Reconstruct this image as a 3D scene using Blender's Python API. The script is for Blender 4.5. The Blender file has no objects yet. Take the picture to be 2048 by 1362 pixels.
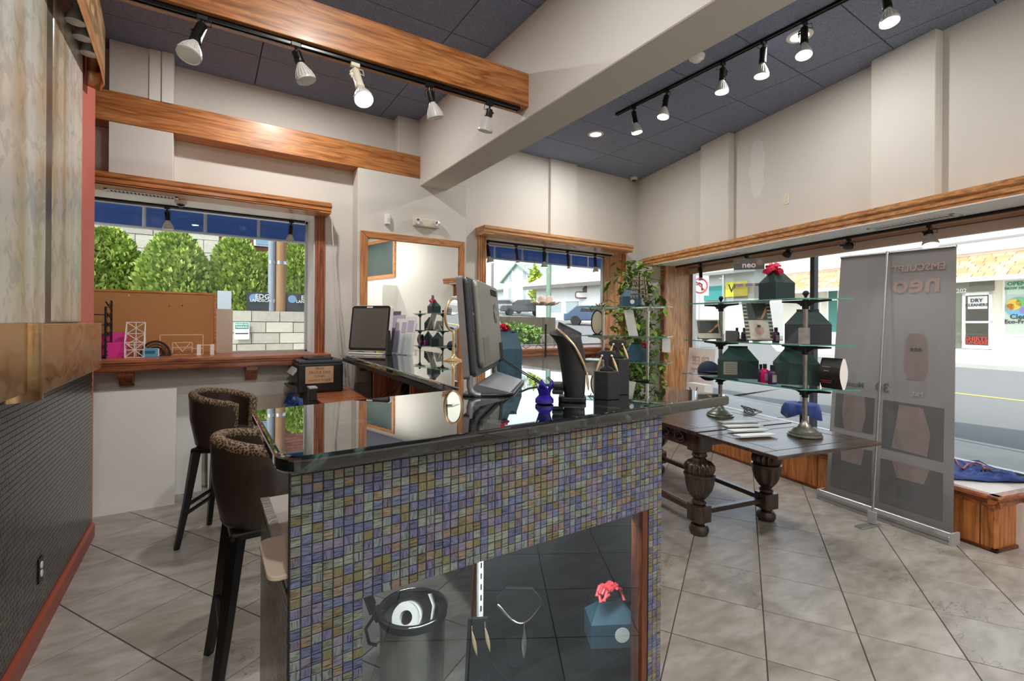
import bpy, bmesh, math, random
from mathutils import Vector, Matrix
random.seed(7)
scene = bpy.context.scene
COL = scene.collection
PI = math.pi

# ------------------------------------------------------------------ camera
# X runs along the back wall, Y towards it, Z up; the camera stands at x = y = 0.
F_PX, CX, CY, ROLL, HCAM = 938.2, 1024.0, 648.05, -0.0071, 1.5
AA = math.radians(56.78)
FW = Vector((math.cos(AA), math.sin(AA), 0))
RT = Vector((math.sin(AA), -math.cos(AA), 0))
UP = Vector((0, 0, 1))
CAM = Vector((0, 0, HCAM))
cd = bpy.data.cameras.new('camera')
cd.sensor_fit = 'HORIZONTAL'; cd.sensor_width = 36.0
cd.lens = F_PX / 2048 * 36.0
cd.shift_y = (CY - 681.0) / 2048
cd.clip_start = 0.05; cd.clip_end = 500
cam = bpy.data.objects.new('camera', cd); COL.objects.link(cam)
_r = Matrix((RT, UP, -FW)).transposed()
_c, _s = math.cos(ROLL), math.sin(ROLL)
_roll = Matrix(((_c, _s, 0), (-_s, _c, 0), (0, 0, 1)))   # about the view axis
cam.matrix_world = Matrix.Translation(CAM) @ (_r @ _roll).to_4x4()
scene.camera = cam

# ------------------------------------------------------------------ world, sun, exposure
scene.view_settings.view_transform = 'Standard'
scene.view_settings.look = 'None'
scene.view_settings.gamma = 1
scene.view_settings.use_curve_mapping = False
scene.view_settings.exposure = 0.42
scene.cycles.max_bounces = 8; scene.cycles.diffuse_bounces = 4; scene.cycles.glossy_bounces = 4; scene.cycles.transparent_max_bounces = 12
scene.cycles.caustics_reflective = False; scene.cycles.caustics_refractive = False
w = bpy.data.worlds.new('sky'); scene.world = w; w.use_nodes = True
nt = w.node_tree; nt.nodes.clear()
sky = nt.nodes.new('ShaderNodeTexSky'); sky.sky_type = 'NISHITA'
sky.sun_disc = False; sky.sun_elevation = math.radians(50); sky.sun_rotation = math.radians(-115)
sky.air_density = 1.0; sky.dust_density = 2.0; sky.ozone_density = 1.0
bg = nt.nodes.new('ShaderNodeBackground'); bg.inputs[1].default_value = 0.36
wo = nt.nodes.new('ShaderNodeOutputWorld')
hs = nt.nodes.new('ShaderNodeHueSaturation'); hs.inputs['Saturation'].default_value = .45
nt.links.new(sky.outputs[0], hs.inputs['Color']); nt.links.new(hs.outputs[0], bg.inputs[0]); nt.links.new(bg.outputs[0], wo.inputs[0])
sun = bpy.data.lights.new('sun', 'SUN'); sun.energy = 3.1; sun.angle = math.radians(0.6); sun.color = (1, .95, .87)
so = bpy.data.objects.new('sun', sun); COL.objects.link(so)
so.rotation_euler = Vector((.62, .34, -.95)).to_track_quat('-Z', 'Y').to_euler()
so.location = (-20, -12, 30)

# ------------------------------------------------------------------ pixel helpers (2048 x 1362 frame)
def ray(x, y):
    u, v = (x - CX) / F_PX, (y - CY) / F_PX
    u, v = _c * u + _s * v, -_s * u + _c * v
    return FW + u * RT - v * UP
def atz(x, y, z=0.0):
    d = ray(x, y); return CAM + d * ((z - HCAM) / d.z)
def aty(x, y, Y):
    d = ray(x, y); return CAM + d * (Y / d.y)
def atx(x, y, X):
    d = ray(x, y); return CAM + d * (X / d.x)
def atd(x, y, D):
    """point on the pixel's ray at depth D in front of the camera"""
    return CAM + ray(x, y) * D
# right-hand wall frame: s runs from the far corner towards the camera side, o outwards
BO = Vector((5.735, 5.16, 0)); BS = Vector((-.2425, -.9701, 0)); BN = Vector((.9701, -.2425, 0))
def B(s, o, z): return BO + BS * s + BN * o + UP * z
def wb(x, y, o=0.0):
    d = ray(x, y); p = BO + BN * o
    return CAM + d * ((p - CAM).dot(BN) / d.dot(BN))
def bso(P): return (P - BO).dot(BS), (P - BO).dot(BN), P.z
MB_B = Matrix((( BS.x, BN.x, 0, BO.x), (BS.y, BN.y, 0, BO.y), (0, 0, 1, 0), (0, 0, 0, 1)))
def rect(x0, x1, y0, y1): return [(x0, y0), (x1, y0), (x1, y1), (x0, y1)]

# ------------------------------------------------------------------ mesh builder
class MB:
    def __init__(s, M=None):
        s.v, s.f, s.m = [], [], []
        s.M = M or Matrix.Identity(4); s.mi = 0
    def add(s, vs, fs):
        b = len(s.v); M = s.M
        flip = M.to_3x3().determinant() < 0
        s.v += [tuple(M @ Vector(p)) for p in vs]
        for f in fs:
            f = [b + i for i in f]
            s.f.append(f[::-1] if flip else f); s.m.append(s.mi)
        return s
    def box(s, x0, x1, y0, y1, z0, z1):
        if x0 > x1: x0, x1 = x1, x0
        if y0 > y1: y0, y1 = y1, y0
        if z0 > z1: z0, z1 = z1, z0
        return s.add([(x0,y0,z0),(x1,y0,z0),(x1,y1,z0),(x0,y1,z0),(x0,y0,z1),(x1,y0,z1),(x1,y1,z1),(x0,y1,z1)],
                     [(0,3,2,1),(4,5,6,7),(0,1,5,4),(1,2,6,5),(2,3,7,6),(3,0,4,7)])
    def cbox(s, c, d, rot=None):
        """box of size d about centre c, optional rotation matrix"""
        M0 = s.M
        s.M = M0 @ Matrix.Translation(Vector(c)) @ (rot.to_4x4() if rot else Matrix.Identity(4))
        s.box(-d[0]/2, d[0]/2, -d[1]/2, d[1]/2, -d[2]/2, d[2]/2); s.M = M0; return s
    def prism(s, poly, a, b, axis='z'):
        """extrude a 2-D polygon from a to b along an axis; x: (y,z), y: (x,z), z: (x,y)"""
        n = len(poly)
        ar = sum(poly[i][0]*poly[(i+1)%n][1]-poly[(i+1)%n][0]*poly[i][1] for i in range(n))
        if ar < 0: poly = poly[::-1]
        if axis == 'y': poly = poly[::-1]
        if a > b: a, b = b, a
        def P(p, t):
            return {'z': (p[0], p[1], t), 'x': (t, p[0], p[1]), 'y': (p[0], t, p[1])}[axis]
        vs = [P(p, a) for p in poly] + [P(p, b) for p in poly]
        fs = [tuple(range(n-1, -1, -1)), tuple(range(n, 2*n))]
        fs += [(i, (i+1) % n, n + (i+1) % n, n + i) for i in range(n)]
        return s.add(vs, fs)
    def lathe(s, prof, n=24, c=(0,0,0), ax=None, a0=0.0, a1=2*PI):
        """revolve (r, z) profile about local z at c; ax = direction of z"""
        R = Matrix.Identity(3) if ax is None else Vector((0,0,1)).rotation_difference(Vector(ax)).to_matrix()
        full = abs(a1 - a0 - 2*PI) < 1e-6; k = n if full else n + 1
        vs = []
        for r, z in prof:
            for i in range(k):
                a = a0 + (a1 - a0) * i / n
                p = R @ Vector((r*math.cos(a), r*math.sin(a), z)); vs.append((p.x+c[0], p.y+c[1], p.z+c[2]))
        fs = []
        for j in range(len(prof)-1):
            for i in range(n):
                i2 = (i+1) % k
                fs.append((j*k+i, j*k+i2, (j+1)*k+i2, (j+1)*k+i))
        if full:
            if prof[0][0] > 1e-5: fs.append(tuple(range(k-1, -1, -1)))
            if prof[-1][0] > 1e-5: fs.append(tuple((len(prof)-1)*k+i for i in range(k)))
        return s.add(vs, fs)
    def tube(s, pts, r, n=8, closed=False):
        pts = [Vector(p) for p in pts]; m = len(pts)
        rs = r if isinstance(r, (list, tuple)) else [r]*m
        vs = []; up = None
        for i, p in enumerate(pts):
            if closed: t = pts[(i+1) % m] - pts[i-1]
            else: t = pts[min(i+1, m-1)] - pts[max(i-1, 0)]
            if t.length < 1e-9: t = Vector((0,0,1))
            t.normalize()
            if up is None:
                up = Vector((0,0,1)) if abs(t.z) < .9 else Vector((1,0,0))
            up = (up - t*up.dot(t))
            if up.length < 1e-6: up = t.orthogonal()
            up.normalize(); sd = t.cross(up)
            for k in range(n):
                a = 2*PI*k/n
                vs.append(tuple(p + (up*math.cos(a) + sd*math.sin(a))*rs[i]))
        fs = []
        for i in range(m if closed else m-1):
            j = (i+1) % m
            for k in range(n):
                k2 = (k+1) % n
                fs.append((i*n+k, i*n+k2, j*n+k2, j*n+k))
        if not closed:
            fs.append(tuple(range(n-1, -1, -1))); fs.append(tuple((m-1)*n+k for k in range(n)))
        return s.add(vs, fs)
    def sheet(s, rows, closed=False):
        """grid surface through rows of points"""
        n = len(rows[0]); vs = [tuple(p) for r in rows for p in r]; fs = []
        for i in range(len(rows)-1):
            for k in range(n if closed else n-1):
                k2 = (k+1) % n
                fs.append((i*n+k, i*n+k2, (i+1)*n+k2, (i+1)*n+k))
        return s.add(vs, fs)
    def ball(s, c, r, n=12, sq=(1,1,1)):
        M0 = s.M; s.M = M0 @ Matrix.Translation(Vector(c)) @ Matrix.Diagonal((sq[0], sq[1], sq[2], 1))
        m = max(4, n//2)
        s.lathe([(max(1e-6, r*math.sin(PI*i/m)), -r*math.cos(PI*i/m)) for i in range(m+1)], n); s.M = M0; return s
    def quad(s, a, b, c, d): return s.add([a, b, c, d], [(0,1,2,3)])
    def build(s, name, mats, parent=None, smooth=0, bevel=0, seg=2, loc=None, solid=0):
        me = bpy.data.meshes.new(name)
        me.from_pydata(s.v, [], s.f)
        if not isinstance(mats, (list, tuple)): mats = [mats]
        for m in mats: me.materials.append(m)
        if len(mats) > 1: me.polygons.foreach_set('material_index', s.m)
        if smooth:
            me.polygons.foreach_set('use_smooth', [True]*len(me.polygons))
            me.set_sharp_from_angle(angle=math.radians(smooth))
        me.update()
        o = bpy.data.objects.new(name, me); COL.objects.link(o)
        if parent is not None: o.parent = parent
        if loc is not None: o.location = loc
        if solid:
            md = o.modifiers.new('solid', 'SOLIDIFY'); md.thickness = solid; md.offset = 0
        if bevel:
            md = o.modifiers.new('bevel', 'BEVEL'); md.width = bevel; md.segments = seg
            md.limit_method = 'ANGLE'; md.angle_limit = math.radians(40)
        return o

def tag(o, label, cat, group=None):
    o['label'] = label; o['category'] = cat
    if group: o['group'] = group
    return o
def thing(name, label, cat, loc=(0,0,0), rz=0.0, group=None):
    o = bpy.data.objects.new(name, None); COL.objects.link(o)
    o.location = loc; o.rotation_euler = (0, 0, rz); o.empty_display_size = .05
    return tag(o, label, cat, group)
def struct(o):
    o['kind'] = 'structure'; return o
def stuff(o):
    o['kind'] = 'stuff'; return o
def copy_tree(o, parent=None):
    c = o.copy(); COL.objects.link(c)
    if parent is not None: c.parent = parent
    for ch in list(o.children): copy_tree(ch, c)
    return c
def text_mesh(name, body, size, mat, parent=None, M=None, depth=.0008, align='CENTER', sx=1.0, bold=False):
    """flat lettering in the local XY plane, placed by matrix M"""
    cu = bpy.data.curves.new(name, 'FONT'); cu.body = body; cu.size = size; cu.extrude = depth
    cu.align_x = align; cu.align_y = 'CENTER'; cu.resolution_u = 2
    if bold: cu.offset = size * .02
    t = bpy.data.objects.new(name + '_t', cu); COL.objects.link(t)
    bpy.context.view_layer.update()
    me = bpy.data.meshes.new_from_object(t.evaluated_get(bpy.context.evaluated_depsgraph_get()))
    bpy.data.objects.remove(t); bpy.data.curves.remove(cu)
    me.name = name
    me.transform((M or Matrix.Identity(4)) @ Matrix.Diagonal((sx, 1, 1, 1)))
    me.materials.clear(); me.materials.append(mat)
    o = bpy.data.objects.new(name, me); COL.objects.link(o)
    if parent is not None: o.parent = parent
    return o
def frame(origin, xd, yd):
    """4x4 with local x = xd, y = yd (both world), origin"""
    x = Vector(xd).normalized(); y = Vector(yd).normalized(); z = x.cross(y)
    return Matrix(((x.x,y.x,z.x,origin[0]),(x.y,y.y,z.y,origin[1]),(x.z,y.z,z.z,origin[2]),(0,0,0,1)))

# ------------------------------------------------------------------ materials
MATS = {}
def _mat(name):
    m = bpy.data.materials.new(name); m.use_nodes = True; n = m.node_tree
    b = n.nodes['Principled BSDF']; MATS[name] = m
    return m, n, b
def lin(h):
    """sRGB 0-255 triple -> linear"""
    return tuple(((c/255)/12.92 if c/255 <= .04045 else ((c/255+.055)/1.055)**2.4) for c in h) + (1,)
def plain(name, rgb, rough=.5, metal=0, spec=.5, bump=0, bscale=60, **kw):
    m, n, b = _mat(name)
    b.inputs['Base Color'].default_value = lin(rgb); b.inputs['Roughness'].default_value = rough
    b.inputs['Metallic'].default_value = metal; b.inputs['Specular IOR Level'].default_value = spec
    if kw.get('coat'): b.inputs['Coat Weight'].default_value = kw['coat']; b.inputs['Coat Roughness'].default_value = .05
    if kw.get('emit'):
        b.inputs['Emission Color'].default_value = lin(kw.get('ecol', rgb)); b.inputs['Emission Strength'].default_value = kw['emit']
    if bump:
        tc = n.nodes.new('ShaderNodeTexCoord'); no = n.nodes.new('ShaderNodeTexNoise'); no.inputs['Scale'].default_value = bscale
        no.inputs['Detail'].default_value = 4
        bp = n.nodes.new('ShaderNodeBump'); bp.inputs['Strength'].default_value = bump; bp.inputs['Distance'].default_value = .01
        n.links.new(tc.outputs['Object'], no.inputs['Vector']); n.links.new(no.outputs['Fac'], bp.inputs['Height'])
        n.links.new(bp.outputs[0], b.inputs['Normal'])
    return m
def ramp(n, cols, pos=None, const=False):
    r = n.nodes.new('ShaderNodeValToRGB'); e = r.color_ramp.elements
    if const: r.color_ramp.interpolation = 'CONSTANT'
    k = len(cols); pos = pos or [i/(k-1) for i in range(k)]
    while len(e) < k: e.new(.5)
    for i in range(k): e[i].position = pos[i]; e[i].color = lin(cols[i])
    return r
def noisy(name, cols, scale=4, stretch=(1,1,1), rough=.5, detail=6, distort=0, pos=None, bump=0, metal=0, spec=.5, rnd=0, coat=0, rrange=None, coords='Object'):
    m, n, b = _mat(name); L = n.links
    tc = n.nodes.new('ShaderNodeTexCoord'); mp = n.nodes.new('ShaderNodeMapping'); mp.inputs['Scale'].default_value = stretch
    L.new(tc.outputs[coords], mp.inputs['Vector'])
    if rnd:
        oi = n.nodes.new('ShaderNodeObjectInfo'); mu = n.nodes.new('ShaderNodeMath'); mu.operation = 'MULTIPLY'; mu.inputs[1].default_value = rnd
        cb = n.nodes.new('ShaderNodeCombineXYZ'); L.new(oi.outputs['Random'], mu.inputs[0])
        for i in range(3): L.new(mu.outputs[0], cb.inputs[i])
        L.new(cb.outputs[0], mp.inputs['Location'])
    no = n.nodes.new('ShaderNodeTexNoise'); no.inputs['Scale'].default_value = scale; no.inputs['Detail'].default_value = detail
    no.inputs['Distortion'].default_value = distort
    L.new(mp.outputs[0], no.inputs['Vector'])
    r = ramp(n, cols, pos); L.new(no.outputs['Fac'], r.inputs[0]); L.new(r.outputs[0], b.inputs['Base Color'])
    b.inputs['Roughness'].default_value = rough; b.inputs['Metallic'].default_value = metal; b.inputs['Specular IOR Level'].default_value = spec
    if rrange:
        mr = n.nodes.new('ShaderNodeMapRange'); mr.inputs['To Min'].default_value = rrange[0]; mr.inputs['To Max'].default_value = rrange[1]
        L.new(no.outputs['Fac'], mr.inputs['Value']); L.new(mr.outputs[0], b.inputs['Roughness'])
    if coat: b.inputs['Coat Weight'].default_value = coat; b.inputs['Coat Roughness'].default_value = .08
    if bump:
        bp = n.nodes.new('ShaderNodeBump'); bp.inputs['Strength'].default_value = bump; bp.inputs['Distance'].default_value = .01
        L.new(no.outputs['Fac'], bp.inputs['Height']); L.new(bp.outputs[0], b.inputs['Normal'])
    return m
def wood(name, light, mid, dark, axis='x', rough=.38, scale=1.0, coat=.15, rnd=0):
    st = {'x': (1.1, 9, 9), 'y': (9, 1.1, 9), 'z': (9, 9, 1.1)}[axis]
    m, n, b = _mat(name); L = n.links
    tc = n.nodes.new('ShaderNodeTexCoord'); mp = n.nodes.new('ShaderNodeMapping'); mp.inputs['Scale'].default_value = [q*scale for q in st]
    L.new(tc.outputs['Object'], mp.inputs['Vector'])
    if rnd:
        oi = n.nodes.new('ShaderNodeObjectInfo'); mu = n.nodes.new('ShaderNodeMath'); mu.operation = 'MULTIPLY'; mu.inputs[1].default_value = rnd
        cb = n.nodes.new('ShaderNodeCombineXYZ'); L.new(oi.outputs['Random'], mu.inputs[0])
        for i in range(3): L.new(mu.outputs[0], cb.inputs[i])
        L.new(cb.outputs[0], mp.inputs['Location'])
    no = n.nodes.new('ShaderNodeTexNoise'); no.inputs['Scale'].default_value = 1.0; no.inputs['Detail'].default_value = 3; no.inputs['Distortion'].default_value = .5
    L.new(mp.outputs[0], no.inputs['Vector'])
    mul = n.nodes.new('ShaderNodeMath'); mul.operation = 'MULTIPLY'; mul.inputs[1].default_value = 9
    fr = n.nodes.new('ShaderNodeMath'); fr.operation = 'PINGPONG'; fr.inputs[1].default_value = 1
    L.new(no.outputs['Fac'], mul.inputs[0]); L.new(mul.outputs[0], fr.inputs[0])
    r = ramp(n, [dark, mid, light, mid], [0, .25, .7, 1]); L.new(fr.outputs[0], r.inputs[0])
    mp2 = n.nodes.new('ShaderNodeMapping'); mp2.inputs['Scale'].default_value = [q*scale*(7 if q > 2 else 3) for q in st]
    L.new(tc.outputs['Object'], mp2.inputs['Vector'])
    n2 = n.nodes.new('ShaderNodeTexNoise'); n2.inputs['Scale'].default_value = 1; n2.inputs['Detail'].default_value = 2
    L.new(mp2.outputs[0], n2.inputs['Vector'])
    r2 = ramp(n, [(150,150,150), (255,255,255)], [.35, .6]); L.new(n2.outputs['Fac'], r2.inputs[0])
    mx = n.nodes.new('ShaderNodeMix'); mx.data_type = 'RGBA'; mx.blend_type = 'MULTIPLY'; mx.inputs['Factor'].default_value = .6
    L.new(r.outputs[0], mx.inputs[6]); L.new(r2.outputs[0], mx.inputs[7]); L.new(mx.outputs[2], b.inputs['Base Color'])
    b.inputs['Roughness'].default_value = rough
    b.inputs['Coat Weight'].default_value = coat; b.inputs['Coat Roughness'].default_value = .15
    return m
def glass(name, tint=(255,255,255), ior=1.45, refl=(255,255,255), boost=0.0, rough=0.0):
    m, n, b = _mat(name); L = n.links; n.nodes.remove(b)
    out = n.nodes['Material Output']
    tr = n.nodes.new('ShaderNodeBsdfTransparent'); tr.inputs[0].default_value = lin(tint)
    gl = n.nodes.new('ShaderNodeBsdfGlossy'); gl.inputs['Roughness'].default_value = rough; gl.inputs['Color'].default_value = lin(refl)
    fr = n.nodes.new('ShaderNodeFresnel'); fr.inputs['IOR'].default_value = ior
    mx = n.nodes.new('ShaderNodeMixShader')
    f = fr.outputs[0]
    if boost:
        ad = n.nodes.new('ShaderNodeMath'); ad.operation = 'ADD'; ad.use_clamp = True; ad.inputs[1].default_value = boost
        L.new(f, ad.inputs[0]); f = ad.outputs[0]
    ge = n.nodes.new('ShaderNodeNewGeometry'); sb = n.nodes.new('ShaderNodeMath'); sb.operation = 'SUBTRACT'; sb.inputs[0].default_value = 1
    mb_ = n.nodes.new('ShaderNodeMath'); mb_.operation = 'MULTIPLY'
    L.new(ge.outputs['Backfacing'], sb.inputs[1]); L.new(sb.outputs[0], mb_.inputs[0]); L.new(f, mb_.inputs[1]); f = mb_.outputs[0]
    L.new(f, mx.inputs[0]); L.new(tr.outputs[0], mx.inputs[1]); L.new(gl.outputs[0], mx.inputs[2]); L.new(mx.outputs[0], out.inputs['Surface'])
    return m
def emitter(name, rgb, strength):
    m, n, b = _mat(name); n.nodes.remove(b)
    e = n.nodes.new('ShaderNodeEmission'); e.inputs[0].default_value = lin(rgb); e.inputs[1].default_value = strength
    n.links.new(e.outputs[0], n.nodes['Material Output'].inputs['Surface']); return m

paint = plain('wall_paint', (218, 214, 206), .75, bump=.04, bscale=90)
paint_white = plain('white_paint', (238, 236, 230), .55)
soffit_white = plain('soffit_white', (240, 237, 230), .5)
oak = {a: wood('oak_' + a, (208,142,84), (196,124,66), (172,102,50), a) for a in 'xyz'}
oak_pale = {a: wood('oak_pale_' + a, (226,172,122), (216,156,104), (198,136,86), a) for a in 'xyz'}
red_wood = {a: wood('red_wood_' + a, (184,112,70), (166,94,56), (140,74,42), a) for a in 'xyz'}
brown_wood = {a: wood('brown_wood_' + a, (120,64,36), (98,48,26), (70,32,16), a) for a in 'xyz'}
dark_oak = {a: wood('dark_oak_' + a, (86,66,56), (66,49,42), (42,31,26), a, rough=.32, coat=.25) for a in 'xyz'}
black = plain('black_plastic', (22,22,23), .4)
black_matte = plain('black_matte', (18,18,18), .8)
black_metal = plain('black_metal', (24,24,25), .38, metal=.3)
chrome = plain('chrome', (205,205,205), .12, metal=1)
alu = plain('aluminium', (190,190,192), .35, metal=.9)
silver = plain('silver_plastic', (170,170,172), .4)
white_pl = plain('white_plastic', (238,237,233), .4)
cream_pl = plain('cream_plastic', (226,218,198), .45)
gold = plain('gold', (232,204,160), .3, metal=.55)
pewter = noisy('pewter', [(128,122,114), (186,182,174)], 40, rough=.35, metal=.9)
pane = glass('window_glass', (246,250,250))
shelf_glass = glass('shelf_glass', (222,240,234))
glass_edge = plain('glass_edge', (70,150,130), .15, spec=.8)
acrylic = glass('acrylic', (244,247,248), boost=.03)
mirror_m = plain('mirror_silver', (238,240,238), .0, metal=1)
paper = plain('paper_white', (240,238,234), .7)
teal = plain('teal_card', (48,82,98), .6)
dkgreen = plain('dark_green_card', (36,58,58), .55)
pink_m = plain('pink_tissue', (230,50,90), .6)
hotpink = plain('hot_pink_plastic', (238,60,160), .45)
bulb_on = emitter('bulb_lit', (255,246,228), 7.0)
bulb_off = plain('bulb_face', (226,226,222), .25, spec=.7)
bulb_body = plain('bulb_body', (205,204,200), .35)
lamp_white = emitter('downlight_lit', (255,244,220), 9.0)
# ================================================================== THE SETTING
YA = 5.16; YP = 4.955; YH = 4.92; YG = 5.55; ZC = 3.785
XL = -1.6; YB = -3.2
def xb(y): return 5.735 + .25 * (y - 5.16)
ROOM = [(XL, YB), (xb(YB), YB), (xb(YA), YA), (XL, YA)]
def clip(poly, room):
    """clip a polygon to a convex anticlockwise polygon"""
    out = poly
    for i in range(len(room)):
        a, b = room[i], room[(i+1) % len(room)]
        inp, out = out, []
        side = lambda p: (b[0]-a[0])*(p[1]-a[1]) - (b[1]-a[1])*(p[0]-a[0])
        for k in range(len(inp)):
            p, q = inp[k-1], inp[k]; sp, sq = side(p), side(q)
            if (sp >= 0) != (sq >= 0):
                t = sp/(sp-sq); out.append((p[0]+(q[0]-p[0])*t, p[1]+(q[1]-p[1])*t))
            if sq >= 0: out.append(q)
        if not out: return []
    return out
def parea(p): return abs(sum(p[i][0]*p[(i+1)%len(p)][1]-p[(i+1)%len(p)][0]*p[i][1] for i in range(len(p))))/2

# ---- floor: 16 inch slate-look tiles laid askew
def slate_mat():
    m, n, b = _mat('slate_tile'); L = n.links
    tc = n.nodes.new('ShaderNodeTexCoord'); oi = n.nodes.new('ShaderNodeObjectInfo')
    mu = n.nodes.new('ShaderNodeMath'); mu.operation = 'MULTIPLY'; mu.inputs[1].default_value = 37
    cb = n.nodes.new('ShaderNodeCombineXYZ'); L.new(oi.outputs['Random'], mu.inputs[0])
    for i in range(3): L.new(mu.outputs[0], cb.inputs[i])
    ad = n.nodes.new('ShaderNodeVectorMath'); L.new(tc.outputs['Object'], ad.inputs[0]); L.new(cb.outputs[0], ad.inputs[1])
    mp = n.nodes.new('ShaderNodeMapping'); mp.inputs['Scale'].default_value = (1, 2.4, 1); mp.inputs['Rotation'].default_value = (0, 0, .5)
    L.new(ad.outputs[0], mp.inputs['Vector'])
    n1 = n.nodes.new('ShaderNodeTexNoise'); n1.inputs['Scale'].default_value = 2.2; n1.inputs['Detail'].default_value = 5; n1.inputs['Distortion'].default_value = .8
    L.new(mp.outputs[0], n1.inputs['Vector'])
    r1 = ramp(n, [(142,135,126), (157,151,143), (167,162,155), (175,171,165)], [.28, .45, .6, .78]); L.new(n1.outputs['Fac'], r1.inputs[0])
    n2 = n.nodes.new('ShaderNodeTexNoise'); n2.inputs['Scale'].default_value = 9; n2.inputs['Detail'].default_value = 8
    L.new(mp.outputs[0], n2.inputs['Vector'])
    r2 = ramp(n, [(196,184,170), (255,255,255)], [.35, .6]); L.new(n2.outputs['Fac'], r2.inputs[0])
    mx = n.nodes.new('ShaderNodeMix'); mx.data_type = 'RGBA'; mx.blend_type = 'MULTIPLY'; mx.inputs['Factor'].default_value = .4
    L.new(r1.outputs[0], mx.inputs[6]); L.new(r2.outputs[0], mx.inputs[7])
    # fine dark cracks
    vo = n.nodes.new('ShaderNodeTexVoronoi'); vo.feature = 'DISTANCE_TO_EDGE'; vo.inputs['Scale'].default_value = 2.1
    nd = n.nodes.new('ShaderNodeVectorMath'); nd.operation = 'ADD'
    sc = n.nodes.new('ShaderNodeVectorMath'); sc.operation = 'SCALE'; sc.inputs['Scale'].default_value = .35
    L.new(n2.outputs['Color'], sc.inputs[0]); L.new(ad.outputs[0], nd.inputs[0]); L.new(sc.outputs[0], nd.inputs[1]); L.new(nd.outputs[0], vo.inputs['Vector'])
    rc = ramp(n, [(176,160,148), (255,255,255)], [0, .009]); L.new(vo.outputs['Distance'], rc.inputs[0])
    mc = n.nodes.new('ShaderNodeMix'); mc.data_type = 'RGBA'; mc.blend_type = 'MULTIPLY'
    gt = n.nodes.new('ShaderNodeMath'); gt.operation = 'GREATER_THAN'; gt.inputs[1].default_value = .8
    L.new(oi.outputs['Random'], gt.inputs[0]); L.new(gt.outputs[0], mc.inputs['Factor'])
    L.new(mx.outputs[2], mc.inputs[6]); L.new(rc.outputs[0], mc.inputs[7]); L.new(mc.outputs[2], b.inputs['Base Color'])
    mr = n.nodes.new('ShaderNodeMapRange'); mr.inputs['To Min'].default_value = .24; mr.inputs['To Max'].default_value = .42
    L.new(n2.outputs['Fac'], mr.inputs['Value']); L.new(mr.outputs[0], b.inputs['Roughness'])
    bp = n.nodes.new('ShaderNodeBump'); bp.inputs['Strength'].default_value = .12; bp.inputs['Distance'].default_value = .004
    L.new(n2.outputs['Fac'], bp.inputs['Height']); L.new(bp.outputs[0], b.inputs['Normal'])
    return m
slate = slate_mat(); grout = plain('grout', (84,74,66), .9)
floor = struct(MB().prism(ROOM, -.06, -.004).build('floor', grout))
ta = AA - math.radians(26.18); T1 = Vector((math.cos(ta), math.sin(ta))); T2 = Vector((-T1.y, T1.x)); PITCH = .408
O0 = Vector((2.47, 1.338)); G = .0028
tile_me = None; rest = MB(); far_n = 0
for i in range(-14, 12):
    for j in range(-12, 14):
        c0 = O0 + T1*(i*PITCH) + T2*(j*PITCH)
        q = [c0 + T1*a + T2*b_ for a, b_ in ((G, G), (PITCH-G, G), (PITCH-G, PITCH-G), (G, PITCH-G))]
        poly = clip([(p.x, p.y) for p in q], ROOM)
        if len(poly) < 3 or parea(poly) < .002: continue
        cc = c0 + (T1+T2)*(PITCH/2); d3 = Vector((cc.x, cc.y, 0)); dep = d3.dot(FW); lat = d3.dot(RT)
        if dep > .35 and abs(lat) < dep*1.2 + .4 and dep < 6.6:
            full = parea(poly) > (PITCH-2*G)**2 - 1e-5
            if full and tile_me:
                o = bpy.data.objects.new('floor_tile', tile_me); COL.objects.link(o); o.parent = floor; o.location = (cc.x, cc.y, 0)
            else:
                o = MB().prism([(x-cc.x, y-cc.y) for x, y in poly], -.012, 0).build('floor_tile', slate, floor, bevel=.0012 if full else 0, seg=1, loc=(cc.x, cc.y, 0))
                if full:
                    bpy.context.view_layer.update()
                    me = bpy.data.meshes.new_from_object(o.evaluated_get(bpy.context.evaluated_depsgraph_get()))
                    o.modifiers.clear(); o.data = me; tile_me = me
        else:
            rest.prism(poly, -.012, 0)
stuff(rest.build('floor_tiling', slate, floor))

# ---- ceiling: blue-grey lay-in tiles
ceil_m = noisy('ceiling_tile_blue', [(108,118,142), (134,145,170), (144,154,178)], 170, detail=3, rough=.9, pos=[.36, .5, .62], bump=.5)
ceil_gap = plain('ceiling_gap', (44,47,58), .9)
ceiling = struct(MB().prism(ROOM, ZC + .012, ZC + .12).build('ceiling', ceil_gap))
def ceiling_tiles(x0, x1, xg):
    side = [(x0, YB), (x1, YB), (x1, YA), (x0, YA)]
    for i in range(-6, 6):
        for j in range(-12, 4):
            a, c = xg + i*1.22, 3.35 + j*.611
            poly = clip(clip(rect(a+.004, a+1.216, c+.004, c+.607), side), ROOM)
            if len(poly) >= 3 and parea(poly) > .004:
                MB().prism(poly, ZC, ZC + .016).build('ceiling_tile', ceil_m, ceiling)
ceiling_tiles(XL, 2.17, .387); ceiling_tiles(2.17, 6.2, 4.515)

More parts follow.
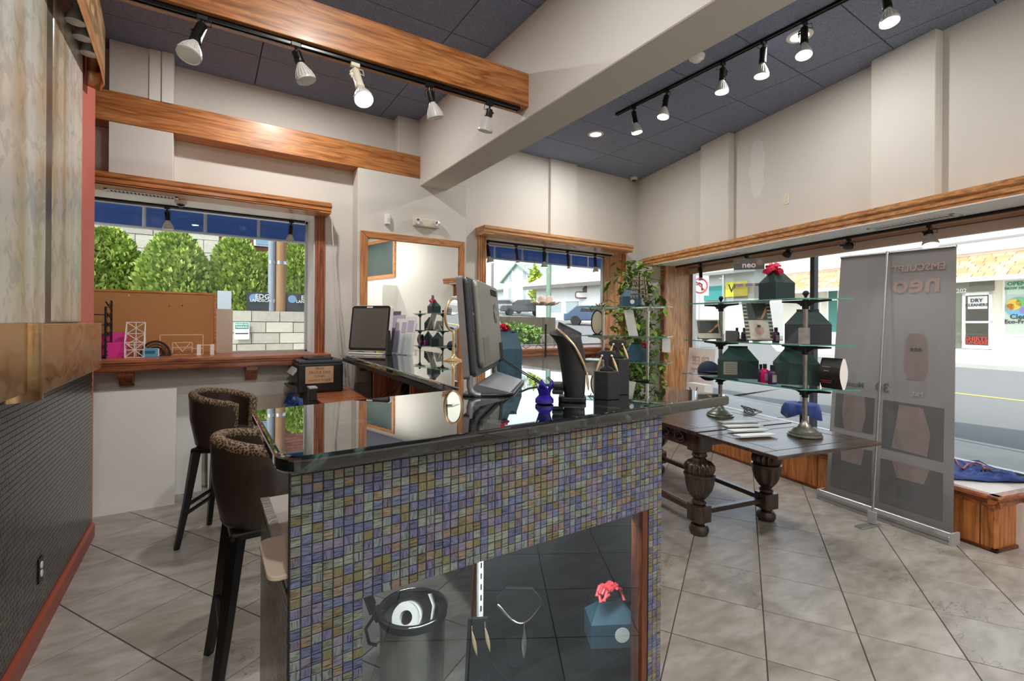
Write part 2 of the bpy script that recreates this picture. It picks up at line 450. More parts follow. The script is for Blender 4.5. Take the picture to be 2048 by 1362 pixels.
# ---- walls
def wall_cells(mb, u0, u1, z0, z1, t0, t1, holes):
    us = sorted({u0, u1} | {h[0] for h in holes} | {h[1] for h in holes}); zs = sorted({z0, z1} | {h[2] for h in holes} | {h[3] for h in holes})
    for a, b_ in zip(us, us[1:]):
        for c, d in zip(zs, zs[1:]):
            m_, n_ = (a+b_)/2, (c+d)/2
            if any(h[0] < m_ < h[1] and h[2] < n_ < h[3] for h in holes): continue
            mb.box(a, b_, t0, t1, c, d)
    return mb
A1 = (-.98, .945, 1.17, 2.605); A2 = (2.965, 5.39, 1.17, 2.605)
wall_back = struct(wall_cells(MB(), XL-.2, 6.2, -.05, ZC+.1, YA, YG+.02, [A1, A2]).build('wall_back', paint))
def pil(x0, x1, y0, z0, z1): return MB().box(x0, x1, y0, YA, z0, z1).build('pilaster', paint, wall_back, bevel=.004, seg=1)
pil(-.66, -.235, 4.96, 2.66, 3.118); pil(-.66, -.235, 4.96, 3.365, ZC); pil(1.322, 2.59, YP, 0, 3.116); pil(1.765, 2.34, 5.005, 3.37, ZC); pil(2.3, 2.59, YP, 3.116, ZC); pil(3.965, 4.44, 5.105, 2.66, ZC)
MB().box(-.315, -.235, 4.945, 4.96, 3.36, ZC).box(-.4, -.325, 4.952, 4.96, 3.36, ZC).build('corner_strip', paint_white, wall_back)
B1 = (.735, 4.66, .30, 2.365)
wall_right = struct(wall_cells(MB(MB_B), 0, 8.9, -.05, ZC+.1, 0, .5, [B1]).build('wall_right', paint))
MB(MB_B).box(1.53, 2.0, -.09, 0, 2.45, ZC).build('pilaster', paint, wall_right, bevel=.004, seg=1)
MB(MB_B).box(3.6, 4.07, -.09, 0, 2.45, ZC).build('pilaster', paint, wall_right, bevel=.004, seg=1)
# dabs of primer over the old paint
def blob(mb, cx, cz, rx, rz, o, n=22, sd=1):
    rr = random.Random(sd); p = [(cx + rx*math.cos(a)*rr.uniform(.85, 1.1), cz + rz*math.sin(a)*rr.uniform(.9, 1.06)) for a in [2*PI*i/n for i in range(n)]]
    return mb.prism(p, o, 0, 'y')
s_, _, z_ = bso(wb(1510, 330)); blob(MB(MB_B), s_, z_, .11, .36, -.0015).build('primer_patch', plain('primer', (228,226,220), .8), wall_right)
wall_left = struct(MB().box(XL-.2, XL, YB-.2, YA+.4, -.05, ZC+.1).build('wall_left', paint))
wall_front = struct(MB().box(XL-.2, 6.2, YB-.2, YB, -.05, ZC+.1).build('wall_front', paint))
struct(MB().box(XL-.3, 7, YB-.3, 6.0, ZC+.13, ZC+.35).build('roof_1', plain('roof', (90,88,86), .9)))
struct(MB().box(-.64, 1.322, YA-.014, YA, 0, .115).box(-.64, 1.322, YA-.02, YA, 0, .02).build('baseboard_back', paint_white))
# plastered drop beam across the room
struct(MB().box(2.005, 2.333, YB, YA, 3.037, ZC+.05).build('trim_1', paint, bevel=.006, seg=1))

# ---- window head boards, casings, stools
def head_profile(front, back, z0, z1):
    d = z1 - z0
    return [(back, z0), (front+.02, z0), (front+.02, z0+.18*d), (front+.012, z0+.24*d), (front+.012, z0+.55*d), (front+.004, z0+.6*d), (front, z0+.68*d), (front, z1), (back, z1)]
def casing(mb, x0, x1, yf, yb, z0, z1):
    w_ = (x1-x0)/7; p = [(x0, yb), (x0, yf)]
    for k in (1, 3, 5):
        a = x0 + k*w_; p += [(a, yf), (a+.25*w_, yf+.007), (a+.75*w_, yf+.007), (a+w_, yf)]
    p += [(x1, yf), (x1, yb)]
    return mb.prism(p, z0, z1, 'z')
def window_back(idx, op, x0, x1, soffit_w, reveal_r, names):
    xa, xb_, za, zb = op
    w_ = struct(MB().box(xa, xb_, YG-.004, YG+.004, za+.02, zb).build('window_%d' % idx, pane))
    MB().prism(head_profile(YH, YA, 2.595, 2.697), x0, x1, 'x').build('head_board', soffit_w['x'], w_)
    MB().box(xa, xb_, YH+.02, YG, 2.597, 2.604).build('head_lining', soffit_white, w_)
    f = MB()
    f.box(xa, xa+.03, YG-.03, YG+.03, za, zb).box(xb_-.03, xb_, YG-.03, YG+.03, za, zb).box(xa, xb_, YG-.03, YG+.03, zb-.03, zb).box(xa, xb_, YG-.03, YG+.03, za, za+.035)
    f.build('window_frame', alu, w_)
    return w_
win1 = window_back(1, A1, -.99, 1.055, oak, paint_white, None)
MB().box(.935, .947, YA, YG, 1.19, 2.6).build('reveal', paint_white, win1)
casing(MB(), .947, 1.04, 5.135, YA, 1.19, 2.595).build('casing', red_wood['z'], win1)
win2 = window_back(2, A2, 2.824, 5.41, oak_pale, oak_pale, None)
MB().box(5.375, 5.392, YA-.01, YG, 1.19, 2.6).build('reveal', oak_pale['z'], win2)
MB().box(2.962, 2.974, YA, YG, 1.19, 2.6).build('reveal', oak_pale['z'], win2)
casing(MB(), 2.852, 2.965, 5.13, YA, 1.19, 2.595).build('casing', oak_pale['z'], win2)
casing(MB(), 5.392, 5.47, 5.13, YA, 1.19, 2.595).build('casing', oak['z'], win2)
def stool_profile(yf, yb, z):      # moulded window shelf seen end on
    return [(yb, z), (yf+.004, z), (yf, z-.008), (yf, z-.028), (yf+.012, z-.034), (yf+.012, z-.05), (yf+.022, z-.056), (yf+.022, z-.092), (yf+.03, z-.104), (yb, z-.104)]
MB().prism(stool_profile(YH, YG-.03, 1.19), -.99, 1.06, 'x').build('window_shelf', red_wood['x'], win1)
MB().prism(stool_profile(4.87, YG-.03, 1.185), 2.8, 5.5, 'x').build('window_shelf', red_wood['x'], win2)
def corbel(x, parent, m): MB().prism([(YA, 1.088), (YA-.16, 1.088), (YA-.16, 1.05), (YA-.05, .955), (YA, .945)], x-.05, x+.05, 'x').build('bracket', m, parent, bevel=.004, seg=1)
corbel(.372, win1, red_wood['z']); corbel(-.55, win1, red_wood['z']); corbel(3.36, win2, red_wood['z']); corbel(4.7, win2, red_wood['z'])
# right-hand shop window: head, lining, jambs, glass, valance
MBB = lambda: MB(MB_B)
win3 = struct(MBB().box(B1[0], B1[1], .466, .474, .38, 2.36).build('window_3', pane))
hp = head_profile(-.24, 0, 2.363, 2.474)
MBB().prism(hp, .50, 4.85, 'x').build('head_board', wood('oak_head_right', (224,164,106), (210,144,86), (188,118,66), 'y'), win3)
MBB().box(.735, 4.66, -.22, .47, 2.355, 2.364).build('head_lining', soffit_white, win3)
MBB().box(.735, 4.66, .2, .47, 2.352, 2.356).build('head_inlay', oak_pale['y'], win3)
MBB().box(.72, .737, 0, .47, .37, 2.363).build('reveal', oak_pale['z'], win3)
MBB().box(4.655, 4.672, 0, .47, .37, 2.363).build('reveal', oak_pale['z'], win3)
casing(MBB(), .645, .735, -.025, 0, 0, 2.363).build('casing', red_wood['z'], win3)
casing(MBB(), 4.66, 4.75, -.025, 0, 0, 2.363).build('casing', red_wood['z'], win3)
val = plain('valance_grey', (224,208,196), .7)
MBB().box(.737, 4.655, .40, .455, 2.25, 2.352).build('valance', val, win3)
MBB().box(.737, 4.655, .392, .40, 2.328, 2.335).build('valance_rail', plain('rail_dark', (120,110,100), .5), win3)
fm = MBB(); fm.box(.737, .78, .44, .5, .37, 2.3).box(4.61, 4.655, .44, .5, .37, 2.3).box(.737, 4.655, .44, .5, .36, .41)
fm.build('window_frame', alu, win3)
sm_, _, _ = bso(wb(1628, 700, .47))
MBB().box(sm_-.025, sm_+.025, .44, .5, .4, 2.3).build('mullion', plain('mullion_dark', (70,72,80), .4, metal=.4), win3)
# raised display platform under the shop window
plat = thing('display_platform', 'oak panelled platform with white top under the right shop window', 'platform')
MBB().box(.30, 4.49, -.22, .465, .01, .352).build('carcass', brown_wood['z'], plat)
MBB().box(.30, 4.50, -.21, .465, .352, .379).build('top_board', plain('platform_white', (232,228,220), .5), plat)
nz = [(-.212, .381), (-.262, .381), (-.272, .37), (-.272, .352), (-.258, .345), (-.258, .332), (-.244, .325), (-.244, .30), (-.212, .30)]
MBB().prism(nz, .30, 4.535, 'x').build('nosing', red_wood['y'], plat)
MBB().prism([(q[0]*-1 + 4.27, q[1]) for q in nz], -.272, .465, 'y').build('nosing', red_wood['x'], plat)
se = [.30, .85, 1.45, 2.05, 2.65, 3.25, 3.75, bso(atz(1963, 1050, .15))[0]-.06, 4.50]
se = sorted(set(round(q, 3) for q in se))
oak_panel = wood('oak_panel', (208,134,74), (194,116,58), (168,92,42), 'z', scale=.7, rnd=20)
for a, b_ in zip(se, se[1:]):
    if b_ - a > .05: MBB().box(a+.003, b_-.003, -.236, -.22, .02, .305).build('front_panel', oak_panel, plat, bevel=.002, seg=1)
MBB().box(4.49, 4.505, -.236, .46, .02, .305).build('end_panel', oak_panel, plat, bevel=.002, seg=1)
MBB().box(.30, 4.52, -.25, -.22, 0, .022).box(4.49, 4.52, -.25, .46, 0, .022).build('plinth', brown_wood['y'], plat)

# ---- wooden tie beams
b1 = MB().prism([(2.005, 2.856), (2.005, 3.0), (-1.6, 3.113), (-1.6, 2.969)], 3.115, 3.362).build('wood_beam', oak['x'], bevel=.003, seg=1)
tag(b1, 'thick oak beam with a lamp track, nearer of the two', 'beam')
b2 = MB().box(-1.6, 2.004, 4.955, YA, 3.118, 3.365).build('wood_beam', oak['x'], bevel=.003, seg=1)
tag(b2, 'flat oak beam against the back wall above the left window', 'beam')
# ================================================================== LAMPS
def spot(loc, dr, energy, ang=70, rad=.05, col=(1, .96, .9), parent=None):
    l = bpy.data.lights.new('lamp_light', 'SPOT'); l.energy = energy; l.spot_size = math.radians(ang); l.spot_blend = .6
    l.shadow_soft_size = rad; l.color = col
    o = bpy.data.objects.new('lamp_light', l); COL.objects.link(o); o.location = loc
    o.rotation_euler = Vector(dr).to_track_quat('-Z', 'Y').to_euler()
    return o
def track(name, a, b_, label, w_=.034, h=.022, mat=black_metal):
    a, b_ = Vector(a), Vector(b_); d = (b_-a); L = d.length; M = frame(a, d, Vector((0,0,1)).cross(d))
    t = thing(name, label, 'lamp track')
    m = MB(M)
    m.box(0, L, -w_/2, -w_/2+.007, -h, 0).box(0, L, w_/2-.007, w_/2, -h, 0).box(0, L, -w_/2, w_/2, -.006, 0).box(0, L, -.004, .004, -h*.8, 0)
    m.build('rail', mat, t)
    MB(M).box(-.012, .004, -w_/2-.002, w_/2+.002, -h-.003, 0).build('end_cap', mat, t)
    return t
def track_head(mount, tip, label, group, body=black_metal, lit=False, size=1.0, energy=0, small=False, nobulb=False):
    """lamp head: mount under the rail, tip = centre of the bulb face"""
    mount, tip = Vector(mount), Vector(tip); k = size
    t = thing('track_light', label, 'lamp', mount, 0, group)
    tip = tip - mount
    MB().box(-.028*k, .028*k, -.014*k, .014*k, -.026*k, 0).build('adapter', body, t, bevel=.003, seg=1)
    piv = Vector((0, 0, -.05*k)); ax = (tip - piv); L = ax.length; ax.normalize()
    side = ax.cross(Vector((0,0,1)));  side = side.normalized() if side.length > .05 else RT.copy()
    MB().tube([(0,0,-.02*k), (0,0,-.05*k)], .008*k, 8).tube([(0,0,-.045*k), piv + side*.034*k + ax*.02, piv + side*.036*k + ax*(.3*L)], .006*k, 6).build('arm', body, t, smooth=40)
    bl = (.115*k if not small else .06*k); hl = max(.03, L - bl); r = .042*k if nobulb else (.027*k if not small else .024*k)
    h0 = piv
    MB().lathe([(r*.5, 0), (r*.95, .004), (r, .012), (r, hl*.8), (r*1.06, hl*.82), (r*1.06, hl), (r*.8, hl+.004)], 20, h0, ax).build('housing', body, t, smooth=40)
    MB().tube([piv + side*r*.9 + ax*(.3*hl), piv + side*r*1.7 + ax*(.3*hl)], .007*k, 8).build('knob', body, t, smooth=40)
    MB().tube([Vector((0,0,-.03*k)) - side*.01, Vector((0,0,-.03*k)) - side*.05*k, piv - side*.055*k + ax*.02, piv - side*.02*k + ax*.01], .003*k, 5).build('cord', body, t, smooth=40)
    if not nobulb:
        b0 = piv + ax*(hl - .006); R_ = .058*k if not small else .034*k
        prof = [(.018*k, 0), (.02*k, .012*k), (.028*k, .03*k), (R_*.75, bl*.55), (R_*.97, bl*.86), (R_, bl*.93), (R_, bl)]
        m = MB().lathe(prof, 32, b0, ax)
        bulb = m.build('bulb', bulb_body, t, smooth=30)
        rib = MB()
        Rm = Vector((0,0,1)).rotation_difference(ax).to_matrix()
        for i in range(20):
            a = 2*PI*i/20; e = Rm @ Vector((math.cos(a), math.sin(a), 0))
            rib.tube([b0 + e*.024*k + ax*.024*k, b0 + e*R_*.78 + ax*(bl*.55), b0 + e*R_*.99 + ax*(bl*.86)], .0022*k, 4)
        rib.build('cooling_fins', bulb_body, bulb)
        fb = b0 + ax*bl
        MB().lathe([(R_*.96, .001), (R_*.9, .003), (R_*.86, .0), (R_*.8, .0015), (R_*.3, .003), (1e-6, .0035)], 28, fb, ax).build('lens', bulb_on if lit else bulb_off, bulb, smooth=40)
        if energy: spot(mount + fb + ax*.02, ax, energy, 95, .05)
    return t

# track under the nearer beam
track('lamp_track', (1.94, 2.905, 3.112), (-.9, 2.99, 3.112), 'black lamp track under the nearer oak beam', mat=plain('track_black_gloss', (30,30,31), .25, metal=.5))
g1 = 'spot lamps under the oak beam'
def m1(px): # mount point below the track of the beam
    for k in range(3): y = 2.905 + (1.94 - (atz(px[0], px[1], 3.088).x))*.03
    return atz(px[0], px[1], 3.088)
white_h = plain('ivory_metal', (232,222,200), .4)
specs = [((396, 41), (369, 122), -.10, 'black spot lamp on the beam, nearest with big round face'),
         ((584, 92), (607, 170), .02, 'black spot lamp second from the left on the beam'),
         ((703, 131), (722, 205), -.12, 'ivory spot lamp in the middle of the beam, lit'),
         ((852, 170), (866, 240), .04, 'black spot lamp next right of the ivory one'),
         ((973, 205), (964, 265), .03, 'black spot lamp at the right end of the beam track')]
for i, (a, b_, dd, lb) in enumerate(specs):
    p = m1(a); D = (p - CAM).dot(FW)
    track_head(p, atd(b_[0], b_[1], D + dd), lb, g1, body=white_h if i == 2 else black_metal, lit=i == 2, energy=18 if i == 2 else 0, size=.95)
# long track on the right ceiling
track('lamp_track', (3.712, 3.62, ZC), (3.712, .6, ZC), 'long black lamp track on the blue ceiling right of the drop beam')
g2 = 'spot lamps on the right ceiling track'
for (a, b_, dd, lb) in [((1268, 213), (1269, 263), 0, 'black ceiling track lamp farthest from the camera'),
                    ((1335, 180), (1320, 231), -.02, 'black ceiling track lamp tilted back, second from the far end'),
                    ((1443, 121), (1437, 180), 0, 'black ceiling track lamp third from the far end'),
                    ((1523, 79), (1516, 147), 0, 'black ceiling track lamp fourth from the far end'),
                    ((1605, 38), (1600, 104), -.05, 'black ceiling track lamp in front of the glowing downlight'),
                    ((1768, -40), (1771, 36), -.05, 'black ceiling track lamp cut by the top edge of the picture')]:
    p = atz(a[0], a[1], ZC-.022); p.x = 3.712; D = (p - CAM).dot(FW)
    track_head(p, atd(b_[0], b_[1], D + dd), lb, g2, lit=True, energy=9, size=.95)
# left window
track('lamp_track', (-.93, YG-.06, 2.597), (.9, YG-.06, 2.597), 'thin black lamp track in the head of the left window', .03, .015)
for (a, b_, lb) in [((331, 422), (334, 470), 'small black spot lamp left in the left window head'), ((580, 445), (577, 492), 'small black spot lamp right in the left window head')]:
    p = aty(a[0], a[1], YG-.06); p.z = 2.582; D = (p-CAM).dot(FW)
    track_head(p, atd(b_[0], b_[1], D), lb, 'spot lamps in the left window', size=.8)
# middle window
track('lamp_track', (2.98, 5.33, 2.597), (5.35, 5.33, 2.597), 'thin black lamp track in the head of the middle window', .03, .02)
for i, (a, b_) in enumerate([((972, 485), (979, 527)), ((1030, 493), (1034, 527)), ((1086, 499), (1087, 535)), ((1133, 505), (1136, 537)), ((1188, 512), (1190, 543))]):
    p = aty(a[0], a[1], 5.33); p.z = 2.577; D = (p-CAM).dot(FW)
    track_head(p, atd(b_[0], b_[1], D), 'small black spot lamp in the middle window, %s' % ['leftmost of five', 'second of five from the left', 'middle one of five', 'fourth of five from the left', 'rightmost of five'][i],
               'spot lamps in the middle window', lit=True, size=.8, small=i in (1, 3), energy=3)
# right shop window
ZB = 2.352
pa, pb = wb(1352, 525, .16), wb(2040, 394, .16)
track('lamp_track', B(bso(pa)[0], .16, ZB), B(4.5, .16, ZB), 'black lamp track in the head of the right shop window', .03, .02)
for (a, b_, lb, kw) in [((1399, 516), (1401, 558), 'small black spot lamp at the far end of the shop window track', dict(lit=True, small=True, energy=10)),
                        ((1491, 499), (1492, 530), 'small black spot lamp behind the clear sign holder in the shop window', dict(small=True)),
                        ((1574, 483), (1561, 514), 'black cylinder lamp aimed sideways in the shop window', dict(nobulb=True)),
                        ((1695, 462), (1692, 506), 'black cylinder lamp hanging above the banner', dict(nobulb=True)),
                        ((1855, 430), (1859, 478), 'black spot lamp shining beside the banner top', dict(lit=True, energy=16))]:
    p = wb(a[0], a[1], .16); p.z = ZB-.02; D = (p-CAM).dot(FW)
    track_head(p, atd(b_[0], b_[1], D-.04), lb, 'spot lamps in the right shop window', size=.95, **kw)

# recessed downlights
trim_w = plain('downlight_trim', (240,238,232), .4)
def downlight(x, y, label, energy, ang=180):
    t = thing('downlight', label, 'ceiling light', (x, y, ZC), 0, 'round recessed downlights')
    MB().lathe([(.062, -.002), (.066, -.008), (.09, -.006), (.094, 0), (.06, 0)], 32).build('trim_ring', trim_w, t, smooth=40)
    MB().lathe([(1e-6, -.004), (.062, -.004)], 32).build('diffuser', lamp_white, t)
    l = bpy.data.lights.new('downlight_light', 'AREA'); l.shape = 'DISK'; l.size = .13; l.energy = energy; l.color = (1, .98, .95); l.spread = math.radians(ang)
    o = bpy.data.objects.new('downlight_light', l); COL.objects.link(o); o.location = (x, y, ZC - .02)
    return t
downlight(3.91, 4.167, 'round recessed ceiling light near the far corner', 22)
downlight(3.907, 1.859, 'round recessed ceiling light half hidden behind a track lamp', 14)
for x, y, lb in ((.6, 1.6, 'above the counter end'), (.2, -.4, 'above the camera'), (3.1, -.9, 'near the shop window end'), (.6, 4.05, 'above the printer table'), (-.2, -2.2, 'in the left rear of the room'), (2.9, -2.2, 'in the right rear of the room')):  # unseen fill lights, added to brighten the room
    downlight(x, y, 'added unseen fill light in the ceiling ' + lb, 26 if x < 1 else 36)
# smoke detector, cameras, vents
t = thing('smoke_detector', 'round white smoke detector on the blue ceiling', 'smoke detector', atz(1386, 107, ZC))
MB().lathe([(.052, -.03), (.06, -.024), (.064, -.01), (.066, 0)], 28).build('base', white_pl, t, smooth=40)
MB().lathe([(1e-6, -.05), (.03, -.048), (.04, -.04), (.044, -.03)], 28).build('cover', white_pl, t, smooth=40)
MB().ball((.018, -.03, -.044), .005, 8).build('indicator', plain('grey_dot', (120,120,120), .4), t)
def dome_cam(P, label, k=1.0):
    t = thing('dome_camera', label, 'security camera', P, 0, 'ceiling dome cameras')
    MB().lathe([(.05*k, -.04*k), (.055*k, -.03*k), (.055*k, 0)], 28).build('housing', white_pl, t, smooth=40)
    MB().lathe([(1e-6, -.068*k), (.02*k, -.064*k), (.034*k, -.052*k), (.038*k, -.04*k)], 24).build('dome', plain('smoked_dome', (40,38,36), .08, spec=.8) , t, smooth=50)
    return t
dome_cam(Vector((5.56, 5.06, ZC)), 'white dome camera in the ceiling corner')
pc = aty(358, 408, 5.2); dome_cam(Vector((pc.x, 5.2, 2.597)), 'small dome camera under the head of the left window', .9)
vent_dark = plain('vent_dark', (44,42,40), .7)
def vent(M, L, W, label):
    t = thing('air_vent', label, 'vent'); t.matrix_world = M
    f = MB().box(-L/2, L/2, -W/2, -W/2+.022, -.007, 0).box(-L/2, L/2, W/2-.022, W/2, -.007, 0).box(-L/2, -L/2+.022, -W/2, W/2, -.007, 0).box(L/2-.022, L/2, -W/2, W/2, -.007, 0)
    f.build('frame', white_pl, t)
    MB().box(-L/2+.02, L/2-.02, -W/2+.02, W/2-.02, -.002, 0).build('opening', vent_dark, t)
    n = 18
    for i in range(n):
        x = -L/2 + .03 + (L-.06)*i/(n-1)
        MB().box(x-.0035, x+.0035, -W/2+.02, W/2-.02, -.006, -.001).build('slat', white_pl, t)
    return t
pv = aty(282, 396, 5.12); vent(Matrix.Translation((pv.x, 5.12, 2.597)), .5, .12, 'long slotted air vent over the left window')
pv = aty(1118, 489, 5.14); vent(Matrix.Translation((pv.x, 5.14, 2.597)), .46, .12, 'slotted air vent over the middle window')
pv = wb(1440, 507, .0); vent(frame(B(bso(pv)[0], .02, 2.355), BS, BN) , .62, .13, 'slotted air vent over the far end of the shop window')
pv = wb(1817, 427, .0); vent(frame(B(bso(pv)[0], .02, 2.355), BS, BN), .62, .13, 'slotted air vent over the near end of the shop window')

# ---- small fittings on the walls
def outlet(M, label, plate, recept, switch=False):
    t = thing('wall_outlet', label, 'outlet'); t.matrix_world = M
    MB().box(-.036, .036, -.058, .058, 0, .005).build('cover_plate', plate, t, bevel=.002, seg=1)
    for s in (-.02, .02): MB().lathe([(.017, .0045), (.017, .008), (1e-6, .008)], 16, (0, s, 0)).build('socket', recept, t)
    return t
p = wb(1569, 390, 0); outlet(frame(p - BN*.0, -BS*-1, UP), 'cream double outlet high on the right wall', cream_pl, cream_pl)
t = thing('emergency_light', 'cream twin-head emergency light above the wall mirror', 'emergency light', aty(848, 450, YP))
MB().box(-.155, .155, -.055, 0, -.045, .045).build('case', cream_pl, t, bevel=.012, seg=3)
for s in (-.115, .115):
    h = MB().lathe([(.022, 0), (.036, .012), (.036, .022), (.028, .026)], 20, (s, -.055, 0), (0,-1,0)).build('lamp_head', cream_pl, t, smooth=40)
    MB().lathe([(.028, .0265), (1e-6, .028)], 20, (s, -.055, 0), (0,-1,0)).build('lens', chrome, h)
t = thing('motion_sensor', 'small white motion sensor left of the emergency light', 'sensor', aty(771, 443, YP))
MB().prism([(-.03, 0), (.03, 0), (.03, -.02), (.018, -.05), (-.018, -.05), (-.03, -.02)], -.055, .055, 'z').build('case', white_pl, t, bevel=.006)
MB().box(-.012, .012, -.0515, -.049, -.03, .01).build('lens', plain('sensor_lens', (215,214,210), .3), t)
t = thing('wall_mirror', 'large rectangular mirror in an oak frame on the back wall', 'mirror')
x0, x1, z0, z1 = 1.347, 2.556, 1.0, 2.463; fw_ = .075
for q in ([(x0, z1), (x1, z1), (x1-fw_, z1-fw_), (x0+fw_, z1-fw_)], [(x0, z0), (x0, z1), (x0+fw_, z1-fw_), (x0+fw_, z0+fw_)],
          [(x1, z0), (x1, z1), (x1-fw_, z1-fw_), (x1-fw_, z0+fw_)], [(x0, z0), (x1, z0), (x1-fw_, z0+fw_), (x0+fw_, z0+fw_)]):
    MB().prism(q, YP-.028, YP-.001, 'y').build('frame_rail', oak['z'] if abs(q[0][0]-q[1][0]) < .1 else oak['x'], t, bevel=.006)
MB().box(x0+fw_-.004, x1-fw_+.004, YP-.012, YP-.008, z0+fw_-.004, z1-fw_+.004).build('looking_glass', mirror_m, t)
# loose white cords hanging from the head board
p0 = Vector((1.06, 4.935, 2.6))
for i in range(2):
    pts = [Vector((1.062, 4.94 + .012*i, 2.69)), p0]
    pts += [aty(x, y, 5.0) for x, y in (((663, 480), (668, 530), (671, 600), (680, 680), (685, 752)) if i == 0 else ((662, 470), (668, 535), (677, 610), (687, 690), (694, 760)))]
    tag(MB().tube(pts, .0048, 6).build('window_string', plain('cord_white', (225,222,214), .6) if i == 0 else MATS['cord_white'], smooth=60),
        'thin white cord from the left window head, %s' % ('left strand' if i == 0 else 'right strand'), 'cord', 'loose white cords')
# ================================================================== COUNTER
def granite():
    m, n, b = _mat('black_granite'); L = n.links
    tc = n.nodes.new('ShaderNodeTexCoord')
    n1 = n.nodes.new('ShaderNodeTexNoise'); n1.inputs['Scale'].default_value = 7; n1.inputs['Detail'].default_value = 8; n1.inputs['Distortion'].default_value = 1.6
    L.new(tc.outputs['Object'], n1.inputs['Vector'])
    r = ramp(n, [(10,13,13), (18,24,24), (64,84,82), (20,26,26)], [.45, .56, .66, .72]); L.new(n1.outputs['Fac'], r.inputs[0])
    L.new(r.outputs[0], b.inputs['Base Color']); b.inputs['Roughness'].default_value = .02; b.inputs['Specular IOR Level'].default_value = .6
    b.inputs['Coat Weight'].default_value = 1; b.inputs['Coat Roughness'].default_value = .01; b.inputs['Coat IOR'].default_value = 1.55
    return m
gran = granite(); HC = 1.19
def rounded(poly, rads, n=8):
    out = []; k = len(poly)
    for i in range(k):
        p, a, b_ = Vector(poly[i]), Vector(poly[i-1]), Vector(poly[(i+1) % k]); r = rads[i]
        if r <= 0: out.append(tuple(p)); continue
        u, v = (a-p).normalized(), (b_-p).normalized(); ang = math.acos(max(-1, min(1, u.dot(v)))); d = r/math.tan(ang/2)
        c = p + (u+v).normalized()*(r/math.sin(ang/2)); s, e = p+u*d, p+v*d
        a0 = math.atan2(s.y-c.y, s.x-c.x); a1 = math.atan2(e.y-c.y, e.x-c.x)
        while a1-a0 > PI: a1 -= 2*PI
        while a1-a0 < -PI: a1 += 2*PI
        out += [(c.x+r*math.cos(a0+(a1-a0)*t/n), c.y+r*math.sin(a0+(a1-a0)*t/n)) for t in range(n+1)]
    return out
CP = [(.14, 1.165), (1.955, 1.205), (2.08, 4.94), (1.155, 4.94), (1.02, 2.0), (.14, 1.885)]
top = MB().prism(rounded(CP, [.075, .03, 0, 0, .0, .03]), HC-.042, HC).build('granite_countertop', gran, bevel=.012, seg=4)
tag(top, 'L-shaped polished black granite countertop with rounded bullnose edge', 'countertop')

# ---- glass mosaic: a dozen streaky colours
MCOL = [((86,92,150), (120,118,170)), ((70,82,140), (96,112,168)), ((112,108,150), (140,130,160)), ((98,86,120), (130,112,140)), ((120,138,120), (150,168,146)),
        ((104,118,104), (136,146,124)), ((146,140,88), (120,112,62)), ((110,100,62), (146,128,80)), ((166,132,110), (122,104,92)), ((104,124,132), (140,158,156)),
        ((78,98,158), (110,130,180)), ((130,104,80), (168,148,110))]
def mosaic_mat(i, c, horiz):
    m, n, b = _mat('mosaic_glass_%d' % i); L = n.links
    tc = n.nodes.new('ShaderNodeTexCoord'); mp = n.nodes.new('ShaderNodeMapping'); mp.inputs['Scale'].default_value = (26, 26, 330) if horiz else (330, 330, 26)
    oi = n.nodes.new('ShaderNodeObjectInfo'); mu = n.nodes.new('ShaderNodeMath'); mu.operation = 'MULTIPLY'; mu.inputs[1].default_value = 91
    cb = n.nodes.new('ShaderNodeCombineXYZ'); L.new(oi.outputs['Random'], mu.inputs[0])
    for k in range(3): L.new(mu.outputs[0], cb.inputs[k])
    L.new(cb.outputs[0], mp.inputs['Location']); L.new(tc.outputs['Object'], mp.inputs['Vector'])
    no = n.nodes.new('ShaderNodeTexNoise'); no.inputs['Scale'].default_value = 1; no.inputs['Detail'].default_value = 2; no.inputs['Distortion'].default_value = .6
    L.new(mp.outputs[0], no.inputs['Vector'])
    c = [tuple(.94*(.62*q + .38*sum(v)/3) for q in v) for v in c]; dk = tuple(q*.6 for q in c[0]); r = ramp(n, [dk, c[0], c[1], c[0]], [.32, .44, .56, .7]); L.new(no.outputs['Fac'], r.inputs[0])
    L.new(r.outputs[0], b.inputs['Base Color']); b.inputs['Roughness'].default_value = .16; b.inputs['Specular IOR Level'].default_value = .7
    return m
MM = [mosaic_mat(i, c, i % 3 != 0) for i, c in enumerate(MCOL)]
P_ = .02487; MX0, MX1, MZT, MY = .173, 1.516, 1.158, 1.225
case = thing('display_counter', 'glass mosaic fronted display counter under the granite top', 'counter')
TW = P_ - .0022
def tile_verts(mb, x, z, y, th=.004):
    """one chamfered tesserae facing -Y with lower left corner x, z"""
    c = .0012; x1, z1 = x+TW, z+TW
    return mb.add([(x, y+th, z), (x1, y+th, z), (x1, y+th, z1), (x, y+th, z1), (x, y+c, z), (x1, y+c, z), (x1, y+c, z1), (x, y+c, z1),
                   (x+c, y, z+c), (x1-c, y, z+c), (x1-c, y, z1-c), (x+c, y, z1-c)],
                  [(0,1,5,4), (1,2,6,5), (2,3,7,6), (3,0,4,7), (4,5,9,8), (5,6,10,9), (6,7,11,10), (7,4,8,11), (8,9,10,11)])
tile_meshes = []
for i in range(12):
    m = MB(); tile_verts(m, -TW/2, -TW/2, 0); o = m.build('mosaic_tile', MM[i]); tile_meshes.append(o.data); bpy.data.objects.remove(o)
cells = []
for r in range(int(MZT/P_)):
    for c in range(54):
        if r < 15 or c < 7 or c >= 51: cells.append((MX0 + c*P_, MZT - (r+1)*P_, r, c))
rr = random.Random(3)
def near(q): return (Vector((q[0], MY, q[1])) - CAM).dot(FW)
vis = [q for q in cells if 0 < q[2] and (q[1] > 1.5 - .73*near(q)) and q[1] < 1.14]
vis.sort(key=near); pick = set(vis[:300]); restm = MB()
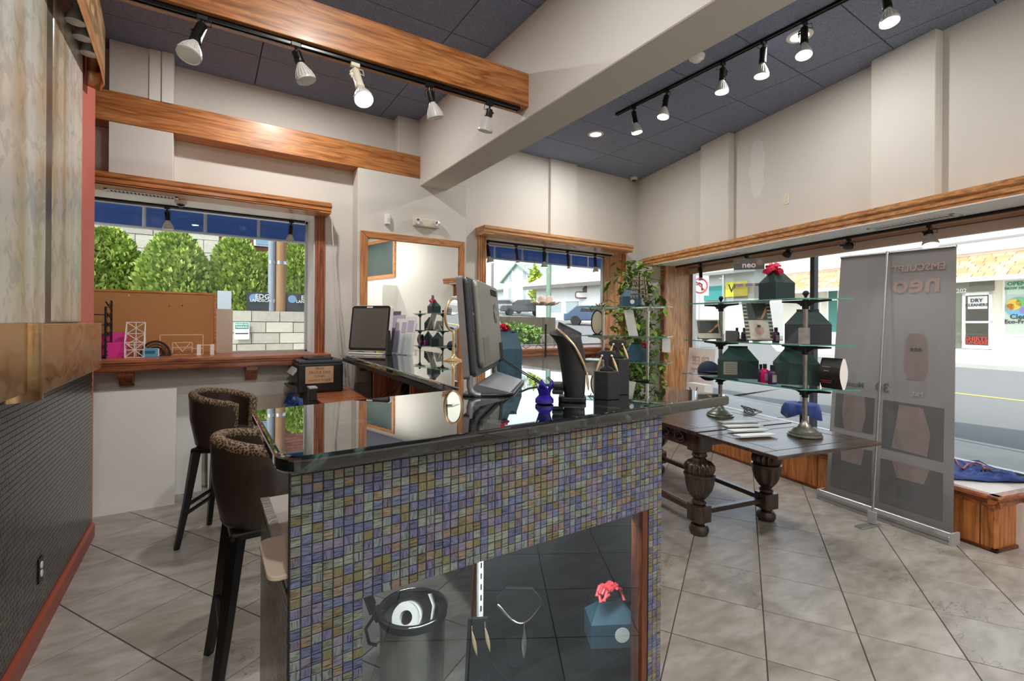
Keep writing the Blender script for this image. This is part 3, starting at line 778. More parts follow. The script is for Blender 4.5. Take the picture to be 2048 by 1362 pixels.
for q in cells:
    k = rr.choice([0,0,1,1,2,2,3,4,4,5,5,6,7,8,9,9,10,11])
    if q in pick:
        o = bpy.data.objects.new('mosaic_tile', tile_meshes[k]); COL.objects.link(o); o.parent = case; o.location = (q[0]+P_/2, MY - rr.uniform(0, .0008), q[1]+P_/2)
    else:
        restm.mi = k; tile_verts(restm, q[0]+(P_-TW)/2, q[1]+(P_-TW)/2, MY - rr.uniform(0, .0008))
stuff(restm.build('mosaic_tiling', MM, case))
grout_d = plain('dark_grout', (60,62,58), .85)
bk = MB().box(MX0, MX1, MY+.003, MY+.03, .786, HC-.042).box(MX0, MX0+7*P_, MY+.003, MY+.03, 0, .786).box(MX1-3*P_, MX1, MY+.003, MY+.03, 0, .786)
bk.build('front_frame', grout_d, case)
case_glass = glass('case_glass', (226,234,238), ior=1.6, boost=.05, refl=(205,220,238))
MB().box(MX0+7*P_-.01, MX1-3*P_+.004, MY+.012, MY+.017, .02, .80).build('front_glass', case_glass, case)
MB().box(MX1-3*P_-.03, MX1-3*P_-.002, MY+.004, MY+.06, .02, .786).build('jamb', brown_wood['z'], case)
MB().box(MX1-.03, MX1, MY+.03, 2.1, 0, HC-.043).build('end_panel', brown_wood['z'], case)
black_in = plain('black_lining', (20,21,22), .55); MB().box(MX1-.034, MX1-.0305, MY+.06, 1.6, .06, .785).build('case_lining', black_in, case)
MB().box(.9, MX1-.03, 1.60, 1.615, .02, .80).box(.9, MX1-.03, MY+.03, 1.6, .785, .80).build('case_lining', black_in, case)
MB().box(.9, MX1-.03, MY+.03, 1.6, .0, .06).build('case_floor', black_in, case)
# slotted shelf standard
st = MB().box(.893, .913, 1.585, 1.6, .06, .78).build('shelf_standard', plain('standard_white', (226,228,226), .5), case)
for k in range(16): MB().box(.9, .906, 1.5835, 1.5845, .09+k*.042, .112+k*.042).build('slot', black_matte, st)
MB().box(.92, 1.45, 1.29, 1.58, .21, .218).build('glass_shelf', shelf_glass, case)
led = MB().box(.4, 1.4, 1.30, 1.32, .765, .775).build('case_fill_strip', emitter('case_fill_glow', (255,246,232), 6), case)  # glowing strip added to lift the dim case contents, none is visible there
l = bpy.data.lights.new('case_fill_lamp', 'AREA'); l.shape = 'RECTANGLE'; l.size = 1.0; l.size_y = .02; l.energy = 9; l.color = (1, .96, .9)  # added fill lamp that goes with the strip
o = bpy.data.objects.new('case_fill_lamp', l); COL.objects.link(o); o.location = (.9, 1.31, .76); o.rotation_euler = (math.radians(35), 0, 0)
# lower side cabinet, clad in small mosaic, with a white worktop
def weave():
    m, n, b = _mat('small_mosaic'); L = n.links
    tc = n.nodes.new('ShaderNodeTexCoord'); mp = n.nodes.new('ShaderNodeMapping'); mp.inputs['Rotation'].default_value = (0, PI/2, PI/2)
    return m
side = thing('side_cabinet', 'low mosaic-clad cabinet with white top behind the counter end', 'cabinet')
MB().box(.178, .29, 1.27, 1.92, 0, .845).build('carcass', grout_d, side)
sm = MB()
for r in range(int(.845/P_)):
    for c in range(26):
        y, z = 1.27 + c*P_, r*P_; k = rr.choice([3, 5, 7, 8, 11]); sm.mi = k
        t_ = TW; sm.add([(.178, y, z), (.178, y+t_, z), (.178, y+t_, z+t_), (.178, y, z+t_), (.174, y+.001, z+.001), (.174, y+t_-.001, z+.001), (.174, y+t_-.001, z+t_-.001), (.174, y+.001, z+t_-.001)],
                        [(0,4,5,1), (1,5,6,2), (2,6,7,3), (3,7,4,0), (4,7,6,5)])
stuff(sm.build('mosaic_tiling', MM, side))
MB().box(.2, .29, 1.27, 1.92, .845, .86).build('worktop', plain('laminate_white', (222,218,214), .4), side)
MB().box(.172, .2, 1.27, 1.92, .845, .863).build('edge_strip', plain('worn_metal', (150,150,142), .35, metal=.8, bump=.3), side)
t = MB().prism(rounded([(.132, 1.275), (.30, 1.275), (.30, 1.52), (.132, 1.52)], [.03, 0, 0, .03]), .864, .876).build('slide_out_board', plain('beige_board', (226,208,188), .5), bevel=.002)
tag(t, 'beige round-cornered board lying on the low cabinet', 'board')

# ---- desk leg of the counter: brown carcass with open knee space and shelf
desk = thing('desk_cabinet', 'brown wooden desk base below the long counter leg', 'cabinet')
MB().prism([(1.42, 2.15), (1.98, 2.15), (2.05, 4.9), (1.46, 4.9)], 0, HC-.043).build('carcass', brown_wood['z'], desk)
MB().prism([(1.06, 2.05), (1.43, 2.05), (1.46, 4.0), (1.13, 4.0)], .76, .785).build('desk_shelf', brown_wood['y'], desk)
for y in (2.1, 3.05, 3.96): MB().box(1.15+.05*(y-2)/2, 1.45, y, y+.025, 0, HC-.043).build('upright', red_wood['z'], desk)
MB().prism([(1.035, 2.0), (1.06, 2.0), (1.19, 4.9), (1.165, 4.9)], HC-.075, HC-.0425).build('apron', black, desk)
for px, py in ((797, 735), (870, 770), (843, 690)):
    pass
# printer table
pt = thing('printer_table', 'small red-brown table under the black printer', 'table')
MB().box(.80, 1.22, 4.03, 5.12, .825, .85).build('table_top', red_wood['x'], pt, bevel=.003, seg=1)
MB().box(.80, .83, 4.05, 5.1, 0, .825).build('side_panel', black, pt); MB().box(1.16, 1.19, 4.05, 5.1, 0, .825).build('side_panel', brown_wood['z'], pt)
MB().box(.83, 1.16, 5.06, 5.09, 0, .825).build('back_panel', brown_wood['z'], pt)

# ================================================================== BAR STOOLS
leather = noisy('brown_leather', [(46,34,28), (58,44,36)], 30, rough=.42, bump=.08)
def leopard():
    m, n, b = _mat('leopard_print'); L = n.links
    tc = n.nodes.new('ShaderNodeTexCoord'); vo = n.nodes.new('ShaderNodeTexVoronoi'); vo.inputs['Scale'].default_value = 105
    L.new(tc.outputs['Object'], vo.inputs['Vector'])
    r = ramp(n, [(80,55,34), (24,18,13), (24,18,13), (122,98,68), (132,108,76)], [0, .2, .46, .56, 1]); L.new(vo.outputs['Distance'], r.inputs[0])
    L.new(r.outputs[0], b.inputs['Base Color']); b.inputs['Roughness'].default_value = .75; return m
leo = leopard(); leg_black = plain('black_wood', (16,15,15), .35)
def bar_stool(loc, rz, label):
    t = thing('bar_stool', label, 'stool', loc, rz, 'leopard trimmed bar stools')
    N = 26; a0, a1 = math.radians(48), math.radians(312)
    def ring(r, zf, flat=1.0):
        return [Vector((r*math.cos(a)*flat, r*math.sin(a), zf(a))) for a in [a0 + (a1-a0)*i/N for i in range(N+1)]]
    rim = lambda a: 1.0 - .085*max(0, math.cos(a - PI)*-1 + .25) if True else 1
    zr = lambda a: .925 + .08*(0.5 - .5*math.cos(a)) 
    out_top = ring(.215, zr); out_mid = ring(.208, lambda a: .84); out_low = ring(.178, lambda a: .68); out_b = ring(.165, lambda a: .65)
    in_top = ring(.165, zr); in_low = ring(.15, lambda a: .72)
    MB().sheet([out_b, out_low, out_mid, out_top][::-1]).build('outer_back', leather, t, smooth=60)
    MB().sheet([in_top, in_low][::-1][::-1]).build('inner_back', leather, t, smooth=60)
    pad = [Vector(((a.x+b_.x)/2, (a.y+b_.y)/2, (a.z+b_.z)/2)) for a, b_ in zip(out_top, in_top)]
    e0 = [(out_mid[0]+in_low[0])/2 + Vector((0,0,.04)), (out_low[0]+in_low[0])/2]; e1 = [(out_mid[-1]+in_low[-1])/2 + Vector((0,0,.04)), (out_low[-1]+in_low[-1])/2]
    MB().tube(e0[::-1] + pad + e1, [.02, .026] + [.0275]*len(pad) + [.026, .02], 10).build('leopard_trim', leo, t, smooth=70)
    MB().lathe([(1e-6, .65), (.165, .65), (.178, .67), (.172, .71), (.17, .735), (.15, .75), (1e-6, .755)], 32).build('seat', leather, t, smooth=50)
    MB().box(-.15, .15, -.15, .15, .615, .65).build('seat_frame', leg_black, t, bevel=.01)
    for sx in (-1, 1):
        for sy in (-1, 1):
            a, b_ = Vector((sx*.125, sy*.125, .63)), Vector((sx*.205, sy*.195, 0))
            mid = a.lerp(b_, .55) + Vector((sx*-.004, sy*-.004, 0))
            MB().tube([a, mid, b_], [.034, .026, .02], 4).build('leg', leg_black, t)
    for sx in (-1, 1): MB().tube([(sx*.172, -.165, .27), (sx*.172, .165, .27)], .014, 6).build('stretcher', leg_black, t)
    f = MB().tube([(.178, -.175, .22), (.178, .175, .22)], .016, 6).build('footrest', leg_black, t)
    MB().box(.168, .196, -.15, .15, .235, .24).build('kick_plate', chrome, f)
    MB().tube([(-.17, -.168, .22), (-.17, .168, .22)], .014, 6).build('stretcher', leg_black, t)
    return t
bar_stool((.235, 2.33, 0), math.radians(2), 'brown leopard trimmed bar stool nearest the counter end')
bar_stool((.125, 3.86, 0), math.radians(-28), 'brown leopard trimmed bar stool farther back by the white panels')

# ================================================================== LEFT FEATURE WALL
feat = thing('feature_wall', 'left pier with dark mosaic base, copper band and stone slabs', 'wall panel')
terra = plain('terracotta_paint', (196,104,92), .6)
MB().box(XL, -.665, .6, 4.45, 0, ZC).build('pier', terra, feat)
dkm = [noisy('dark_mosaic_%d' % i, [c, tuple(q*1.5 for q in c)], 60, rough=.22, spec=.6) for i, c in enumerate([(44,44,52), (52,50,44), (38,40,46), (60,58,50)])]
MB().box(-.665, -.656, .6, 4.33, .1, 1.24).build('mosaic_bed', plain('pale_grout', (96,96,92), .9), feat)
pm = MB(); pt_ = .0254
for r in range(44):
    for c in range(146):
        y0 = .62 + c*pt_ + (r % 2)*pt_/2; z0 = .11 + r*pt_; pm.mi = rr.randrange(4); g = .0013; x_ = -.651 - rr.uniform(0, .0006)
        if y0 + pt_ > 4.33: continue
        pm.add([(-.656, y0+g, z0+g), (-.656, y0+pt_-g, z0+g), (-.656, y0+pt_-g, z0+pt_-g), (-.656, y0+g, z0+pt_-g), (x_, y0+g, z0+g), (x_, y0+pt_-g, z0+g), (x_, y0+pt_-g, z0+pt_-g), (x_, y0+g, z0+pt_-g)],
               [(0,1,5,4), (1,2,6,5), (2,3,7,6), (3,0,4,7), (4,5,6,7)])
stuff(pm.build('mosaic_tiling', dkm, feat))
MB().prism([(-.656, 0), (-.634, 0), (-.634, .085), (-.646, .1), (-.656, .1)], .6, 4.33, 'y').build('skirting', plain('red_skirting', (150,72,52), .4), feat)
copper = noisy('aged_copper', [(160,110,66), (206,160,108), (222,190,146), (184,132,82)], 5, stretch=(1, 1, 2.2), rough=.32, metal=1, distort=1.5, rrange=(.18, .5))
MB().box(-.665, -.598, 2.86, 4.28, 1.175, 1.487).build('copper_band', copper, feat, bevel=.004, seg=1)
MB().lathe([(.12, 1.17), (.12, 1.49)], 32, (-.69, 2.74, 0)).build('copper_column', copper, feat, smooth=40)
MB().box(-.665, -.60, .6, 2.8, 1.21, 1.49).build('copper_band', copper, feat)
def stone_mat(name, cols, rot):
    m, n, b = _mat(name); L = n.links
    tc = n.nodes.new('ShaderNodeTexCoord'); mp = n.nodes.new('ShaderNodeMapping'); mp.inputs['Scale'].default_value = (1, 3.6, .16); mp.inputs['Rotation'].default_value = (rot, 0, 0)
    L.new(tc.outputs['Object'], mp.inputs['Vector'])
    n1 = n.nodes.new('ShaderNodeTexNoise'); n1.inputs['Scale'].default_value = 1.1; n1.inputs['Detail'].default_value = 7; n1.inputs['Distortion'].default_value = .7
    L.new(mp.outputs[0], n1.inputs['Vector']); r = ramp(n, cols, [.3, .42, .54, .7]); L.new(n1.outputs['Fac'], r.inputs[0])
    vo = n.nodes.new('ShaderNodeTexNoise'); vo.inputs['Scale'].default_value = 9; vo.inputs['Detail'].default_value = 8; vo.inputs['Distortion'].default_value = 1.2
    L.new(tc.outputs['Object'], vo.inputs['Vector']); rv = ramp(n, [(120,104,92), (255,255,255)], [.4, .5]); L.new(vo.outputs['Fac'], rv.inputs[0])
    mx = n.nodes.new('ShaderNodeMix'); mx.data_type = 'RGBA'; mx.blend_type = 'MULTIPLY'; mx.inputs['Factor'].default_value = .28
    L.new(r.outputs[0], mx.inputs[6]); L.new(rv.outputs[0], mx.inputs[7]); L.new(mx.outputs[2], b.inputs['Base Color']); b.inputs['Roughness'].default_value = .3
    return m
stoneA = stone_mat('onyx_slab', [(148,124,96), (184,168,140), (204,200,188), (216,217,212)], .1)
stoneB = stone_mat('dark_stone', [(54,46,36), (74,62,48), (90,78,60), (60,52,42)], .6)
for y0, y1 in ((1.2, 2.3), (2.32, 3.045), (3.157, 3.82)):
    MB().box(-.66, -.628, y0, y1, 1.488, ZC-.01).build('stone_slab', stoneA, feat, bevel=.012 if y1 > 3.5 else .003)
MB().box(-.66, -.63, 3.046, 3.156, 1.488, ZC-.01).build('stone_strip', stoneB, feat)
# copper light valance with bulbs behind it
val_p = [(-.66, 4.12), (-.6, 4.17), (-.562, 4.05), (-.545, 3.8), (-.53, 3.3), (-.515, 2.6), (-.5, 1.4)]
rows = [[Vector((x, y, z + .02*(4.1-y)*0)) for x, y in val_p] for z in (3.05, 3.2, 3.42)]
hood = thing('copper_valance', 'curved copper light valance high on the left pier', 'valance')
MB().sheet(rows).build('copper_sheet', copper, hood, smooth=60, solid=.006)
for px, py in ((142, 42), (157, 75), (170, 107)):
    p = atx(px, py, -.59); MB().lathe([(.014, 0), (.016, .03), (.03, .05), (.042, .09), (.044, .1), (1e-6, .104)], 20, p + Vector((0, 0, .06)), (0, 0, -1)).build('bulb', bulb_off, hood, smooth=40)
p = atx(87, 1152, -.651); outlet(frame(p, (0,1,0), (0,0,1)), 'black outlet with white sockets in the dark mosaic', black, white_pl)

# ---- panels leaning under the left window
def leaning(name, x0, x1, yb, zt, yt, th, mat, label, y_skew=0):
    n = MB(); 
    n.add([(x0, yb, 0), (x1, yb+y_skew, 0), (x1, yt+y_skew, zt), (x0, yt, zt), (x0, yb+th, 0), (x1, yb+th+y_skew, 0), (x1, yt+th+y_skew, zt), (x0, yt+th, zt)],
          [(0,1,2,3), (5,4,7,6), (0,4,5,1), (3,2,6,7), (1,5,6,2), (4,0,3,7)])
    return tag(n.build(name, mat), label, 'panel')
bw = noisy('panel_white', [(216,214,210), (226,224,220)], 2, rough=.5)
leaning('foam_board', -1.1, -.2, 4.74, .925, 5.0, .016, bw, 'big white panel leaning under the left window shelf')
leaning('foam_board', -.42, -.017, 4.99, .85, 5.12, .012, bw, 'narrow white panel behind the big leaning one')
leaning('wall_board', .06, 1.3, 5.1, .79, 5.13, .012, plain('panel_beige', (196,182,164), .6), 'long low beige panel against the back wall', 0)
t = MB().box(.03, .055, 5.02, 5.14, 0, .5).build('white_plank', paint_white); tag(t, 'slim white plank standing between panels by the far stool', 'plank')
# ================================================================== CARVED DRAW-LEAF TABLE
TO = Vector((2.719, 1.393, 0)); TRZ = math.atan2(-.193, .981); TV = Vector((.981, -.193, 0)); TU = Vector((.193, .981, 0))
tbl = thing('carved_table', 'antique dark oak draw-leaf table with carved bulbous legs', 'table', TO, TRZ)
def turned(mb, c, prof, n=40, flute=0, depth=.0):
    rows = []
    for r, z, f in prof:
        rows.append([Vector((c[0] + (r*(1 - f*depth*(.5 - .5*math.cos(flute*a)))) * math.cos(a), c[1] + (r*(1 - f*depth*(.5 - .5*math.cos(flute*a)))) * math.sin(a), z)) for a in [2*PI*i/n for i in range(n)]])
    return mb.sheet(rows, closed=True)
for v_, u_ in ((.13, .73), (.80, .73), (.13, 1.99), (.80, 1.99)):
    leg = MB().lathe([(.03, 0), (.058, .004), (.068, .025), (.068, .045), (.055, .068), (.035, .075), (.045, .085), (.038, .1), (.04, .215), (.05, .225), (.05, .24), (.036, .25), (.052, .27), (.04, .28),
                      (.04, .52), (.05, .525), (.055, .535), (.04, .55), (.055, .565), (.05, .58), (.045, .6)], 28, (v_, u_, 0))
    leg = leg.build('leg', dark_oak['z'], tbl, smooth=40)
    turned(MB(), (v_, u_), [(.045, .262, 0), (.06, .275, .4), (.085, .31, 1), (.1, .36, 1), (.105, .4, 1), (.104, .418, .3), (.108, .424, 0), (.108, .434, 0), (.09, .44, 0)], 72, 9, .16).build('carved_cup', dark_oak['z'], leg, smooth=60)
    turned(MB(), (v_, u_), [(.085, .436, 0), (.1, .445, 1), (.107, .47, 1), (.104, .5, 1), (.085, .52, 1), (.06, .53, .5), (.045, .535, 0)], 96, 16, .17).build('gadroon_cover', dark_oak['z'], leg, smooth=60)
    MB().prism(rounded(rect(v_-.066, v_+.066, u_-.066, u_+.066), [.016]*4, 1), .098, .215).build('block', dark_oak['z'], leg, bevel=.006)
    MB().prism(rounded(rect(v_-.066, v_+.066, u_-.066, u_+.066), [.014]*4, 1), .60, .735).lathe([(.045, .585), (.07, .602)], 8, (v_, u_, 0)).build('block', dark_oak['z'], leg, bevel=.004)
for a, b_ in (((.13, .73), (.80, .73)), ((.13, .73), (.13, 1.99)), ((.80, .73), (.80, 1.99)), ((.13, 1.99), (.80, 1.99))):
    d = Vector((b_[0]-a[0], b_[1]-a[1], 0)).normalized()*.06; n_ = Vector((-d.y, d.x, 0)).normalized()*.022
    A_, B_ = Vector((*a, 0))+d, Vector((*b_, 0))-d
    MB().prism([(A_+n_)[:2], (A_-n_)[:2], (B_-n_)[:2], (B_+n_)[:2]], .14, .175).build('stretcher', dark_oak['y'], tbl, bevel=.005)
for v_ in (.09, .84):
    ap = MB().box(v_-.012, v_+.012, .79, 1.93, .615, .735).build('apron', dark_oak['y'], tbl, bevel=.003, seg=1)
    s = -1 if v_ < .5 else 1; sc = MB(); x_ = v_ + s*.014
    for k in range(7):                                          # carved scrollwork
        cy = .88 + k*.155
        for q in (0, 1):
            pts = [(x_, cy + (.062*(1-t*.75))*math.cos(t*8 + q*PI), .675 + (.045*(1-t*.75))*math.sin(t*8 + q*PI)) for t in [i/16 for i in range(17)]]
            sc.tube(pts, .0075, 5)
    sc.build('carving', dark_oak['y'], ap, smooth=60)
for u_ in (.70, 2.02): MB().box(.19, .74, u_-.012, u_+.012, .64, .735).build('apron', dark_oak['x'], tbl)
for v_ in (.2, .74):
    for s, u0 in ((-1, .72), (1, 2.0)):
        MB().prism([(u0, .735), (u0, .67), (u0+s*.3, .715), (u0+s*.58, .722), (u0+s*.58, .735)], v_-.02, v_+.02, 'x').build('leaf_bearer', dark_oak['y'], tbl, bevel=.003, seg=1)
def framed_leaf(name, u0, u1, z0, z1):
    lf = MB().box(0, .935, u0+.002, u0+.095, z0, z1).box(0, .935, u1-.095, u1-.002, z0, z1).box(0, .11, u0+.095, u1-.095, z0, z1).box(.825, .935, u0+.095, u1-.095, z0, z1).build(name, dark_oak['x'], tbl, bevel=.004)
    MB().box(.114, .821, u0+.099, u1-.099, z0, z1-.0005).build('panel', dark_oak['x'], lf, bevel=.003)
framed_leaf('draw_leaf', 0, .62, .738, .76)
framed_leaf('table_top', .622, 2.098, .738, .765)
framed_leaf('draw_leaf', 2.10, 2.72, .738, .76)

# ================================================================== GLASS SHELF STANDS
def shelf_stand(origin, ang, polys, poles, zs, zb, label, bracket=black_metal, metal=None):
    t = thing('glass_shelf_stand', label, 'shelf stand', (origin[0], origin[1], 0), ang); metal = metal or pewter
    for (x, y) in poles:
        MB().lathe([(.105, zb), (.105, zb+.006), (.095, zb+.012), (.098, zb+.02), (.085, zb+.026), (.07, zb+.036), (.066, zb+.044), (.045, zb+.052), (.035, zb+.07), (.02, zb+.085), (.018, zb+.1)], 36, (x, y, 0)).build('foot', metal, t, smooth=45)
        MB().tube([(x, y, zb+.08), (x, y, zs[-1])], .0155, 16).build('pole', metal, t, smooth=40)
        MB().lathe([(.008, zs[-1]+.006), (.012, zs[-1]+.016), (.026, zs[-1]+.036), (.018, zs[-1]+.05), (1e-6, zs[-1]+.056)], 4, (x, y, 0)).build('finial', black, t)
        for z in zs:
            m = MB()
            for s in (-1, 1): m.prism([(y, z-.01), (y+s*.17, z-.01), (y+s*.17, z-.022), (y+s*.06, z-.03), (y, z-.06)], x-.011, x+.011, 'x')
            m.lathe([(.021, z-.07), (.021, z-.008)], 14, (x, y, 0)); m.tube([(x, y, z-.045), (x-.05, y, z-.045)], .007, 8)
            m.build('bracket', bracket, t, bevel=.002, seg=1)
    for z, poly in zip(zs, polys):
        g = MB().prism(poly, z-.008, z); g.m = [0 if i < 2 else 1 for i in range(len(g.f))]
        g.build('glass_shelf', [shelf_glass, glass_edge], t)
    return t
PC = Vector((3.456, 1.916, 0)); PRZ = TRZ
pol = [(-.14, -.43), (.22, -.58), (.22, .60), (-.15, .637)]
shelf_stand(PC, PRZ, [[(x*1.0, y) for x, y in pol], [(x*.95, y*.97) for x, y in pol], [(x*.95, y*.93) for x, y in pol]], [(0, -.362), (0, .362)], [1.09, 1.378, 1.685], .766,
            'glass shelf stand with two pewter poles on the carved table, near end')
d2 = Vector((3.94-3.535, 3.12-3.90, 0)); a2 = math.atan2(d2.y, d2.x) + PI/2
chr_pole = plain('satin_chrome', (196,192,186), .28, metal=.9)
shelf_stand((3.738, 3.51), a2, [[(-.15, -.46), (.15, -.46), (.15, .46), (-.15, .46)]]*4, [(0, -.235), (0, .245)], [.86, 1.12, 1.385, 1.69], .766, 'glass shelf stand in front of the middle window on the table far end', bracket=chr_pole, metal=chr_pole)

# ---- boxes, bottles and cards
def gable_box(P, rz, w_, d_, h, mat, label, group=None, sticker=None, parent_name='gable_box'):
    t = thing(parent_name, label, 'gift box', P, rz, group); h1 = h*.56; h2 = h*.93; rw = w_*.26; x, y = w_/2, d_/2
    MB().add([(-x,-y,0),(x,-y,0),(x,y,0),(-x,y,0),(-x,-y,h1),(x,-y,h1),(x,y,h1),(-x,y,h1),(-rw,-.004,h2),(rw,-.004,h2),(rw,.004,h2),(-rw,.004,h2)],
             [(0,3,2,1),(0,1,5,4),(1,2,6,5),(2,3,7,6),(3,0,4,7),(4,5,9,8),(6,7,11,10),(5,6,10,9),(7,4,8,11),(8,9,10,11)]).build('box_body', mat, t)
    hd = MB().box(-rw, rw, -.003, .003, h2-.03, h).build('handle', mat, t)
    MB().box(-rw*.42, rw*.42, -.0042, .0042, h2-.006, h2+.006).build('hand_slot', black_matte, hd)
    if sticker == 'label':
        lb = MB().box(-x+.02, -x+.12, -y-.001, -y, .03, h1-.01).build('paper_label', plain('label_grey', (150,142,134), .7) if 'label_grey' not in MATS else MATS['label_grey'], t)
        for k in range(5): MB().box(-x+.035, -x+.105-.01*(k % 2), -y-.0014, -y-.001, .045+k*.016, .048+k*.016).build('print_line', MATS['ink'], lb)
    if sticker == 'round': MB().lathe([(.024, 0), (.024, .001), (1e-6, .001)], 24, (0, -y, h1*.5), (0, -1, 0)).build('round_sticker', paper, t)
    return t
ink = plain('ink', (70,66,64), .7)
def bow(parent, c, r, mat=pink_m, n=26, seed=1, name='ribbon_bow'):
    q = random.Random(seed); m = MB()
    for i in range(n):
        a, e = q.uniform(0, 2*PI), q.uniform(-.2, 1.3); d = Vector((math.cos(a)*math.cos(e), math.sin(a)*math.cos(e), math.sin(e))); s_ = d.orthogonal().normalized()
        pts = [Vector(c)+d*r*.15, Vector(c)+d*r*.7+s_*r*.25, Vector(c)+d*r*1.0, Vector(c)+d*r*.7-s_*r*.25, Vector(c)+d*r*.2]
        sd = d.cross(s_)*r*.16
        m.sheet([[p-sd for p in pts], [p+sd for p in pts]])
    return m.build(name, mat, parent, smooth=60)
def bottle(P, label, mat, r=.024, h=.12, cap=black, lbl=None, group=None):
    t = thing('lotion_bottle', label, 'bottle', P, 0, group)
    MB().lathe([(r*.9, 0), (r, .004), (r, h*.6), (r*.85, h*.68), (r*.4, h*.74), (r*.38, h*.78)], 24).build('bottle_body', mat, t, smooth=40)
    MB().lathe([(r*.5, h*.76), (r*.5, h), (1e-6, h)], 20).build('cap', cap, t, smooth=30)
    if lbl: MB().lathe([(r*1.01, h*.12), (r*1.01, h*.5)], 16, a0=-2.6, a1=-1.0).build('label', lbl, t, smooth=40)
    return t
def on(px, py, z): return atz(px, py, z)
def ond(px, D, z):
    p = atd(px, 648, D); p.z = z; return p
def face(P): return math.atan2(P.y, P.x) - PI/2          # turn a thing's -Y side to the camera
Z1, Z2, Z3 = 1.0905, 1.3785, 1.6855
gg = 'dark green gable boxes on the glass stand'
P = ond(1476, 3.68, Z1); gable_box(P, face(P)+.2, .27, .13, .25, dkgreen, 'dark green gable box with a paper label, bottom shelf', gg, 'label')
P = ond(1592, 3.32, Z1); gable_box(P, face(P)+.15, .27, .13, .265, dkgreen, 'dark green gable box behind the pole, bottom shelf right', gg)
P = ond(1615, 3.30, Z2); gable_box(P, face(P)+.2, .26, .13, .24, plain('charcoal_card', (44,50,54), .6), 'charcoal gable box on the middle shelf behind the pole', gg)
P = ond(1553, 3.48, Z3); g = gable_box(P, face(P)+.9, .2, .14, .235, dkgreen, 'dark green gable box topped with pink tissue, top shelf', gg)
bow(g, (-.04, 0, .215), .07, seed=4)
purple = plain('purple_bottle', (74,40,84), .25); pinkb = plain('magenta_bottle', (214,24,110), .25); dkb = plain('smoky_bottle', (52,50,60), .25)
lblg = plain('label_silver', (150,148,142), .5)
gb = 'small lotion bottles on the glass stand'
for px, py, z, m, lb, r, h in ((1523, 757, Z1, purple, 'purple bottle partly hidden behind the labelled box', .02, .13), (1531, 758, Z1, pinkb, 'bright pink bottle with grey label, bottom shelf', .026, .135), (1546, 761, Z1, purple, 'dark purple bottle right of the pink one', .028, .135),
                               (1474, 3.74, Z2, dkb, 'smoky bottle behind the small black card', .02, .105), (1489, 3.70, Z2, dkb, 'smoky bottle beside the striped card stand', .024, .105), (1552, 3.44, Z2, purple, 'purple bottle right of the striped card stand', .024, .11)):
    bottle(on(px, py, z) if z == Z1 else ond(px, py, z), lb, m, r, h, black, lblg if m is not dkb else None, gb)
# pillow-shaped card box
P = on(1668, 768, Z1); t = thing('pillow_box', 'curved black pillow box with white end, bottom shelf right', 'box', P, face(P)-.5)
w_, h_ = .13, .2; rows = []
for i in range(9):
    z = h_*i/8; b_ = .035*math.sin(PI*i/8)
    rows.append([Vector((-w_/2, -.012-b_ + .0, z)), Vector((w_/2, -.012-b_, z))])
back = [[Vector((-w_/2, .012+.035*math.sin(PI*i/8), h_*i/8)), Vector((w_/2, .012+.035*math.sin(PI*i/8), h_*i/8))] for i in range(9)]
bx = MB().sheet(rows).sheet([r[::-1] for r in back]).build('box_face', plain('black_print', (40,34,34), .4), t, smooth=60)
for k, (zz, ww) in enumerate(((.14, .05), (.115, .03), (.05, .07), (.038, .06))):
    MB().box(-.02-ww/2, -.02+ww/2, -.0475+.004*abs(k-1), -.046+.004*abs(k-1), zz, zz+.006).build('print_line', lblg if k < 2 else plain('red_print_%d' % k, (130,60,52), .6), bx)
e = MB()
e.add([(w_/2, rows[i][1].y, rows[i][1].z) for i in range(9)] + [(w_/2, back[i][1].y, back[i][1].z) for i in range(9)], [(i, 9+i, 10+i, i+1) for i in range(8)])
e.build('box_end', paper, t)
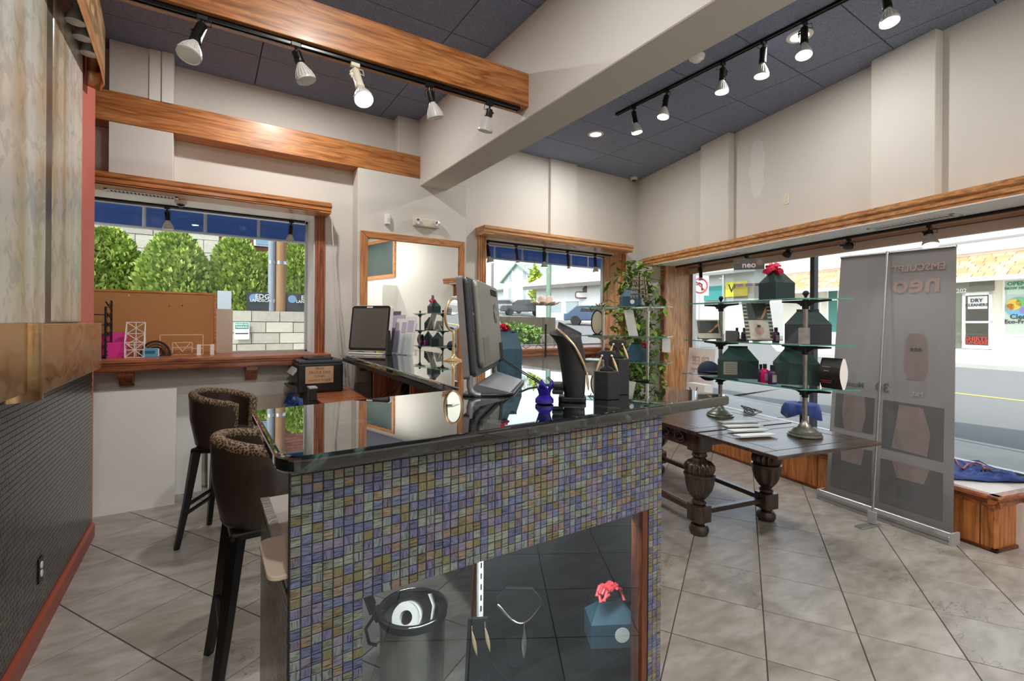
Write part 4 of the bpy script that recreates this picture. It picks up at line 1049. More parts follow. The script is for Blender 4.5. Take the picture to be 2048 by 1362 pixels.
# card stands on the middle shelf
dark_print = plain('dark_print', (52,48,44), .5); flesh = plain('skin_print', (196,140,110), .6); card_grey = plain('card_grey', (186,178,168), .6)
def easel_card(P, rz, w_, h, label, striped):
    t = thing('card_stand', label, 'card stand', P, rz); lean = .32
    R = Matrix.Translation((0, 0, .012)) @ Matrix.Rotation(-lean, 4, 'X')
    bd = MB(R).box(-w_/2, w_/2, 0, .006, 0, h).build('board', card_grey, t)
    MB(R).box(-w_/2, w_/2, -.02, .004, 0, .014).build('lip', card_grey, t)
    MB().add([(-.02, .012, .01), (.02, .012, .01), (.02, .10, .0), (-.02, .10, 0), (-.02, math.sin(lean)*h*.7, h*.66), (.02, math.sin(lean)*h*.7, h*.66)], [(0,1,2,3), (2,5,4,3), (0,3,4), (1,5,2), (0,4,5,1)]).build('prop', card_grey, t)
    if striped:
        for i in range(10):
            z = .02 + i*(h-.03)/10
            for s in (-1, 1): MB(R).box(s*w_/2, s*(w_/2-.028), -.0012, 0, z, z+(h-.03)/20).build('stripe', dark_print, bd)
        MB(R).box(-w_/2+.03, w_/2-.03, -.0016, 0, h*.52, h*.95).build('photo_print', dark_print, bd)
        MB(R).prism([(-.02, h*.55), (.02, h*.55), (w_/2-.034, h*.86), (w_/2-.034, h*.72), (.03, h*.53)], -.0024, -.0016, 'y').build('photo_figure', flesh, bd)
        MB(R).box(-w_/2+.03, w_/2-.03, -.0016, 0, h*.06, h*.5).build('poster_print', plain('poster_cream', (214,200,186), .6), bd)
        MB(R).lathe([(.034, 0), (.034, .0008), (1e-6, .0008)], 20, (0, -.0016, h*.26), (0, -1, 0)).build('poster_figure', plain('poster_pink', (200,160,146), .6), bd)
        MB(R).box(-.012, .012, -.003, -.0024, h*.33, h*.39).build('poster_figure_hair', dark_print, bd)
    else:
        MB(R).box(-w_/2+.012, w_/2-.012, -.0016, 0, h*.3, h*.94).build('photo_print', dark_print, bd)
        MB(R).prism([(-.01, h*.34), (.02, h*.34), (w_/2-.014, h*.8), (w_/2-.014, h*.66)], -.0024, -.0016, 'y').build('photo_figure', flesh, bd)
    return t
P = ond(1522, 3.46, Z2); easel_card(P, face(P)+.4, .2, .31, 'striped easel card with photo and poster, middle shelf', True)
P = ond(1419, 3.78, Z2); easel_card(P, face(P)+.4, .19, .165, 'small photo card stand at the left of the middle shelf', False)
P = ond(1440, 3.95, Z2); t = thing('card_box', 'small grey box of cards beside the left pole', 'box', P, face(P)); MB().box(-.03, .03, 0, .05, 0, .05).build('box_body', card_grey, t); MB().box(-.024, .024, .006, .044, .05, .07).build('cards', paper, t)
P = ond(1464, 3.6, Z2); t = thing('black_card', 'plain black card propped before the smoky bottles', 'card', P, face(P)); MB(Matrix.Rotation(-.25, 4, 'X')).box(-.045, .045, 0, .004, 0, .085).build('card', plain('black_card_m', (64,60,58), .5), t); MB().box(-.05, .05, -.03, .03, 0, .004).build('foot', MATS['black_card_m'], t)
P = ond(1487, 3.58, Z2); tag(MB().box(-.05, .05, -.015, .02, 0, .022).build('tester_tray', plain('tray_dark', (46,44,46), .4), loc=P), 'low dark tray in front of the smoky bottles', 'tray')
P = ond(1604, 3.12, Z2); t = thing('acrylic_wedge', 'clear acrylic wedge with a grey photo before the charcoal box', 'display', P, face(P))
MB().prism([(-.11, 0), (.05, 0), (.0, .12), (-.01, .12)], -.02, .02, 'y').build('wedge', acrylic, t); MB().box(-.02, .045, -.024, -.021, .004, .11).build('photo', noisy('grey_photo', [(80,80,80), (180,176,170)], 30, rough=.5), t)
# clear sign holder with printed heading
P = ond(1497, 3.56, Z3); t = thing('sign_holder', 'clear upright sign holder with black heading, top shelf', 'sign', P, face(P)+.08)
W, H_ = .215, .325
MB().box(-W/2, W/2, -.004, -.002, 0, H_).build('front_sheet', acrylic, t); MB().box(-W/2, W/2, .002, .004, 0, H_).build('back_sheet', acrylic, t); MB().box(-W/2, W/2, -.04, .04, 0, .004).build('foot', acrylic, t)
hdp = MB().box(-W/2+.003, W/2-.003, -.0015, .0015, H_*.74, H_-.003).build('heading_print', plain('heading_black', (58,50,48), .5), t)
text_mesh('heading_text', 'neo', .062, plain('heading_text', (216,208,204), .6), hdp, frame((.0, -.005, H_*.845), (1,0,0), (0,0,1)), bold=True)
text_mesh('heading_mark', '<', .04, plain('mark_red', (190,80,76), .6), hdp, frame((-.075, -.005, H_*.9), (1,0,0), (0,0,1)))
MB().lathe([(.024, 0), (.024, .0006), (1e-6, .0006)], 18, (.072, -.0045, H_*.9), (0,-1,0)).build('portrait_print', plain('portrait', (120,100,90), .6), hdp)
low = MB().box(-W/2+.003, W/2-.003, -.001, .001, .02, H_*.42).build('lower_print', glass('lower_film', (222,216,210)), t)
for k in range(3):
    MB().box(-.09+k*.066, -.04+k*.066, -.006, -.0045, H_*.35, H_*.41).build('print_block', plain('film_%d' % k, [(176,120,150), (150,120,170), (130,110,120)][k], .6), low)
# flat papers, poster, cap and bag at the far end of the bottom shelf
P = ond(1412, 3.84, Z1); t = thing('magazine', 'dark magazine lying flat at the left of the bottom shelf', 'magazine', P, face(P)+.4); MB().box(-.12, .12, -.05, .09, 0, .006).build('pages', paper, t); MB().box(-.12, .12, -.05, .09, .006, .008).build('cover', noisy('mag_cover', [(30,30,34), (90,88,86)], 14, rough=.3), t)
P = ond(1418, 4.02, Z1); t = thing('baseball_cap', 'dark navy cap beside the labelled green box', 'cap', P, face(P)); navy = plain('navy_cloth', (40,52,78), .8)
MB().ball((0, 0, .02), .09, 20, (1, .9, .95)).build('crown', navy, t, smooth=80); MB().lathe([(.0001, .03), (.1, .028), (.1, .034), (.0001, .038)], 20, (.05, -.05, -.01)).build('peak', navy, t, smooth=40)
# brochures and frames lying on the table
TZ = .7655
for i, (px, py) in enumerate(((1478, 838), (1488, 846), (1500, 855), (1514, 865))):
    P = on(px, py, .766); a = -.47 + .035*i
    t = thing('brochure', 'white folded brochure on the table, %s from the window side' % ['first', 'second', 'third', 'last'][i], 'brochure', P + Vector((0, 0, .0005 + .0015*i)), a, 'fanned brochures on the carved table')
    MB().box(-.14, .14, -.04, .04, 0, .004).build('sheet', paper, t); MB(Matrix.Rotation(-.05, 4, 'X')).box(-.14, .14, -.04, .045, .004, .006).build('cover', noisy('brochure_print', [(214,212,208), (168,166,168)], 12, rough=.3) if i == 0 else MATS['brochure_print'], t)
P = on(1508, 819, .7655)
for i in range(3):
    t = thing('wire_easel', 'black wire plate easel lying on the table, %s' % ['front one', 'middle one', 'rear one'][i], 'easel', P + TU*(.07*i-.05) + TV*(.05*i), TRZ + .3 + .25*i, 'wire easels on the carved table')
    MB().tube([(-.1, 0, .004), (.1, .01, .004), (.1, .08, .02), (-.1, .07, .02)], .0035, 6, closed=True).build('loop', black_metal, t, smooth=60)
    MB().tube([(-.04, 0, .005), (-.02, .09, .03)], .003, 5).tube([(.05, 0, .005), (.04, .09, .03)], .003, 5).build('prong', black_metal, t, smooth=60)

# ================================================================== ROLL-UP BANNER
bl, br = Vector((4.455, 1.946, 0)), Vector((4.274, 1.04, 0)); tl, tr_ = atd(1680, 506, 3.93), atd(1911, 480, 3.15)
ban = thing('roll_up_banner', 'tall grey roll-up banner seen from behind by the platform', 'banner')
bd = (br-bl).normalized(); bn = Vector((bd.y, -bd.x, 0));  bn = bn if bn.dot(Vector((-1, -.4, 0))) > 0 else -bn
L_ = (br-bl).length
Mb = frame(bl, bd, Vector((0,0,1)).cross(bd))
yy = (Mb.inverted() @ (bl+bn*.05)).y; sg = 1 if yy > 0 else -1
MB(Mb).prism([(-.0*sg, 0), (.1*-sg, 0), (.1*-sg, .05), (.07*-sg, .085), (.02*-sg, .085), (0, .055)], 0, L_, 'x').build('cassette', alu, ban, bevel=.006)
MB(Mb).box(-.012, .002, -.1*sg, 0, 0, .085).build('end_cap', silver, ban); MB(Mb).box(L_-.002, L_+.012, -.1*sg, 0, 0, .085).build('end_cap', silver, ban)
MB(Mb).box(.003, L_-.003, -.001*sg-.001, .001*sg, .028, .031).build('groove', black_matte, ban)
bl2, br2 = bl - bn*.045 + bd*.04 + Vector((0,0,.08)), br - bn*.045 + Vector((0,0,.08))
def bray(x, y):
    d = ray(x, y); return CAM + d*((bl2-CAM).dot(bn)/d.dot(bn))
tl, tr_ = bray(1680, 506), bray(1911, 480)
cloth_m, n_, b_ = _mat('banner_cloth'); b_.inputs['Base Color'].default_value = lin((138,136,136)); b_.inputs['Roughness'].default_value = .45
tl_n = n_.nodes.new('ShaderNodeBsdfTranslucent'); tl_n.inputs[0].default_value = lin((168,162,162)); mxs = n_.nodes.new('ShaderNodeMixShader'); mxs.inputs[0].default_value = .22
n_.links.new(b_.outputs[0], mxs.inputs[1]); n_.links.new(tl_n.outputs[0], mxs.inputs[2]); n_.links.new(mxs.outputs[0], n_.nodes['Material Output'].inputs['Surface'])
NR = 12
rows = [[bl2.lerp(tl, j/NR).lerp(br2.lerp(tr_, j/NR), i/10) for i in range(11)] for j in range(NR+1)]
sheet = MB().sheet(rows).build('banner_sheet', cloth_m, ban, smooth=60)
MB().tube([tl, tr_], .011, 8).build('top_rail', alu, ban, smooth=40)
pb = atz(1750, 1040, .0); ptop = bray(1776, 492) + bn*.02
MB().tube([pb + Vector((0,0,.03)), ptop], .009, 10).build('support_pole', alu, ban, smooth=40)
MB(Matrix.Translation(pb) @ Matrix.Rotation(math.atan2(bn.y, bn.x), 4, 'Z')).box(-.05, .16, -.03, .03, 0, .012).build('foot', alu, ban, bevel=.004)
MB().cbox(pb + Vector((0, 0, .06)), (.03, .05, .09)).build('pole_socket', silver, ban)
def bpt(u, v):   # point just off the camera side of the sheet
    a = bl2.lerp(tl, v).lerp(br2.lerp(tr_, v), u); return a + bn*.0015
def bblock(name, u0, u1, v0, v1, mat):
    return MB().quad(bpt(u0, v0), bpt(u1, v0), bpt(u1, v1), bpt(u0, v1)).build(name, mat, sheet)
show = plain('show_through_dark', (104,104,106), .5); showp = plain('show_through_pink', (166,144,138), .5); showl = plain('show_through_light', (170,160,156), .5)
bblock('print_panel', .04, .40, .285, .43, show); bblock('print_panel', .47, .93, .24, .43, show)
bblock('print_panel', .04, .40, .03, .22, show); bblock('print_panel', .47, .93, .03, .20, show)
figm = plain('show_through_figure', (142,130,129), .5)
def bfig(pts): MB().add([tuple(bpt(u, v) + bn*.001) for u, v in pts], [tuple(range(len(pts)))]).build('print_figure', figm, sheet)
bfig([(.14, .285), (.3, .285), (.33, .35), (.31, .43), (.12, .43), (.11, .35)]); bfig([(.55, .25), (.82, .245), (.84, .33), (.78, .42), (.6, .42), (.58, .34)])
bfig([(.13, .15), (.31, .15), (.33, .22), (.11, .22)]); bfig([(.6, .14), (.8, .14), (.84, .2), (.56, .2)])
ux = (bpt(.6, .5)-bpt(.4, .5)).normalized(); uz = (bpt(.5, .6)-bpt(.5, .4)).normalized()
def btext(s, u, v, size, mat):   # lettering shows through from the far side, so it reads backwards
    text_mesh('print_text', s, size, mat, sheet, frame(bpt(u, v) + bn*.003, ux, uz) @ Matrix.Diagonal((-1, 1, 1, 1)), bold=True)
btext('EMSCULPT', .715, .935, .07, showp); btext('neo', .70, .875, .2, showp)
btext('one', .72, .635, .05, show); btext('Muscle', .2, .475, .06, show); btext('30', .46, .475, .1, show); btext('Fat', .74, .47, .06, showl)
fg = MB(); ce = bpt(.72, .635)
bfig([(.64, .67), (.67, .69), (.77, .69), (.8, .67), (.81, .56), (.78, .52), (.66, .52), (.63, .56)])
# ================================================================== ON THE GRANITE COUNTER
CT = HC + .0006
# ---- all-in-one computer seen from behind
Na, Fa = Vector((.925, 1.745, 0)), Vector((1.36, 2.25, 0)); pd = (Fa-Na).normalized(); bk_ = Vector((pd.y, -pd.x, 0))   # bk_: back side, towards the camera's right
W_ = .655
pc = thing('desktop_computer', 'silver and black all-in-one computer seen from behind', 'computer', Na.lerp(Fa, .5) + Vector((0, 0, CT)), math.atan2(pd.y, pd.x))
# local: x along the panel (near -> far), y = screen side (left of x), -y = back
graph = plain('graphite_plastic', (58,60,64), .42); satin = noisy('satin_grey', [(138,136,132), (152,150,146)], 3, rough=.32, metal=.35)
silv = plain('silver_trim', (150,151,154), .32, metal=.5)
tilt = Matrix.Rotation(math.radians(-5), 4, 'X')
Mt = Matrix.Translation((0, 0, .075)) @ tilt
hw = W_/2
MB(Mt).prism(rounded(rect(-hw, hw, 0, .44), [.012]*4, 4), -.006, .022, 'y').build('screen_bezel', silv, pc)
MB(Mt).box(-hw+.012, hw-.012, .0222, .0236, .015, .425).build('screen', plain('dark_screen', (12,13,15), .08), pc)
MB(Mt).prism(rounded(rect(-hw+.006, hw-.006, .004, .436), [.03]*4, 4), -.03, -.006, 'y').build('back_rim', graph, pc, bevel=.014, seg=3)
bkp = MB(Mt).prism(rounded(rect(-hw+.075, hw-.03, .035, .428), [.03]*4, 4), -.055, -.028, 'y').build('back_cover', satin, pc, bevel=.012, seg=3)
MB(Mt).box(hw-.26, hw-.1, -.058, -.052, .375, .405).build('vent_grille', black_matte, bkp)
MB(Mt).box(hw-.55, hw-.42, -.0575, -.053, .045, .17).build('port_cover', plain('port_grey', (118,116,112), .5), bkp)
MB(Mt).box(hw-.12, hw-.02, -.057, -.045, .03, .13).build('connector_bay', black_matte, bkp)
lg = MB(Mt).lathe([(.052, 0), (.052, .003), (1e-6, .003)], 32, (hw-.165, -.054, .285), (0,-1,0)).build('logo_badge', plain('badge_dark', (88,86,84), .25, metal=.6), bkp)
text_mesh('logo_text', 'hp', .085, plain('badge_light', (186,184,180), .2, metal=.7), lg, Mt @ frame((hw-.165, -.0585, .282), (1,0,0), (0,0,1)))
MB(Mt).prism(rounded(rect(-hw+.02, -hw+.065, .2, .4), [.012]*4, 3), -.0325, -.029, 'y').build('drive_bay', graph, pc, bevel=.002)
MB(Mt).box(-hw+.03, -hw+.05, -.036, -.03, .27, .278).build('eject_button', chrome, pc)
for x in (-hw+.02, hw-.02):
    MB().tube([(x, -.002, .09), (x, -.002, .045), (x, -.008, .02), (x, -.03, .008), (x, -.05, .006)], [.014, .015, .015, .013, .01], 8).build('front_foot', silv, pc, smooth=60)
MB().prism(rounded([(-hw+.0, .035), (hw-.0, .035), (hw-.06, -.18), (-hw+.06, -.18)], [.03, .03, .08, .08], 6), 0, .012).build('stand_base', plain('stand_dark', (46,50,54), .3), pc, bevel=.004)
MB().add([(-.28, -.02, .05), (.28, -.02, .05), (.24, -.165, .012), (-.24, -.165, .012), (-.28, .0, .012), (.28, .0, .012)], [(0,3,2,1), (0,1,5,4), (0,4,3), (1,2,5), (2,3,4,5)]).build('stand_wedge', plain('stand_light', (142,146,148), .35, metal=.3), pc, smooth=20)
cb = [Vector((hw-.08, -.05, .12)), Vector((hw-.05, -.12, .07)), Vector((hw-.1, -.2, .03)), Vector((hw-.2, -.27, .006)), Vector((hw-.26, -.3, .005)), Vector((hw-.22, -.34, .006)), Vector((hw-.14, -.3, .03))]
for i in range(2):
    MB().tube([p + Vector((.01*i, -.006*i, .004*i)) for p in cb], .0032, 6).build('cable', black, pc, smooth=60)
# ---- second all-in-one, screen towards the camera
P = on(737, 712, CT); t = thing('desktop_computer', 'all-in-one computer with blank dark screen at the counter far end', 'computer', P, face(P) - .62)
Mt = Matrix.Translation((0, 0, .03)) @ Matrix.Rotation(math.radians(-8), 4, 'X')
MB(Mt).prism(rounded(rect(-.23, .23, 0, .46), [.03]*4, 4), -.01, .04, 'y').build('case', white_pl, t, bevel=.004)
MB(Mt).prism(rounded(rect(-.225, .225, .004, .456), [.03]*4, 4), -.014, -.009, 'y').build('bezel', plain('bezel_dark', (38,34,32), .3), t)
MB(Mt).box(-.205, .205, -.016, -.0138, .03, .43).build('screen', plain('screen_glass', (96,92,88), .06, spec=.8), t)
MB(Mt).box(-.05, .02, -.0162, -.014, .435, .448).build('badge', white_pl, t)
MB().box(-.2, .2, -.05, .14, 0, .014).build('base', white_pl, t, bevel=.004); MB().box(-.06, .06, .02, .05, .01, .15).build('neck', white_pl, t)
# ---- brochure racks
lilac = plain('lilac_print', (196,186,206), .5); mauve = plain('mauve_print', (120,90,120), .5)
for i, (px, py, dx, h, m) in enumerate(((783, 710, 0, .44, mauve), (793, 711, .0, .40, lilac), (804, 712, .0, .36, paper), (815, 713, .0, .38, paper))):
    P = on(px, py, CT); t = thing('brochure_rack', '%s brochure rack of white leaflets beside the far computer' % ['leftmost dark', 'second lilac', 'third white', 'rightmost white'][i], 'brochure holder', P, face(P) - .75, 'brochure racks on the counter')
    R = Matrix.Rotation(-.17, 4, 'X')
    MB(R).box(-.055, .055, 0, .012, .01, h).build('leaflets', m, t); MB(R).box(-.06, .06, -.03, -.027, .0, h*.55).build('front_pocket', acrylic, t); MB(R).box(-.06, .06, .013, .016, 0, h*.9).build('back_plate', acrylic, t)
    MB().box(-.06, .06, -.03, .07, 0, .004).build('foot', acrylic, t); MB(R).box(-.04, .04, -.002, 0, h*.6, h*.9).build('leaflet_print', lilac if m is not lilac else paper, t)
P = on(762, 712, CT); t = thing('tape_dispenser', 'small yellow tape dispenser before the far computer', 'dispenser', P, face(P)); yel = plain('yellow_plastic', (226,208,70), .4)
MB().lathe([(.012, -.012), (.032, -.012), (.032, .012), (.012, .012)], 20, (0, 0, .055), (0,1,0)).build('roll', yel, t, smooth=40); MB().prism([(-.04, 0), (.05, 0), (.045, .02), (.0, .03), (-.04, .04)], -.016, .016, 'y').build('body', yel, t, bevel=.003)
P = on(777, 714, CT); tag(MB().prism([(-.02, 0), (.03, 0), (.012, .24), (-.005, .24)], -.03, .03, 'y').build('black_stand', black, loc=P, bevel=.004), 'narrow black stand between computer and brochures', 'stand')
# ---- gold table mirror
P = on(908, 723, CT); t = thing('table_mirror', 'oval gold table mirror on a slim stand', 'mirror', P, face(P) + .75); gp = plain('champagne', (222,194,150), .3, metal=.6)
MB().lathe([(.085, 0), (.085, .006), (.05, .016), (.022, .03), (.013, .06), (.016, .08), (.01, .12), (.013, .16), (.01, .2), (.014, .24), (.008, .25)], 28).build('stand', gp, t, smooth=50)
Mo = Matrix.Translation((0, 0, .385)) @ Matrix.Rotation(.08, 4, 'X')
ell = [(.095*math.cos(a), 0, .135*math.sin(a)) for a in [2*PI*i/40 for i in range(40)]]
MB(Mo).tube(ell, .011, 8, closed=True).build('rim', gp, t, smooth=60)
MB(Mo).prism([(x, z) for x, _, z in ell], -.003, .003, 'y').build('looking_glass', mirror_m, t)
# ---- teal gift box with a red bow, behind the computer
P = Vector((1.515, 2.40, CT)); t = gable_box(P, face(P)+.5, .10, .09, .285, teal, 'tall teal gift box with red bow behind the computer'); bow(t, (-.0, 0, .28), .036, plain('red_tissue', (206,30,56), .6), seed=9)
P = Vector((1.66, 2.52, CT)); gable_box(P, face(P)+.2, .10, .08, .27, teal, 'second teal gift box peeping out behind the tall one')
# ---- glass lotus on a clear stem
P = on(1091, 806, CT); t = thing('glass_lotus', 'glass lotus flower on a clear stem with cobalt blue base', 'ornament', P)
cobalt = plain('cobalt_glass', (44,32,150), .06, spec=.8); clear = glass('clear_rod', (236,240,242), boost=.06); petal = plain('lotus_petal', (238,222,204), .2, spec=.7)
MB().lathe([(.03, 0), (.036, .004), (.036, .018), (.022, .034), (.026, .05), (.03, .06), (.016, .066)], 24).build('base', cobalt, t, smooth=40)
for k in range(5):
    a = k*2*PI/5; d = Vector((math.cos(a), math.sin(a), 0)); s_ = Vector((-d.y, d.x, 0))
    MB().sheet([[d*.012 + s_*w - Vector((0,0,0)) + Vector((0,0,.05)) for w in (-.012, 0, .012)], [d*.03 + s_*w + Vector((0,0,.068)) for w in (-.014, 0, .014)], [d*.038 + s_*w + Vector((0,0,.088)) for w in (-.003, 0, .003)]]).build('base_petal', cobalt, t, smooth=60, solid=.003)
MB().tube([(0, 0, .05), (0, 0, .385)], .0105, 14).build('stem', clear, t, smooth=40)
MB().box(-.009, -.001, -.0125, -.0105, .18, .31).build('stem_insert', black_matte, t)
for ring, (n, r, tilt_, ln) in enumerate(((8, .008, .15, .052), (6, .006, .75, .036))):
    for k in range(n):
        a = 2*PI*k/n + ring*.4; d = Vector((math.cos(a), math.sin(a), 0)); s_ = Vector((-d.y, d.x, 0)); up = Vector((0,0,1)); O = Vector((0,0,.385))
        f = lambda q, w: O + d*(r + ln*q*math.cos(tilt_*q)) + up*(ln*q*math.sin(tilt_*q)*(1+.5*q) - .004*math.sin(PI*q)) + s_*w
        MB().sheet([[f(0, -.005), f(0, 0), f(0, .005)], [f(.5, -.018) + up*.004, f(.5, 0), f(.5, .018) + up*.004], [f(.85, -.012) + up*.004, f(.85, 0), f(.85, .012) + up*.004], [f(1, -.001), f(1, 0), f(1, .001)]]).build('petal', petal, t, smooth=60, solid=.002)
MB().ball((0, 0, .395), .011, 12).build('seed_head', plain('lotus_heart', (220,196,90), .4), t, smooth=60)
# ---- black necklace bust
velvet = noisy('black_leatherette', [(34,35,37), (44,45,48)], 60, rough=.6, bump=.15)
P = on(1146, 802, CT) + FW*.03; t = thing('necklace_bust', 'black necklace bust with a gold feather chain', 'jewellery display', P, face(P))
rows = []
for z, xl, xr, hd, sl in ((.012, -.026, .054, .045, 0), (.06, -.033, .057, .05, 0), (.12, -.04, .06, .055, 0), (.18, -.05, .056, .062, 0), (.225, -.058, .047, .07, .02), (.245, -.07, .042, .076, .06), (.262, -.09, .04, .078, .1), (.27, -.086, .04, .07, .14), (.276, -.064, .04, .045, .22), (.283, -.056, .04, .036, .34), (.296, -.053, .042, .034, .5), (.298, -.047, .038, .028, .5)):
    rows.append([Vector(((xl+xr)/2 + (xr-xl)/2*math.cos(2*PI*i/32), hd*math.sin(2*PI*i/32), z - sl*((xr-xl)/2*math.cos(2*PI*i/32)))) for i in range(32)])
b_ = MB().sheet(rows, closed=True); b_.add([tuple(p) for p in rows[-1]], [tuple(range(32))]); b_.build('bust', velvet, t, smooth=50)
MB().prism(rounded(rect(-.05, .06, -.05, .05), [.02]*4, 4), 0, .02).build('foot', black, t, bevel=.004)
for k in (0, 1): MB().box(-.075, -.03, -.045, .045, .03+.024*k, .048+.024*k).build('prop_bar', velvet, t, bevel=.006)
gch = [Vector(p) for p in ((-.058, -.02, .292), (-.045, -.052, .284), (-.02, -.076, .262), (.008, -.076, .232), (.03, -.066, .195), (.048, -.045, .155), (.058, -.025, .122), (.063, 0, .11))]
gs_ = []
for a_, c_ in zip(gch, gch[1:]): gs_ += [a_.lerp(c_, k/3) for k in range(3)]
MB().tube(gs_ + [gch[-1]], .0055, 6).build('necklace', gold, t, smooth=60)
MB().sheet([[Vector((.062 + .001*i + w, -.028, .122-.0105*i)) for w in (-.006*math.sin(PI*(i+.6)/8.5), 0, .006*math.sin(PI*(i+.6)/8.5))] for i in range(8)]).build('feather_pendant', gold, t, smooth=50, solid=.002)
# ---- hexagonal blocks with earring holders
def earring_block(P, rz, w_, h, label):
    t = thing('earring_block', label, 'jewellery display', P, rz, 'hexagonal earring blocks')
    hexp = [(w_*.56*math.cos(PI/6+PI*k/3), w_*.5*math.sin(PI/6+PI*k/3)) for k in range(6)]
    MB().prism(hexp, 0, h).build('block', velvet, t, bevel=.002)
    MB().prism([(-.028, h), (.028, h), (.03, h+.008), (.008, h+.02), (.008, h+.045), (.036, h+.06), (.04, h+.075), (.025, h+.086), (-.025, h+.086), (-.04, h+.075), (-.036, h+.06), (-.008, h+.045), (-.008, h+.02), (-.03, h+.008)], -.008, .008, 'y').build('holder', velvet, t, bevel=.004)
    for s in (-1, 1):
        e = MB().sheet([[Vector((s*.022 + s*.003*i + w, -.012 - .001*i, h+.062-.0085*i)) for w in (-.0055*math.sin(PI*(i+.5)/9), 0, .0055*math.sin(PI*(i+.5)/9))] for i in range(9)]).build('feather_earring', gold, t, smooth=60, solid=.0018)
        MB().ball((s*.02, -.012, h+.064), .005, 8).build('ear_stone', plain('crystal', (236,230,222), .1, spec=.9) if 'crystal' not in MATS else MATS['crystal'], e)
    return t
P = on(1219, 797, CT); earring_block(P + FW*.045, face(P) + .12, .105, .115, 'shorter black hexagonal block with gold feather earrings')
P = on(1246, 790, CT); earring_block(P + FW*.09, face(P) + .12, .10, .158, 'taller black hexagonal block with gold feather earrings')

# ================================================================== DESK SIDE
P = Vector((.905, 4.80, .8505)); t = thing('printer', 'black desktop printer with a cardboard note on its side', 'printer', P, 0)
MB().box(-.2, .2, -.19, .2, 0, .27).build('body', black, t, bevel=.012); MB().box(-.19, .2, -.17, .19, .27, .30).build('scanner_lid', graph, t, bevel=.008)
MB().box(-.12, .12, -.12, .12, .30, .325).build('feeder', black, t, bevel=.008); MB().box(-.1, .1, -.13, -.12, .305, .318).build('feeder_slot', graph, t)
MB(Matrix.Translation((-.2, 0, .2)) @ Matrix.Rotation(.7, 4, 'Y')).box(-.02, .0, -.15, .15, -.05, .06).build('control_panel', silver, t, bevel=.004)
MB().box(-.27, -.2, -.12, .12, .06, .075).build('paper_tray', graph, t)
nt_ = MB().box(-.135, .11, -.1925, -.1905, .09, .245).build('note', plain('cardboard', (196,158,122), .8), t)
for k, s in enumerate(('FROM', 'TRUCE 5200', 'TONER', 'HANDY INSIDE')): text_mesh('note_text', s, .036 if k == 1 else .028, plain('pencil_%d' % k, (126,84,62), .8), nt_, frame((-.012, -.193, .225-.036*k), (1,0,0), (0,0,1)))
bag = MB(); q = random.Random(5)
for i in range(26):
    c = Vector((q.uniform(-.05, .05), q.uniform(-.05, .05), q.uniform(.0, .26))); n = Vector((q.uniform(-1,1), q.uniform(-1,1), q.uniform(-.4,.4))).normalized()*.06; o_ = n.orthogonal().normalized()*.07
    bag.add([tuple(c+n), tuple(c+o_), tuple(c-n+Vector((0,0,.03))), tuple(c-o_)], [(0,1,2,3)])
P = aty(594, 800, 4.32); P.z = .62; t = tag(bag.build('plastic_bag', plain('blue_bag', (50,72,120), .3), loc=P), 'crumpled dark blue plastic bag hanging beside the printer', 'bag')
P = aty(601, 775, 4.35); t = thing('desk_phone', 'small black device with pale top beside the printer', 'device', Vector((.77, 4.28, .84))); MB().box(-.03, .03, -.05, .05, 0, .1).build('body', black, t, bevel=.004); MB().box(-.034, .034, -.054, .054, .1, .115).build('top_plate', silver, t, bevel=.003)
bracket = MB().box(.74, .80, 4.24, 4.34, .80, .838).build('side_ledge', black, bpy.data.objects['printer_table'])
# loose cables and devices on the desk shelf
q = random.Random(11)
for i in range(9):
    y = 2.5 + i*.19; pts = [Vector((1.36, y, 1.08)), Vector((1.3+q.uniform(-.05, .05), y+q.uniform(-.06, .06), .95)), Vector((1.2+q.uniform(-.05, .05), y+q.uniform(-.1, .1), .84)), Vector((1.14+q.uniform(-.03, .05), y+q.uniform(-.1, .14), .80)), Vector((1.26, y+q.uniform(.1, .3), .797))]
    sm_p = []
    for a, b_, in zip(pts, pts[1:]): sm_p += [a.lerp(b_, k/4) for k in range(4)]
    tag(MB().tube(sm_p + [pts[-1]], .005 if i % 3 else .0075, 6).build('cable', black if i % 3 else plain('cable_grey_%d' % i, (120,104,88), .6), smooth=60), 'tangled cable under the counter, number %s of the bundle' % ['one', 'two', 'three', 'four', 'five', 'six', 'seven', 'eight', 'nine'][i], 'cable', 'cables under the counter')
for i, (x, y, w_, d_, h) in enumerate(((1.25, 3.55, .16, .2, .05), (1.27, 3.1, .12, .16, .04), (1.27, 2.6, .2, .14, .06))):
    t = thing('power_adapter', 'flat black power adapter on the desk shelf, %s' % ['farthest', 'middle', 'nearest'][i], 'adapter', (x, y, .786), .2*i, 'power adapters under the counter')
    MB().box(-w_/2, w_/2, -d_/2, d_/2, 0, h).build('body', black, t, bevel=.006); MB().ball((0, -d_/2, h*.6), .006, 8).build('lamp', plain('led_%d' % i, (180,190,190), .3), t)
t = MB().box(1.33, 1.34, 3.98-.3, 3.98-.02, .88, 1.08).build('notice', plain('notice_brown', (120,78,56), .8)); tag(t, 'brown paper notice taped under the counter', 'notice')

